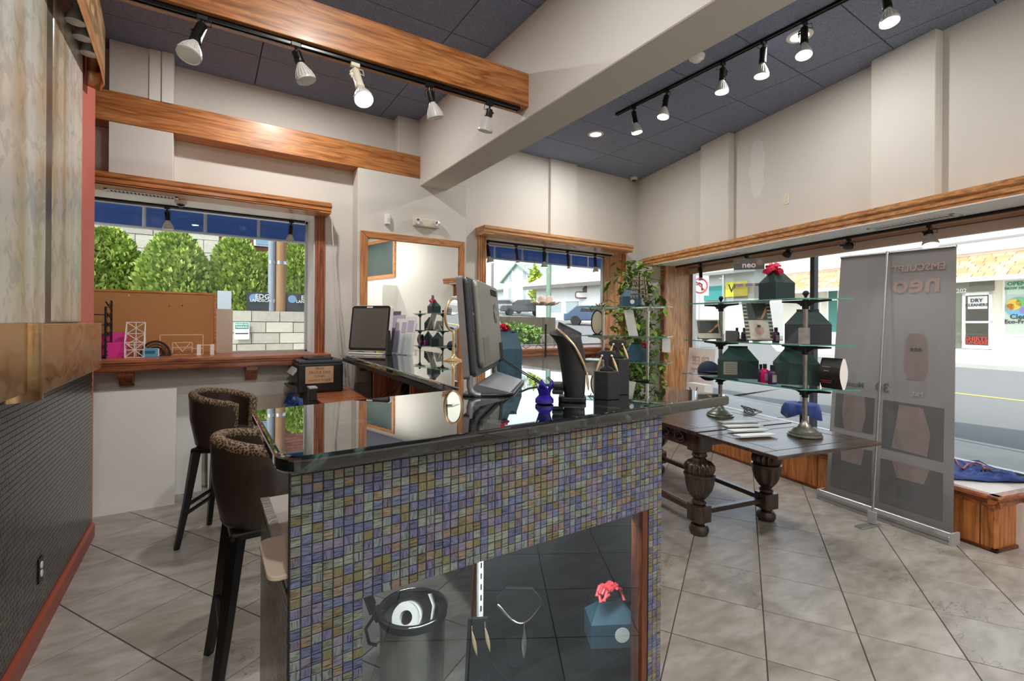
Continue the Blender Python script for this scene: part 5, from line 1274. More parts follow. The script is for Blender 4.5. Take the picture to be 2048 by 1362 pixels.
# ---- inside the display case
P = atd(834, 1215, 1.93); P.z = 0; hb = .335; t = thing('waste_bin', 'brushed steel waste bin with black rim seen through the case glass', 'waste bin', P)
steel = noisy('brushed_steel', [(150,146,142), (172,170,166)], 40, stretch=(1, 1, .02), rough=.28, metal=1)
MB().lathe([(.118, .01), (.126, .02), (.134, hb-.03)], 40).build('body', steel, t, smooth=40); MB().lathe([(.122, 0), (.122, .015), (.118, .02)], 40).build('base_ring', black, t, smooth=40)
MB().lathe([(.134, hb-.035), (.139, hb-.03), (.139, hb-.004), (.136, hb), (.124, hb), (.12, hb-.01), (.118, hb-.26), (1e-6, hb-.262)], 40).build('rim', black, t, smooth=40)
ring = [(.139*math.cos(a), .139*math.sin(a), hb) for a in [2*PI*i/40 for i in range(40)]]
MB().tube(ring, .0035, 6, closed=True).build('wire_ring', chrome, t, smooth=60)
ldir = -RT*.92 - FW*.1
h0 = ldir.normalized()*.14
MB().cbox(h0 + Vector((0, 0, hb-.02)), (.035, .05, .045)).build('hinge', black, t, bevel=.004)
lidM = Matrix.Translation(h0*1.15 + Vector((0, 0, hb+.0))) @ frame((0,0,0), Vector((-h0.y, h0.x, 0)), Vector((0,0,1)) + h0.normalized()*.35)
MB(lidM).prism(rounded(rect(-.04, .04, .0, .16), [.0, 0, .03, .03], 4), -.006, .006, 'z').build('open_lid', black, t)
MB().tube([h0*1.1 + Vector((.0, 0, hb-.03)), h0*1.35 + Vector((0,0,hb-.08)), h0*1.25 + Vector((0, 0, hb-.14)), h0*1.02 + Vector((0, 0, hb-.15))], .007, 6).build('handle', black, t, smooth=60)
P2 = P + RT*-.015 - FW*.02; t2 = thing('paper_roll', 'white paper roll unwinding inside the steel bin', 'paper roll', P2 + Vector((0, 0, hb-.03)))
Mr = frame((0,0,0), RT, UP); Mr = Mr @ Matrix.Rotation(-.5, 4, 'X') @ Matrix.Scale(1.15, 4)
MB(Mr).lathe([(.022, -.045), (.048, -.045), (.048, .045), (.022, .045), (.022, -.045)], 28).build('roll', paper, t2, smooth=40)
spi = [(.048*math.cos(a), .048*math.sin(a)) for a in [2.2 - 2.8*i/10 for i in range(11)]] + [(.058, -.03), (.085, -.01), (.088, .035), (.07, .07)]
MB(Mr).sheet([[Vector((x*1.02, y*1.02, z)) for x, y in spi] for z in (-.05, .05)]).build('loose_end', paper, t2, smooth=60, solid=.001)
# jewellery forms
def form(P, label, kind):
    t = thing('jewellery_form', label, 'jewellery display', P, face(P))
    if kind == 'ear':
        MB().prism([(-.045, -.2), (.045, -.2), (.035, .02), (-.035, .02)], 0, .012, 'y').build('card', black_in, t)
        for s in (-.02, .026):
            dz = .012 if s > 0 else 0
            e = MB().sheet([[Vector((s + .0025*i*.8 + w, -.006, -.02+dz-.0095*i)) for w in (-.0065*math.sin(PI*(i+.5)/10), 0, .0065*math.sin(PI*(i+.5)/10))] for i in range(10)]).build('feather_earring', gold, t, smooth=60, solid=.002)
            MB().tube([(s, -.006, -.02+dz), (s-.001, -.006, .0+dz)], .0012, 5).build('hook', gold, e)
    else:
        MB().prism([(-.085, .05), (-.05, .09), (.05, .09), (.085, .05), (.06, -.03), (.035, -.2), (-.035, -.2), (-.06, -.03)], .004, .02, 'y').build('bust_card', black_in, t)
        pts = [Vector((-.08 + .16*i/14, -.002 - .012*math.sin(PI*i/14), .035 - .06*math.sin(PI*(i/14)**1.15))) for i in range(15)]
        MB().tube(pts, [.006 - .0045*i/14 for i in range(15)], 6).build('collar', plain('silver_metal', (206,196,186), .2, metal=1), t, smooth=60)
        MB().sheet([[Vector((.02 + w, -.016, -.045-.011*i)) for w in (-.009*math.sin(PI*(i+.5)/11), 0, .009*math.sin(PI*(i+.5)/11))] for i in range(11)]).build('feather_pendant', plain('silver_feather', (214,206,200), .25, metal=1), t, smooth=60, solid=.002)
        MB().tube([(.02, -.014, -.025), (.02, -.015, -.05)], .003, 5).build('bail', MATS['silver_metal'], t)
P = aty(964, 1250, 1.45); form(P, 'black card with two gold feather earrings in the case', 'ear')
P = aty(1046, 1228, 1.44); form(P, 'black bust card with silver feather necklace in the case', 'neck')
P = aty(1230, 1300, 1.38); P.z = .2185; t = gable_box(P, -.5, .19, .12, .165, teal, 'teal gift box with round sticker inside the display case', None, None)
MB().lathe([(.03, 0), (.03, .001), (1e-6, .001)], 24, (.03, -.0602, .05), (0,-1,0)).build('round_sticker', paper, t)
q = random.Random(2); tap = plain('coral_tube', (216,74,80), .4)
for i in range(22):
    a, e = q.uniform(0, 2*PI), q.uniform(.1, 1.4); d = Vector((math.cos(a)*math.cos(e), math.sin(a)*math.cos(e)*.6, math.sin(e))); s_ = d.orthogonal().normalized()
    c = Vector((-.01, -.02, .175)) + d*.055
    MB().tube([c - s_*.022, c + s_*.022], .006, 6).build('tissue_curl', tap, t, smooth=60)

# ================================================================== LEFT WINDOW SHELF
SZ = 1.1905
cork = noisy('cork', [(172,118,70), (188,136,86)], 120, rough=.9, bump=.2)
t = thing('cork_board', 'large cork notice board leaning in the left window', 'notice board')
Mk = Matrix.Translation((0, 5.475, SZ)) @ Matrix.Rotation(-.03, 4, 'X')
def sp(px, Y): return Vector((aty(px, 715, Y).x, Y, SZ))
MB(Mk).box(-.93, .075, 0, .01, .02, .575).build('cork_sheet', cork, t)
for b4 in ((-.94, .095, -.006, .014, 0, .02), (-.94, .095, -.006, .014, .575, .595), (-.94, -.92, -.006, .014, .02, .575), (.075, .095, -.006, .014, .02, .575)): MB(Mk).box(*b4).build('frame_rail', oak['x'], t, bevel=.002, seg=1)
for x, z in ((-.58, .545), (-.28, .46), (-.18, .465)): MB(Mk).ball((x, -.004, z), .006, 8).build('pin', paper if x < -.3 else brown_wood['x'], t)
tag(MB().box(.085, .236, 5.50, 5.512, SZ, 1.63).build('beige_sheet', plain('beige_sheet', (206,190,172), .7)), 'narrow beige sheet standing right of the cork board', 'sheet')
P = on(228, 727, SZ); t = thing('storage_bin', 'hot pink plastic storage bin on the left window shelf', 'bin', P + Vector((-.01, .1, 0)), .0)
MB().add([(-.075,-.1,0),(.075,-.1,0),(.075,.16,0),(-.075,.16,0),(-.088,-.105,.13),(.088,-.105,.13),(.088,.17,.21),(-.088,.17,.21)], [(0,3,2,1),(0,1,5,4),(1,2,6,5),(2,3,7,6),(3,0,4,7)]).build('bin_body', hotpink, t, solid=.004, bevel=0)
P = on(268, 726, SZ); t = thing('magazine_file', 'white wire magazine file beside the pink bin', 'file holder', P + Vector((0, .1, 0)), .05); wire_w = plain('wire_white', (236,230,222), .4)
def wires(segs, r=.0036): 
    m = MB()
    for a, b_ in segs: m.tube([a, b_], r, 5)
    return m
x0, x1, y0, y1, hf, hbk = -.065, .065, -.1, .13, .13, .30
for name, segs in (('front_lattice', [((x0,y0,0),(x1,y0,0)),((x0,y0,hf),(x1,y0,hf)),((x0,y0,0),(x0,y0,hf)),((x1,y0,0),(x1,y0,hf)),((x0,y0,0),(x1,y0,hf)),((x1,y0,0),(x0,y0,hf)),((x0,y0,hf/2),(x1,y0,hf/2)),((0,y0,0),(0,y0,hf))]),
                   ('back_lattice', [((x0,y1,0),(x0,y1,hbk)),((x1,y1,0),(x1,y1,hbk)),((x0,y1,hbk),(x1,y1,hbk)),((0,y1,0),(0,y1,hbk)),((x0,y1,.1),(x1,y1,.2)),((x1,y1,.1),(x0,y1,.2)),((x0,y1,.2),(x1,y1,hbk)),((x1,y1,.2),(x0,y1,hbk)),((x0,y1,.1),(x1,y1,.1)),((x0,y1,.2),(x1,y1,.2))]),
                   ('side_lattice', [((x0,y0,hf),(x0,y1,hbk)),((x0,y0,0),(x0,y1,0)),((x0,y0,0),(x0,y1,.15)),((x0,y0,hf),(x0,y1,0)),((x0,0.01,0),(x0,.01,.21))]), ('side_lattice', [((x1,y0,hf),(x1,y1,hbk)),((x1,y0,0),(x1,y1,0)),((x1,y0,0),(x1,y1,.15)),((x1,y0,hf),(x1,y1,0)),((x1,.01,0),(x1,.01,.21))])):
    wires(segs).build(name, wire_w, t, smooth=60)
P = sp(312, 5.26); t = thing('arch_sorter', 'black and gold arched letter sorter on the window shelf', 'letter sorter', P)
for k, r in enumerate((.105, .083, .061, .042)):
    m = gold if k % 2 else black
    pts = [(r*math.cos(a), .012*k, r*math.sin(a)*1.2 + .004) for a in [PI*i/20 for i in range(21)]]
    MB().tube(pts, .0095, 6).build('arch_band', plain('bronze', (120,86,52), .4, metal=.6) if k == 1 else (black if k % 2 == 0 else MATS['bronze']), t, smooth=60)
MB().box(-.11, .11, -.02, .05, 0, .006).build('base', black, t)
P = sp(302, 5.12); t = thing('small_carton', 'small blue carton before the arched sorter', 'box', P + Vector((.0, .02, 0)), .1); MB().box(-.06, .05, 0, .05, 0, .075).build('carton', plain('sky_blue_card', (88,160,190), .5), t); MB().box(.05, .058, .004, .046, .004, .071).build('flap', paper, t); MB().box(-.045, .03, -.0012, 0, .03, .055).build('print_block', plain('print_blue', (40,90,130), .5), t)
P = sp(364, 5.33); t = thing('wire_rack', 'gold wire letter rack on the left window shelf', 'rack', P + Vector((0, .05, 0)))
gw = plain('gold_wire', (240,220,186), .35, metal=.2)
wires([((-.165,0,0),(.165,0,0)), ((-.165,0,0),(-.165,0,.185)), ((.165,0,0),(.165,0,.185)), ((-.165,0,.185),(.165,0,.185)), ((-.165,0,.055),(.165,0,.055))]).build('outer_frame', gw, t, smooth=60)
wires([((-.07,-.03,.02),(-.07,-.03,.115)), ((.08,-.03,.02),(.08,-.03,.115)), ((-.07,-.03,.115),(.08,-.03,.115)), ((-.05,-.03,.11),(.005,-.03,.03)), ((.065,-.03,.11),(.005,-.03,.03)), ((-.07,-.03,.07),(.08,-.03,.07))]).build('inner_frame', gw, t, smooth=60)
wires([((-.165,0,0),(-.165,-.05,0)), ((.165,0,0),(.165,-.05,0)), ((-.07,-.03,.02),(-.07,.0,.0)), ((.08,-.03,.02),(.08,0,0))]).build('feet', gw, t, smooth=60)
P = sp(412, 5.2); t = thing('card_riser', 'small white acrylic riser with two legs on the window shelf', 'riser', P + Vector((0, .03, 0)))
for s in (-.052, .052): MB().box(s-.016, s+.016, -.006, .006, 0, .1).build('leg', white_pl, t)
MB().box(-.05, .05, -.002, .004, .09, .097).build('cross_bar', gw, t)
P = aty(200, 690, 5.28); t = thing('letter_tray', 'stacked black letter trays at the left of the window shelf', 'letter tray', Vector((-.79, 5.2, SZ)))
for k in range(5): MB().box(-.14, .10, -.12, .16, .02+k*.085, .028+k*.085).box(-.14, -.132, -.12, .16, .02+k*.085, .06+k*.085).build('tray', graph, t)
lat = MB()
for k in range(6): lat.tube([(.105, -.12, .01+k*.08), (.105, .16, .07+k*.08)], .006, 5).tube([(.105, .16, .01+k*.08), (.105, -.12, .07+k*.08)], .006, 5)
lat.tube([(.105, -.12, 0), (.105, -.12, .43)], .008, 6).tube([(.105, .16, 0), (.105, .16, .49)], .008, 6); lat.build('side_frame', black, t, smooth=60)

# ================================================================== MIDDLE WINDOW AND SECOND STAND
SZ2 = 1.1855
for i, (pxs) in enumerate((((1046, 692), (1050, 684), (1058, 684), (1060, 691), (1053, 694), (1048, 692)), ((1072, 693), (1078, 683), (1080, 688), (1088, 692)), ((1108, 696), (1114, 684), (1118, 690), (1128, 695)))):
    t = thing('wire_bird', 'curled dark wire ornament on the middle window shelf, %s' % ['left', 'middle', 'right'][i], 'ornament', (0, 0, 0), 0, 'wire ornaments on the window shelf')
    pts = [aty(x, y, 4.98) for x, y in pxs]; dz = SZ2 + .004 - min(p.z for p in pts)
    MB().tube([p + Vector((0, 0, dz)) for p in pts], .0045, 6).build('wire', plain('rust_wire_%d' % i, (66,36,34), .5), t, smooth=60)
Zt = {1: .8605, 2: 1.1205, 3: 1.3855, 4: 1.6905}
P = Vector((3.62, 3.70, Zt[4])); 
P = on(1262, 612, Zt[4]) ; P = atd(1260, 612, 5.05); P.z = Zt[4]; gable_box(P, face(P)+.3, .20, .14, .20, teal, 'teal gable box with round sticker on the second stand top', 'teal boxes on the second stand', 'round')
P = atd(1278, 612, 4.80); P.z = Zt[4]; t = thing('earring_carousel', 'tiered wire earring carousel on the second stand top', 'jewellery display', P)
MB().lathe([(.05, 0), (.05, .006), (.01, .014), (.006, .02), (.006, .33), (.01, .34), (1e-6, .35)], 20).build('post', black_metal, t, smooth=40)
bronze_w = plain('dark_bronze', (96,80,62), .4, metal=.6)
for k in range(5):
    r = .085 - .006*k; z = .12 + .045*k
    MB().tube([(r*math.cos(a), r*math.sin(a), z) for a in [2*PI*i/24 for i in range(24)]], .004, 5, closed=True).build('hoop', bronze_w, t, smooth=60)
    m = MB()
    for i in range(14):
        a = 2*PI*i/14; m.tube([(r*math.cos(a), r*math.sin(a), z), (r*math.cos(a), r*math.sin(a), z-.03)], .003, 4).ball((r*math.cos(a), r*math.sin(a), z-.034), .006, 6)
    stuff(m.build('hanging_earrings', noisy('mixed_metal', [(120,96,70), (210,200,186)], 60, rough=.3, metal=.8) if k == 0 else MATS['mixed_metal'], t))
P = atd(1199, 617, 5.1); P.z = Zt[4]; t = thing('lotus_candle', 'small cream lotus candle holder left on the second stand', 'candle holder', P)
for k in range(8):
    a = 2*PI*k/8; d = Vector((math.cos(a), math.sin(a), 0)); s_ = Vector((-d.y, d.x, 0))
    MB().sheet([[d*.012 + s_*w + Vector((0,0,.004)) for w in (-.012, 0, .012)], [d*.04 + s_*w + Vector((0,0,.02)) for w in (-.016, 0, .016)], [d*.058 + s_*w + Vector((0,0,.045)) for w in (-.003, 0, .003)]]).build('petal', petal, t, smooth=60, solid=.003)
MB().lathe([(.018, 0), (.022, .006), (.018, .03), (1e-6, .03)], 18).build('cup', petal, t, smooth=40)
P = atd(1262, 671, 4.9); P.z = Zt[3]; t = thing('price_card', 'tall white slanted price card on the second stand', 'card', P, face(P))
MB().add([(-.02,0,0),(.075,0,0),(.02,0,.27),(-.075,0,.27),(-.02,.004,0),(.075,.004,0),(.02,.004,.27),(-.075,.004,.27)], [(0,1,2,3),(5,4,7,6),(0,4,5,1),(3,2,6,7),(1,5,6,2),(4,0,3,7)]).build('card', plain('card_white', (222,220,214), .5), t)
MB().box(-.03, .08, -.03, .03, 0, .004).build('foot', acrylic, t)
P = atd(1273, 724, 5.02); P.z = Zt[2]; t = gable_box(P, face(P)+.25, .20, .14, .19, teal, 'teal gable box with pink bow on the second stand', 'teal boxes on the second stand'); bow(t, (.1, 0, .14), .06, seed=6)
P = atd(1195, 674, 5.15); P.z = Zt[3]; t = thing('easel_mirror', 'oval easel mirror with black scroll top on the second stand', 'mirror', P - Vector((0, 0, .0)), face(P))
ell = [(.065*math.cos(a), 0, .14 + .13*math.sin(a)) for a in [2*PI*i/36 for i in range(36)]]
MB().tube(ell, .007, 6, closed=True).build('rim', black_metal, t, smooth=60); MB().prism([(x, z) for x, _, z in ell], .002, .006, 'y').build('looking_glass', plain('aged_mirror', (206,196,176), .15, metal=.6), t)
MB().tube([(-.05, 0, .27), (-.03, 0, .31), (0, 0, .30), (.03, 0, .32), (.06, 0, .29)], .006, 6).tube([(-.06, 0, .25), (-.08, 0, .3), (-.05, 0, .32)], .005, 6).build('scroll', black_metal, t, smooth=60)
MB().box(-.05, .05, -.01, .05, 0, .012).build('foot', black_metal, t)
P = atd(1333, 674, 4.75); t = thing('hanging_tag', 'white tag hanging from the second stand shelf', 'tag', Vector((P.x, P.y, Zt[3]-.01)), face(P)); MB().box(-.04, .04, -.001, .001, -.15, -.012).build('tag', plain('tag_white', (226,222,216), .6), t); MB().tube([(0, 0, -.02), (0, 0, .0)], .001, 4).build('string', MATS['tag_white'], t)
P = atd(1285, 775, 4.8); P.z = Zt[1]; t = thing('glass_bowl', 'dark bowl on the lowest shelf of the second stand', 'bowl', P); MB().lathe([(.03, 0), (.035, .004), (.07, .05), (.085, .075), (.08, .075), (.06, .045), (.02, .012), (1e-6, .012)], 28).build('bowl', black, t, smooth=50)
# ---- trailing plant on the window shelf
leafm = [noisy('leaf_%d' % i, [c, tuple(min(255, q*1.25) for q in c)], 8, rough=.4, spec=.4) for i, c in enumerate([(88,118,44), (110,138,56), (70,98,44), (132,154,78)])]
leaf_me = []
for m_ in leafm:
    lf = MB().sheet([[Vector((-.004, 0, 0)), Vector((0, 0, 0)), Vector((.004, 0, 0))], [Vector((-.024, .03, .004)), Vector((0, .03, -.003)), Vector((.024, .03, .004))], [Vector((-.027, .055, .004)), Vector((0, .055, -.004)), Vector((.027, .055, .004))], [Vector((-.013, .088, -.004)), Vector((0, .088, -.01)), Vector((.013, .088, -.004))], [Vector((-.001, .11, -.014)), Vector((0, .11, -.016)), Vector((.001, .11, -.014))]]).build('leaf', m_, smooth=60)
    leaf_me.append(lf.data); bpy.data.objects.remove(lf)
t = thing('potted_plant', 'tall leafy green plant in the corner between the two windows', 'plant', (5.06, 4.55, 0))
MB().lathe([(.12, 0), (.13, .01), (.17, .28), (.18, .28), (.18, .33), (.165, .33), (.16, .29), (1e-6, .29)], 28).build('pot', plain('terracotta', (190,104,66), .8), t, smooth=40)
q = random.Random(21); nl = 0
stems = MB(); stems.tube([(0, 0, .28), (.02, .02, .8), (-.02, 0, 1.3), (0, .03, 1.8)], [.022, .018, .014, .008], 7)
for k in range(30):
    zt = q.uniform(.75, 2.38); a = q.uniform(0, 2*PI); rr_ = q.uniform(.2, .5)*(1.0 - .35*max(0, (zt-1.9)/.5))
    ex = Vector((math.cos(a)*rr_, math.sin(a)*rr_*.9, zt)); ex.x = min(.34 + .25*ex.y, ex.x); ex.y = min(.3, ex.y)
    p0 = Vector((0, 0, max(.6, min(1.7, zt-.35)))); p1 = p0.lerp(ex, .5) + Vector((0, 0, .16)); pts = [p0.lerp(p1, s_/5).lerp(p1.lerp(ex, s_/5), s_/5) for s_ in range(6)]
    stems.tube(pts, .005, 5)
    for s_ in range(10):
        if nl >= 296: break
        u = .2 + .8*s_/9; f = u*5; i0 = min(4, int(f)); c = pts[i0].lerp(pts[i0+1], f-i0) + Vector((q.uniform(-.04, .04), q.uniform(-.04, .04), q.uniform(-.04, .04)))
        o = bpy.data.objects.new('leaf', leaf_me[q.choice([0, 1, 1, 2, 3])]); COL.objects.link(o); o.parent = t; o.location = c
        o.rotation_euler = (q.uniform(-.9, .5), q.uniform(-.7, .7), q.uniform(0, 2*PI)); sc_ = q.uniform(1.0, 1.55); o.scale = (sc_, sc_, sc_); nl += 1
ex_ = MB()
for _ in range(560):
    zt = q.uniform(.75, 2.4); a = q.uniform(0, 2*PI); rr_ = q.uniform(.08, .46)*(1.0 - .3*max(0, (zt-1.9)/.5)); c = Vector((min(.3, math.cos(a)*rr_), math.sin(a)*rr_*.9, zt)); sc_ = q.uniform(.9, 1.4)
    ex_.M = Matrix.Translation(c) @ Matrix.Rotation(q.uniform(0, 2*PI), 4, 'Z') @ Matrix.Rotation(q.uniform(-.9, .5), 4, 'X') @ Matrix.Scale(sc_, 4); ex_.mi = q.choice([0, 1, 1, 2, 3])
    ex_.add([(-.004,0,0),(.004,0,0),(.026,.045,.004),(.013,.09,-.004),(0,.11,-.014),(-.013,.09,-.004),(-.026,.045,.004)], [(0,1,2,6),(6,2,3,5),(5,3,4)])
stuff(ex_.build('foliage', leafm, t))
stems.build('stems', plain('stem_green', (92,98,56), .7), t, smooth=60)
# small garland on the lowest glass shelf
t = thing('leaf_garland', 'short leafy garland on the lowest shelf of the second stand', 'garland', (3.86, 3.2, .8605))
MB().tube([(-.14, .2, .02), (-.05, .1, .03), (.03, 0, .02), (.08, -.08, .02)], .004, 5).build('stem', MATS['stem_green'], t, smooth=60)
for i in range(22):
    o = bpy.data.objects.new('leaf', leaf_me[i % 4]); COL.objects.link(o); o.parent = t; u = i/21; o.location = (-.14+.22*u + q.uniform(-.02, .02), .2-.28*u, .02+q.uniform(0, .03)); o.rotation_euler = (q.uniform(-.3, .8), q.uniform(-.5, .5), q.uniform(0, 2*PI)); o.scale = (.6, .6, .6)

# ================================================================== ON THE DISPLAY PLATFORM
blue_cloth = noisy('blue_cloth', [(36,56,120), (52,78,150)], 4, rough=.6)
PZ = .3815
s0, o0, _ = bso(on(1606, 836, PZ)); C = B(bso(wb(1606, 815, .12))[0], .12, PZ)
t = thing('small_table', 'small round table under a blue cloth on the platform', 'table', C)
MB().lathe([(.02, 0), (.02, .3), (.15, .3), (.15, .315), (1e-6, .315)], 24).build('stand', black, t)
cl = MB(); rows = []
for j, (r, z) in enumerate(((.0001, .322), (.14, .322), (.155, .315), (.165, .27), (.175, .2))):
    rows.append([Vector((r*(1 + (.09*math.sin(7*a) if j > 2 else 0))*math.cos(a), r*(1 + (.09*math.sin(7*a) if j > 2 else 0))*math.sin(a), z - (.03*math.sin(3*a) if j == 4 else 0))) for a in [2*PI*i/56 for i in range(56)]])
cl = MB().sheet(rows, closed=True).build('table_cloth', blue_cloth, smooth=60, loc=C, solid=.003); tag(cl, 'blue cloth draped over the small platform table', 'tablecloth')
v = thing('glass_vase', 'tall clear glass vase on the blue covered table', 'vase', C + Vector((0, 0, .325))); MB().lathe([(.045, 0), (.046, .01), (.02, .03), (.018, .12), (.03, .19), (.027, .19), (.015, .12), (.015, .03), (1e-6, .02)], 24).build('vase_body', clear, v, smooth=50)
pts = [(1890, 906), (1960, 912), (2040, 938), (2075, 950), (2040, 951), (1980, 951), (1900, 946), (1880, 930)]
base = [atz(x, y, PZ+.004) for x, y in pts]
cen = sum((p for p in base), Vector())/len(base); q = random.Random(4)
rows = []
for j in range(7):
    f = 1 - j/6.5; rows.append([cen.lerp(p, f) + Vector((0, 0, .006 + .028*(math.sin(9*f + 2.1*i)**2)*(1 if 0 < j else .2))) for i, p in enumerate([base[k//3].lerp(base[(k//3+1) % 8], (k % 3)/3) for k in range(24)])])
tag(MB().sheet(rows, closed=True).build('folded_cloth', blue_cloth, smooth=80, solid=.004), 'crumpled blue cloth lying on the platform right of the banner', 'cloth')
pts = [(1902, 902), (1915, 906), (1922, 918), (1930, 925), (1940, 915), (1955, 912), (1968, 916), (1974, 925), (1985, 926), (1990, 924)]
tag(MB().tube([atz(x, y, PZ+.045) for x, y in pts], .006, 6).build('orange_cord', plain('orange_cord', (196,84,54), .6), smooth=60), 'orange-red cord lying on the crumpled blue cloth', 'cord')
# poster leaning at the far end of the shop window, read from the street
P = B(1.02, .30, PZ); t = thing('window_poster', 'white poster standing at the far end of the shop window', 'poster', P, math.atan2(BS.y, BS.x))
MB(Matrix.Rotation(-.08, 4, 'X')).box(-.22, .30, 0, .006, 0, .80).build('sheet', plain('poster_sheet', (228,220,216), .5), t)
for k, s in enumerate(('FREE', 'GIFT')): text_mesh('poster_text', s, .16, plain('poster_ink_%d' % k, (206,170,160), .6), t, Matrix.Rotation(-.08, 4, 'X') @ frame((.04, -.003, .62-.17*k), (1,0,0), (0,0,1)) @ Matrix.Diagonal((-1, 1, 1, 1)), bold=True)
P = B(1.3, .12, PZ); t = thing('shopping_bag', 'white paper shopping bag with black script on the platform', 'bag', P, math.atan2(BS.y, BS.x)); MB().box(-.16, .16, -.06, .06, 0, .34).build('bag_body', paper, t)
for k in range(3): MB().tube([(-.12+.05*k, -.063, .28-.05*k), (-.06+.05*k, -.063, .22), (-.02+.05*k, -.063, .12), (.03+.04*k, -.063, .3-.08*k)], .006, 5).build('script_mark', black, t, smooth=60)

# ================================================================== REST OF THE ROOM (seen in the mirror)
t = thing('framed_blackboard', 'dark green board in an oak frame high behind the camera', 'board')
MBB().box(7.1, 8.4, -.02, 0, 2.75, 3.6).build('board', plain('board_green', (54,70,68), .4), t)
for b4 in ((7.02, 8.48, 3.6, 3.68), (7.02, 8.48, 2.67, 2.75), (7.02, 7.1, 2.75, 3.6), (8.4, 8.48, 2.75, 3.6)): MBB().box(b4[0], b4[1], -.04, 0, b4[2], b4[3]).build('frame_rail', oak['x'], t)
t = thing('tall_cabinet', 'tall white cabinet with two doors behind the camera', 'cabinet')
MBB().box(6.95, 8.45, -.4, 0, 0, 2.45).build('carcass', paint_white, t)
for a_ in (6.96, 7.71): 
    d_ = MBB().box(a_, a_+.735, -.42, -.4, .06, 2.43).build('door', plain('cabinet_white', (236,234,230), .4) if 'cabinet_white' not in MATS else MATS['cabinet_white'], t, bevel=.003, seg=1); MBB().box(a_+(.68 if a_ < 7 else .04), a_+(.695 if a_ < 7 else .055), -.45, -.42, 1.0, 1.2).build('handle', alu, d_)
# ================================================================== OUTSIDE
asphalt = noisy('asphalt', [(112,112,112), (128,128,126)], 30, rough=.95)
concrete = noisy('concrete_pave', [(176,172,164), (198,194,186)], 6, rough=.9)
def strip(name, o0, z0, o1, z1, s0, s1, mat):
    return struct(MBB().add([(s0, o0, z0), (s1, o0, z0), (s1, o1, z1), (s0, o1, z1), (s0, o0, z0-.4), (s1, o0, z0-.4), (s1, o1, z1-.4), (s0, o1, z1-.4)], [(0,3,2,1), (4,5,6,7), (0,1,5,4), (1,2,6,5), (2,3,7,6), (3,0,4,7)]).build(name, mat))
strip('ground_1', .5, .10, 2.9, .11, -1.2, 14, concrete)
strip('ground_2', 2.9, .0, 13.3, .28, -40, 14, asphalt)
strip('ground_3', 13.3, .40, 18.3, .66, -40, 14, concrete)
kerb = MBB().box(-1.2, 14, 2.78, 2.9, -.2, .115).build('kerb', concrete); struct(kerb)
joint = plain('joint', (120,116,110), .9)
for s in (1.0, 2.5, 4.0, 5.5): MBB().box(s, s+.015, .55, 2.78, .1, .1125).build('pavement_joint', joint, bpy.data.objects['ground_1'])
yl = plain('road_yellow', (230,196,92), .7)
for d in (0, .28): MBB().add([(-30, 7.55+d, .13), (14, 7.55+d, .13), (14, 7.67+d, .134), (-30, 7.67+d, .134)], [(0,3,2,1)]).build('lane_line', yl, bpy.data.objects['ground_2'])
# ---- row of shops across the street (faces the right shop window)
FO = 18.3
stucco = noisy('stucco_cream', [(226,218,200), (238,232,218)], 2, rough=.9); shop_white = plain('shop_white', (246,246,244), .5)
shops = thing('shop_row', 'cream shop row with shingled awning roof across the street', 'building')
sA = bso(wb(1566, 600, FO))[0]; sB = 12.0
def fs(px, py): q_ = bso(wb(px, py, FO)); return q_[0], q_[2]
MBB().box(sA, sB, FO, FO+6, .4, 5.2).build('wall', stucco, shops)
zE = 3.3
sh = [noisy('shingle_%d' % i, [c, tuple(q_*1.12 for q_ in c)], 20, rough=.95) for i, c in enumerate([(206,150,112), (190,134,98), (214,164,130)])]
q = random.Random(8)
for r in range(7):
    sm = MBB(); z0 = zE + .06 + r*.125; o0_ = FO - 1.15 + r*.16; s = sA - .3
    while s < 6:
        w_ = q.uniform(.25, .5); sm.mi = q.randrange(3); e = q.uniform(0, .015)
        sm.add([(s+.01, o0_-e, z0-.02), (s+w_-.01, o0_-e, z0-.02), (s+w_-.01, o0_+.2, z0+.15), (s+.01, o0_+.2, z0+.15), (s+.01, o0_-e+.02, z0-.03), (s+w_-.01, o0_-e+.02, z0-.03)], [(0,3,2,1), (4,0,1,5)])
        s += w_
    stuff(sm.build('shingle_course', sh, shops))
MBB().add([(sA-.3, FO-1.0, zE), (6, FO-1.0, zE), (6, FO, zE+.8), (sA-.3, FO, zE+.8), (sA-.3, FO, zE), (6, FO, zE)], [(0,3,2,1), (0,1,5,4), (0,4,3), (1,2,5)]).build('awning_roof', stucco, shops)
MBB().box(sA-.35, 6, FO-1.3, FO-1.18, zE-.14, zE+.02).build('gutter', shop_white, shops)
MBB().box(sA, 6, FO-.1, FO, 4.35, 5.2).build('parapet', shop_white, shops); MBB().box(sA+4, 6, FO-.14, FO-.1, 4.75, 4.83).build('parapet_line', plain('grey_line', (150,150,148), .6), shops)
shop_glass = plain('shop_glass', (120,122,108), .12, spec=.6); tealc = plain('teal_curtain', (70,128,118), .7)
def shop_window(px0, px1, y0, y1, mat, name='window'):
    a, za = fs(px0, y0); b_, zb = fs(px1, y1); pxm = (px0+px1)/2
    lo, hi = fs(pxm, y1)[1], fs(pxm, y0)[1]
    f = MBB().box(a-.06, b_+.06, FO-.05, FO+.01, lo-.06, lo).box(a-.06, b_+.06, FO-.05, FO+.01, hi, hi+.06).box(a-.06, a, FO-.05, FO+.01, lo, hi).box(b_, b_+.06, FO-.05, FO+.01, lo, hi).build(name, shop_white, shops)
    MBB().box(a, b_, FO-.02, FO-.005, lo, hi).build('pane', mat, f)
    return f, a, b_, lo, hi
shop_window(1657, 1676, 572, 655, tealc)
shop_window(1604, 1640, 596, 640, plain('grey_glass', (186,190,186), .2))
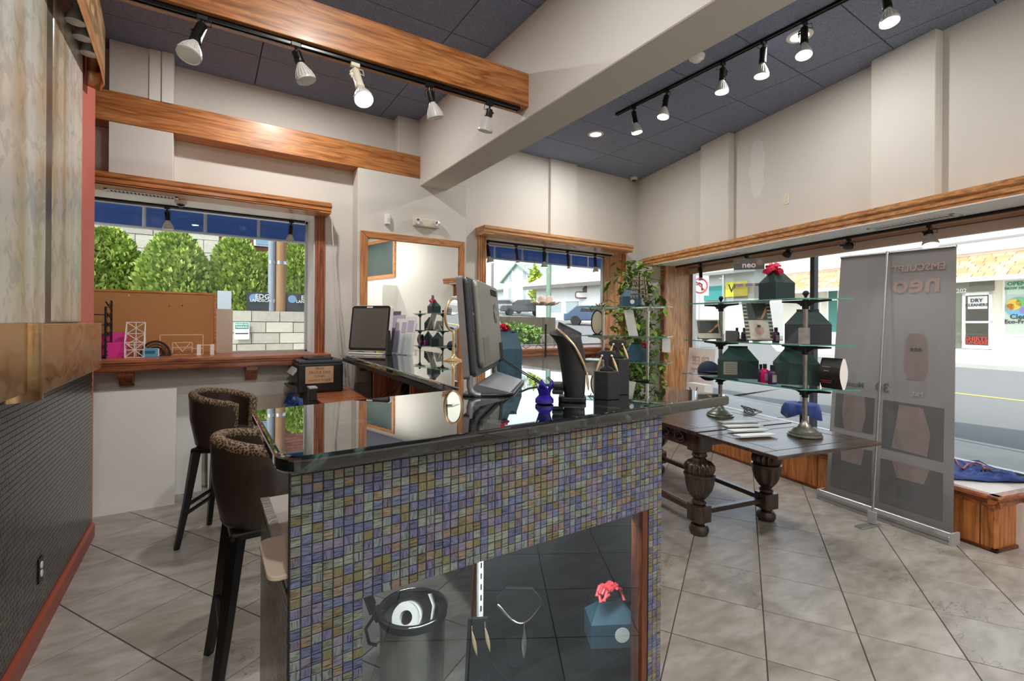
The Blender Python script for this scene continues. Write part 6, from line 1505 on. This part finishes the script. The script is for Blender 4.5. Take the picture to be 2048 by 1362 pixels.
f, a, b_, lo, hi = shop_window(2010, 2090, 545, 655, plain('pale_glass', (196,208,190), .25))
def ftext(s, px, py, size, mat, parent): 
    P = wb(px, py, FO-.05); text_mesh('sign_text', s, size, mat, parent, frame(P, BS, UP), depth=.004, bold=True)
gm, bm_ = plain('sign_green', (60,140,100), .6), plain('sign_dark', (60,60,64), .6)
MBB().box(a+.05, b_, FO-.035, FO-.022, fs(2030, 575)[1], fs(2030, 549)[1]).build('window_poster', plain('poster_mint', (206,226,214), .6), f)
ftext('OPEN', 2032, 553, .2, gm, f); ftext('NOW HERE', 2033, 562, .13, gm, f)
P = wb(2037, 600, FO-.04); gl = MB(frame(P, BS, UP)).lathe([(.36, 0), (.36, .012), (1e-6, .012)], 32).build('globe_emblem', plain('globe_blue', (120,176,210), .6), f)
for c_, r_, dx, dz in (((232,196,72), .2, -.12, .1), ((226,140,70), .12, -.22, .02), ((120,190,110), .14, .06, .18), ((150,130,190), .12, .14, -.12)):
    MB(frame(P + BS*dx + UP*dz - BN*.014, BS, UP)).lathe([(r_, 0), (r_, .004), (1e-6, .004)], 20).build('globe_patch', plain('gp_%d' % c_[0], c_, .6), gl)
ftext('Clean', 2040, 619, .24, bm_, f); ftext('Eco-Friendly', 2046, 629, .2, bm_, f)
# door
df = MBB(); a, _ = fs(1926, 620); b_, _ = fs(1985, 620); lo = .68; hi = fs(1956, 572)[1]
d_ = MBB().box(a, a+.09, FO-.06, FO+.01, lo, hi).box(b_-.09, b_, FO-.06, FO+.01, lo, hi).box(a, b_, FO-.06, FO+.01, hi-.1, hi).box(a, b_, FO-.06, FO+.01, lo, lo+.14).box(a, b_, FO-.06, FO+.01, lo+.98, lo+1.06).build('door', shop_white, shops)
MBB().box(a+.09, b_-.09, FO-.02, FO, lo+.14, hi-.1).build('pane', plain('door_glass', (84,80,72), .1), d_)
pp = MBB().box(a+.16, b_-.14, FO-.035, FO-.022, hi-.62, hi-.14).build('paper_sign', paper, d_)
ftext('DRY', 1952, 588, .19, bm_, pp); ftext('CLEANERS', 1952, 597, .145, bm_, pp)
ftext('SHIRTS', 1953, 665, .22, plain('sign_red', (206,70,54), .6), d_); ftext('LAUNDERED', 1953, 672, .16, MATS['sign_red'], d_)
MBB().box(a+.02, a+.1, FO-.1, FO-.05, lo+.85, lo+1.15).build('handle', shop_white, d_)
sl, _ = fs(1905, 620); MBB().box(sl-1.2, a-.05, FO-.03, FO, lo, hi).build('side_light', shop_glass, shops)
MBB().box(sl-1.2, b_+.05, FO-.03, FO, hi+.05, hi+.6).build('transom', shop_glass, shops)
ftext('202', 1922, 569, .22, paper, shops)
# ---- pale house with broad grey roof further along, no-turn sign
roofg = noisy('grey_roof', [(196,194,186), (212,210,202)], 6, rough=.95); sid = plain('siding_pale', (214,212,206), .85)
def wpt(px, py, D): return atd(px, py, D)
t = thing('bungalow', 'low pale building with broad grey roof behind the street sign', 'building')
a, b_ = wpt(1372, 545, 34), wpt(1492, 548, 30); M = frame((a.x, a.y, 0), (b_-a).to_2d().to_3d(), Vector((0,0,1)).cross((b_-a).to_2d().to_3d())); Lw = (b_-a).to_2d().length
sgn = 1 if (M.inverted() @ Vector((60, 60, 0))).y > 0 else -1
zr = a.z; MB(M).box(0, Lw, .8*sgn, 7*sgn, -.2, zr).build('wall', sid, t)
MB(M).add([(-.5, 0, zr), (Lw+.6, 0, zr), (Lw-1.2, 3.4*sgn, zr+2.0), (.5, 3.4*sgn, zr+2.0), (-.5, 7*sgn, zr), (Lw+.6, 7*sgn, zr)], [(0,1,2,3), (4,3,2,5), (0,3,4), (1,5,2), (0,4,5,1)]).build('roof', roofg, t)
MB(M).box(-.5, Lw+.6, -.05*sgn, .05*sgn, zr-.2, zr).build('fascia', plain('fascia_grey', (140,138,134), .7), t)
for x in (.4, Lw*.62): MB(M).box(x-.06, x+.06, .1*sgn, .22*sgn, 0, zr).build('post', alu, t)
for k in range(4): MB(M).tube([(Lw*.45+k*.3, 1.6*sgn, zr+.98), (Lw*.52+k*.3, 2.0*sgn, zr+1.22)], .05, 5).build('roof_mark', shop_white, t)
gs = MB(M).box(1.0, 2.6, .6*sgn, .7*sgn, zr-1.9, zr-.9).build('green_sign', plain('sign_teal', (60,140,134), .6), t); MB(M).box(2.7, 4.3, .6*sgn, .7*sgn, zr-1.7, zr-.7).build('yellow_sign', plain('sign_yellow', (226,216,70), .6), t)
Pq = M @ Vector((3.4, .55*sgn, zr-1.2)); text_mesh('sign_letter', 'W', .8, black, t, frame(Pq, RT, UP), depth=.01)
t = thing('traffic_sign', 'round red-rimmed no-turn sign on a pole across the street', 'traffic sign', wpt(1398, 648, 19)); t.location.z = .2; zc_ = wpt(1399, 566, 19).z - .2
MB().tube([(0, 0, 0), (0, 0, zc_+.35)], .03, 8).build('pole', alu, t)
Ms = frame((-FW*.05) + Vector((0, 0, zc_)), RT, UP)
MB(Ms).prism(rect(-.36, .36, -.4, .4), -.01, .0, 'z').build('plate', shop_white, t); MB(Ms).tube([(.29*math.cos(a_), .29*math.sin(a_), .02) for a_ in [2*PI*i/32 for i in range(32)]], .03, 6, closed=True).build('red_ring', plain('sign_red_b', (206,50,50), .5), t); MB(Ms).tube([(-.2, .2, .02), (.2, -.2, .02)], .025, 5).build('red_bar', MATS['sign_red_b'], t); MB(Ms).tube([(.08, -.2, .015), (.08, .05, .015), (-.05, .12, .015), (-.14, .02, .015)], .03, 5).build('arrow', black, t)

# ---- rising ground and street behind the back wall
def slope_z(y): return .1 + .07*max(0, y-6)
struct(MB().add([(-14, 5.6, .02), (2.2, 5.6, .02), (2.2, 9.6, .2), (-14, 9.6, .2)], [(0,1,2,3)]).build('ground_4', concrete))
pts = [(2.2, 5.62), (13, 5.62), (70, 60), (70, 110), (2.2, 110)]
struct(MB().add([(2.2, 5.62, .06), (12, 5.62, .06), (60, 5.62, .06), (60, 110, slope_z(110)), (2.2, 110, slope_z(110)), (2.2, 6.5, .1), (60, 6.5, .1)], [(0,2,6,5), (5,6,3,4)]).build('ground_5', asphalt))
# retaining wall with ivy
stone_c = noisy('old_concrete', [(150,138,122), (182,170,152)], 3, rough=.95)
ivy_g = [plain('ivy_%d' % i, c, .6) for i, c in enumerate([(104,138,58), (126,158,72), (84,118,50)])]
def leaf_mass(name, centre, rad, n, mats, parent=None, size=.1, seed=1, cone=False, label=None):
    q_ = random.Random(seed); m = MB()
    for _ in range(n):
        if cone:
            h = q_.random()**1.15; rr_ = math.sqrt(max(0, 1-h**1.6))*.95 + .05; a_ = q_.uniform(0, 2*PI); k = (q_.random()**.4)
            p = Vector((centre[0] + rad[0]*rr_*k*math.cos(a_), centre[1] + rad[1]*rr_*k*math.sin(a_), centre[2] + rad[2]*h))
            up_ = Vector((math.cos(a_)*.5, math.sin(a_)*.5, q_.uniform(.2, 1.2)))
        else:
            d = Vector((q_.gauss(0, 1), q_.gauss(0, 1), q_.gauss(0, 1))).normalized()*(q_.random()**.35); p = Vector((centre[0]+rad[0]*d.x, centre[1]+rad[1]*d.y, centre[2]+rad[2]*d.z)); up_ = Vector((q_.uniform(-1,1), q_.uniform(-1,1), q_.uniform(-.2,1)))
        n_ = up_.normalized(); s_ = Vector((q_.uniform(-1,1), q_.uniform(-1,1), q_.uniform(-.5,.5))); s_ = (s_ - n_*s_.dot(n_)).normalized()*size*q_.uniform(.35, .6); l_ = n_*size*q_.uniform(.8, 1.5)
        m.mi = q_.randrange(len(mats)); m.add([tuple(p), tuple(p+l_*.5+s_), tuple(p+l_), tuple(p+l_*.5-s_)], [(0,1,2,3)])
    return stuff(m.build(name, mats, parent))
a, b_ = wpt(985, 668, 9.6), wpt(1094, 664, 9.0); t = thing('retaining_wall', 'low stained concrete wall overgrown with ivy behind the middle window', 'wall')
M = frame((a.x, a.y, 0), (b_-a).to_2d().to_3d(), Vector((0,0,1)).cross((b_-a).to_2d().to_3d())); Lw = (b_-a).to_2d().length
MB(M).box(-3, Lw, 0, .3, 0, 1.3).build('wall_body', stone_c, t)
for k in range(3): MB(M).box(-.1+k*.17, -.03+k*.17, -.02, 0, .5, 1.2).build('opening', plain('dark_slot_%d' % k, (120,118,114), .8), t)
leaf_mass('ivy', tuple(M @ Vector((Lw*.72, .0, 1.0))), (.42, .3, .42), 900, ivy_g, t, .08, 3); leaf_mass('ivy', tuple(M @ Vector((Lw*.2, .2, 1.34))), (.9, .4, .16), 700, ivy_g, t, .08, 5)
# grey house
t = thing('gable_house', 'tall grey gabled house uphill seen through the middle window', 'house'); hs = plain('house_grey', (196,206,204), .85); hr = plain('house_roof', (150,166,150), .9); hwin = plain('house_window', (150,160,164), .3)
D = 62; a, b_ = wpt(1006, 600, D), wpt(1068, 600, D-6); M = frame((a.x, a.y, 0), (b_-a).to_2d().to_3d(), Vector((0,0,1)).cross((b_-a).to_2d().to_3d())); Lw = (b_-a).to_2d().length
sg = 1 if (M.inverted() @ Vector((100, 200, 0))).y > 0 else -1
zb_, ze, zt_ = slope_z(a.y)-1, wpt(1037, 556, D-3).z, wpt(1037, 527, D-3).z
MB(M).prism([(0, zb_), (Lw, zb_), (Lw, ze), (Lw/2, zt_), (0, ze)], 0, 9*sg, 'y').build('wall', hs, t)
for s_ in (0, 1): 
    x0_, x1_ = (-.4, Lw/2) if s_ == 0 else (Lw+.4, Lw/2)
    MB(M).add([(x0_, -.4*sg, ze-.3), (x1_, -.4*sg, zt_+.1), (x1_, 9*sg, zt_+.1), (x0_, 9*sg, ze-.3)], [(0,1,2,3)]).build('roof_slope', hr, t, solid=.2)
MB(M).box(-4.5, 0, 1*sg, 8*sg, zb_, ze-1).build('wing', hs, t); MB(M).add([(-5, .4*sg, ze-1.2), (0, .4*sg, ze-1.2), (0, 4*sg, ze+1), (-5, 4*sg, ze+1)], [(0,1,2,3)]).build('roof_slope', hr, t, solid=.2)
for x, z in ((.25, .35), (.72, .35), (.25, -.55), (.72, -.55)): 
    wv = MB(M).box(Lw*x-.5, Lw*x+.5, -.08*sg, 0, ze-1.2+z*3, ze+.6+z*3).build('window', shop_white, t); MB(M).box(Lw*x-.38, Lw*x+.38, -.12*sg, -.08*sg, ze-1.08+z*3, ze+.48+z*3).build('pane', hwin, wv)
# garage with plaque
t = thing('garage_building', 'low pale garage with grey roof and a plaque on the wall', 'building'); D = 40
a, b_ = wpt(1072, 620, D+3), wpt(1250, 640, D-4); M = frame((a.x, a.y, 0), (b_-a).to_2d().to_3d(), Vector((0,0,1)).cross((b_-a).to_2d().to_3d())); Lw = (b_-a).to_2d().length
sg = 1 if (M.inverted() @ Vector((100, 200, 0))).y > 0 else -1
zb_ = slope_z(a.y)-1.5; zl = wpt(1130, 566, D).z; zt_ = wpt(1130, 533, D).z + .6
MB(M).box(0, Lw, 0, 8*sg, zb_, zl).build('wall', plain('garage_wall', (222,222,218), .85), t)
MB(M).add([(-.8, -.9*sg, zl-.1), (Lw+.5, -.9*sg, zl-.1), (Lw+.5, 4*sg, zt_), (-.8, 4*sg, zt_), (-.8, 8*sg, zl-.1), (Lw+.5, 8*sg, zl-.1)], [(0,1,2,3), (3,2,5,4), (0,3,4), (1,5,2)]).build('roof', roofg, t, solid=.15)
MB(M).box(-.8, Lw+.5, -.95*sg, -.8*sg, zl-.35, zl-.05).build('fascia', plain('fascia_dark', (110,106,102), .8), t)
for k in range(2): 
    dw = MB(M).box(1.6+k*1.9, 3.2+k*1.9, -.05*sg, 0, zb_, zl-1.4).build('window', shop_white, t); MB(M).box(1.7+k*1.9, 3.1+k*1.9, -.08*sg, -.05*sg, zl-2.4, zl-1.5).build('pane', hwin, dw)
Pq = wpt(1172, 588, D-1.2); pl = MB(frame(Pq, RT, UP)).prism(rounded(rect(-.95, .95, -.3, .3), [.2]*4, 4), 0, .06, 'z').build('plaque', plain('plaque_brown', (96,76,72), .6), t)
MB(frame(Pq - FW*.08, RT, UP)).prism(rounded(rect(-.85, .85, -.2, .2), [.14]*4, 4), 0, .04, 'z').build('plaque_field', plain('plaque_cream', (220,214,206), .6), pl)
MB(frame(Pq + UP*.42 - FW*.03, RT, UP)).lathe([(.34, 0), (.34, .06), (1e-6, .06)], 20).build('plaque_emblem', MATS['plaque_brown'], pl)
# parked vehicles
def car(P, rz, label, col, L=4.4, H=1.45, pick=False):
    t = thing('parked_car', label, 'car', P, rz, 'vehicles parked uphill'); paintc = plain('car_%d_%d_%d' % col, col, .25, spec=.6)
    if pick: pr = [(-L/2, .4), (-L/2, .95), (-.2*L, .98), (-.17*L, 1.5), (.12*L, 1.55), (.24*L, 1.05), (L/2, .95), (L/2, .4)]
    else: pr = [(-L/2, .35), (-L/2, .85), (-.42*L, .95), (-.28*L, H), (.1*L, H), (.26*L, .95), (L/2, .8), (L/2, .35)]
    MB().prism(pr, -.85, .85, 'y').build('body', paintc, t, bevel=.06)
    for s_ in (-1, 1): MB().prism([(-.24*L, .98), (-.2*L, H-.1), (.08*L, H-.1), (.2*L, .98)], s_*.855, s_*.862, 'y').build('side_window', plain('car_glass', (50,54,58), .1) if 'car_glass' not in MATS else MATS['car_glass'], t)
    for x in (-.31*L, .31*L):
        for s_ in (-.8, .8): MB().lathe([(.2, -.1), (.34, -.1), (.34, .1), (.2, .1)], 20, (x, s_, .34), (0,1,0)).build('wheel', black, t, smooth=40)
    return t
def ground_at(px, py):   # where the ray meets the sloping street
    d = ray(px, py); k = (HCAM - .1 + .42)/(d.y*.07 - d.z); return CAM + d*k
for px, D, rz, lb, col, pk in ((1012, 50, 0.0, 'silver pickup truck parked uphill behind the computer', (150,150,152), True), (1046, 46, .1, 'dark pickup truck parked before the grey house', (60,60,64), True), (1190, 34, -.2, 'blue car parked before the pale garage', (62,80,104), False)):
    P = wpt(px, 640, D); P.z = slope_z(P.y); car(P, rz + math.atan2(RT.y, RT.x), lb, col, pick=pk)
leaf_mass('hedge_bush', tuple(wpt(1068, 616, 58)), (1.6, 1.2, 1.2), 500, ivy_g, None, .4, 8); tag(bpy.data.objects['hedge_bush'], 'round green bush beside the grey house', 'bush')
leaf_mass('yellow_tree', tuple(wpt(1069, 570, 50)), (.7, .7, 2.0), 500, [plain('lime_leaf', (176,190,80), .7)], None, .35, 9); tag(bpy.data.objects['yellow_tree'], 'slim yellow-green tree between house and garage', 'tree')
for i, (px, D, h) in enumerate(((984, 30, 9), (1097, 13, 7))):
    P = wpt(px, 648, D); P.z = slope_z(P.y)-.5
    t = thing('utility_pole', ['thin grey utility pole seen at the left of the middle window', 'greenish street pole in the middle of the middle window'][i], 'pole', P)
    MB().tube([(0, 0, 0), (0, 0, h)], .09 if i == 0 else .07, 10).build('shaft', plain('pole_%d' % i, [(130,124,118), (128,150,132)][i], .8), t, smooth=40)
    MB().cbox((0, 0, h-.4), (1.6, .1, .12)).build('crossarm', MATS['pole_%d' % i], t)
    if i: MB().cbox((0, -.1, 1.3), (.16, .03, .22)).build('tag_plate', plain('tag_yellow', (222,210,60), .6), t)
# ---- yard behind the left window
blockm = [noisy('split_block_%d' % i, [c, tuple(min(255, q_*1.15) for q_ in c)], 14, rough=.95, bump=.6) for i, c in enumerate([(176,172,158), (188,182,168), (168,162,150)])]
def block_wall(name, label, y, x0, x1, z0, z1, bw_, bh, seed, dark=1.0):
    t = thing(name, label, 'wall'); q_ = random.Random(seed)
    MB().box(x0, x1, y+.02, y+.35, z0, z1).build('backing', plain('mortar_'+name, (128,124,114), .95) if 'mortar_'+name not in MATS else MATS['mortar_'+name], t)
    r = 0; z = z0
    while z < z1 - .02:
        x = x0 - (bw_/2 if r % 2 else 0)
        while x < x1:
            a_, b2 = max(x0, x)+.006, min(x1, x+bw_)-.006
            if b2 - a_ > .03: MB().box(a_, b2, y-q_.uniform(0, .02), y+.03, z+.006, min(z1, z+bh)-.006).build('block', blockm[q_.randrange(3)], t)
            x += bw_
        z += bh; r += 1
    return t
YW = 9.7; zt_ = aty(540, 629, YW).z
block_wall('block_wall', 'rough grey block wall with a parking sign outside the left window', YW, aty(380, 650, YW).x, aty(640, 650, YW).x + 1.0, zt_-1.4, zt_, .46, .2, 1)
YT = 13.0; block_wall('tall_block_wall', 'tall pale block wall behind the evergreen shrubs', YT, aty(150, 500, YT).x - .6, aty(436, 500, YT).x, 1.6, 5.4, .62, .3, 2)
t = thing('brick_house', 'red brick building behind the shrubs and poles', 'building'); YK = 14.2; x0_, x1_ = aty(400, 500, YK).x, aty(660, 500, YK).x + 2
MB().box(x0_, x1_, YK, YK+4, 1.0, 6).build('wall', plain('brick_mortar', (150,136,126), .95), t)
bm2 = [plain('brick_%d' % i, c, .9) for i, c in enumerate([(128,76,62), (112,64,54), (142,88,72)])]; bmb = MB(); q = random.Random(6)
for r in range(46):
    x = x0_ - (.11 if r % 2 else 0)
    while x < x1_:
        bmb.mi = q.randrange(3); bmb.box(x+.006, min(x+.216, x1_), YK-.012, YK+.01, 2.2+r*.08+.005, 2.2+r*.08+.073); x += .222
stuff(bmb.build('brickwork', bm2, t))
wv = MB().box(aty(505, 500, YK).x, aty(548, 500, YK).x, YK-.06, YK, aty(520, 500, YK).z, aty(520, 470, YK).z+.4).build('window', shop_white, t); MB().box(aty(509, 500, YK).x, aty(544, 500, YK).x, YK-.08, YK-.06, aty(520, 497, YK).z, aty(520, 470, YK).z+.3).build('pane', plain('sky_pane', (130,170,196), .1), wv)
arb = [plain('arborvitae_%d' % i, c, .6) for i, c in enumerate([(150,176,74), (176,196,96), (122,150,64), (192,206,112)])]
struct(MB().box(-9, 8, YW+.35, YT, zt_-1.5, zt_-.02).build('ground_6', plain('soil', (96,84,68), .95)))
for i, (px, w_, top_y, yy_) in enumerate(((130, .8, 440, 11.3), (215, .78, 470, 11.6), (348, .82, 474, 11.2), (470, .72, 482, 11.4), (594, .6, 490, 11.7), (525, .55, 515, 12.2))):
    cx = aty(px, 550, yy_).x; h = aty(px, top_y, yy_).z - (zt_-.02)
    t = thing('evergreen_shrub', 'bushy evergreen shrub beyond the left window, %s' % ['half hidden at the far left', 'left of the big middle one', 'big one above the cork board', 'right of the cork board', 'right of the wooden pole', 'behind the grey post'][i], 'shrub', (0, 0, 0), 0, 'evergreen shrubs')
    leaf_mass('foliage', (cx, yy_, zt_-.05), (w_*.85, w_*.7, h), 7000, arb, t, .085, 30+i, cone=True); MB().tube([(cx, yy_, zt_-.1), (cx, yy_, zt_+h*.8)], [.05, .015], 6).build('trunk', plain('bark_%d' % i, (90,70,50), .9), t)
for i, (px, r, c_) in enumerate(((543, .065, (150,160,172)), (561, .095, (168,130,92)))):
    P = aty(px, 628, 9.95); P.z = zt_-.1
    t = thing('yard_post', ['grey steel post beside the wooden pole', 'weathered wooden pole outside the left window'][i], 'pole', P); MB().tube([(0, 0, 0), (0, 0, 5)], r, 16).build('shaft', noisy('post_%d' % i, [tuple(q_*.75 for q_ in c_), c_], 5, stretch=(6, 6, .5), rough=.85), t, smooth=40)
    MB().lathe([(r*1.02, 1.0), (r*1.02, 1.06)], 16).build('band', alu, t)
ban2 = plain('banner_black', (52,56,60), .6); btx = plain('banner_text', (210,214,216), .6)
for i, (p0_, p1_) in enumerate(((434, 462), (492, 536), (570, 640))):
    a, b_ = aty(p0_, 592, 9.9).x, aty(p1_, 592, 9.9).x
    t = thing('fence_banner', ['black banner at the left behind the block wall, partly covered', 'black landscaper banner left of the grey post', 'black landscaper banner right of the wooden pole'][i], 'banner', (0, 0, 0), 0, 'black banners on the block wall')
    sh_ = MB().box(a, b_, 9.9, 9.91, zt_-.02, aty(500, 591, 9.9).z).build('cloth', ban2 if i else plain('banner_pale', (176,182,190), .6), t)
    if i:
        MB().lathe([(.075, 0), (.075, .006), (1e-6, .006)], 20, (a+.12, 9.9, aty(500, 603, 9.9).z), (0,-1,0)).build('emblem', plain('emblem_%d' % i, (110,150,176), .6), sh_)
        text_mesh('banner_text', 'EDG', .12, btx, sh_, frame(((a+b_)/2 + .08, 9.89, aty(500, 600, 9.9).z), (1,0,0), (0,0,1)), bold=True); text_mesh('banner_text', 'LANDSCAPE', .075, btx, sh_, frame(((a+b_)/2 + .08, 9.89, aty(500, 608, 9.9).z), (1,0,0), (0,0,1)), bold=True)
P = aty(484, 669, YW-.05); t = thing('parking_sign', 'green and white reserved parking sign on the block wall', 'sign', P); hw_, hh = .118, .155
MB().prism(rounded(rect(-hw_, hw_, -hh, hh), [.02]*4, 3), 0, .006, 'y').build('plate', shop_white, t); gpl = MB().prism(rounded(rect(-hw_+.012, hw_-.012, .03, hh-.012), [.012]*4, 2), -.002, 0, 'y').build('green_field', plain('parking_green', (40,140,120), .5), t)
text_mesh('sign_text', 'RESERVED', .045, shop_white, gpl, frame((0, -.0035, .11), (1,0,0), (0,0,1)), bold=True); text_mesh('sign_text', 'PARKING', .045, shop_white, gpl, frame((0, -.0035, .062), (1,0,0), (0,0,1)), bold=True)
MB().box(-.1, .1, -.003, 0, -.06, -.04).build('sign_line', bm_, t)
# ---- blue awnings over the two back windows
aw_m, n_, b_ = _mat('awning_blue'); b_.inputs['Base Color'].default_value = lin((40,58,104)); b_.inputs['Roughness'].default_value = .8
tlb = n_.nodes.new('ShaderNodeBsdfTranslucent'); tlb.inputs[0].default_value = lin((56,84,142)); mxs = n_.nodes.new('ShaderNodeMixShader'); mxs.inputs[0].default_value = .5
n_.links.new(b_.outputs[0], mxs.inputs[1]); n_.links.new(tlb.outputs[0], mxs.inputs[2]); n_.links.new(mxs.outputs[0], n_.nodes['Material Output'].inputs['Surface'])
tube_m = plain('awning_tube', (206,206,202), .5)
def awning(label, x0, x1, zlow, ribs, yf=6.45):
    t = thing('awning', label, 'awning', (0, 0, 0), 0, 'blue window awnings'); zt2 = 3.5
    xs = [x0] + ribs + [x1]
    for a_, b2 in zip(xs, xs[1:]):
        MB().quad((a_, yf, zlow+.22), (b2, yf, zlow+.22), (b2, YG+.05, zt2), (a_, YG+.05, zt2)).build('canopy_panel', aw_m, t)
        MB().quad((a_, yf, zlow), (b2, yf, zlow), (b2, yf, zlow+.22), (a_, yf, zlow+.22)).build('valance_panel', aw_m, t)
    for x in xs: MB().tube([(x, yf-.02, zlow), (x, yf-.02, zlow+.22), (x, YG+.07, zt2-.02)], .018, 8).build('rib', tube_m, t, smooth=40)
    MB().tube([(x0, yf-.02, zlow), (x1, yf-.02, zlow)], .016, 8).build('front_bar', tube_m, t, smooth=40)
YF = 6.45
zl1 = (aty(190, 461, YF).z + aty(612, 491, YF).z)/2
awning('blue fabric awning outside the left window', -1.6, 1.5, zl1, [aty(x, 440, YF).x for x in (286, 408, 514)], YF)
zl2 = (aty(980, 518, YF).z + aty(1190, 534, YF).z)/2
awning('blue fabric awning outside the middle window', 2.9, 6.6, zl2, [aty(x, 500, YF).x for x in (986, 1041, 1091, 1138, 1172)], YF)
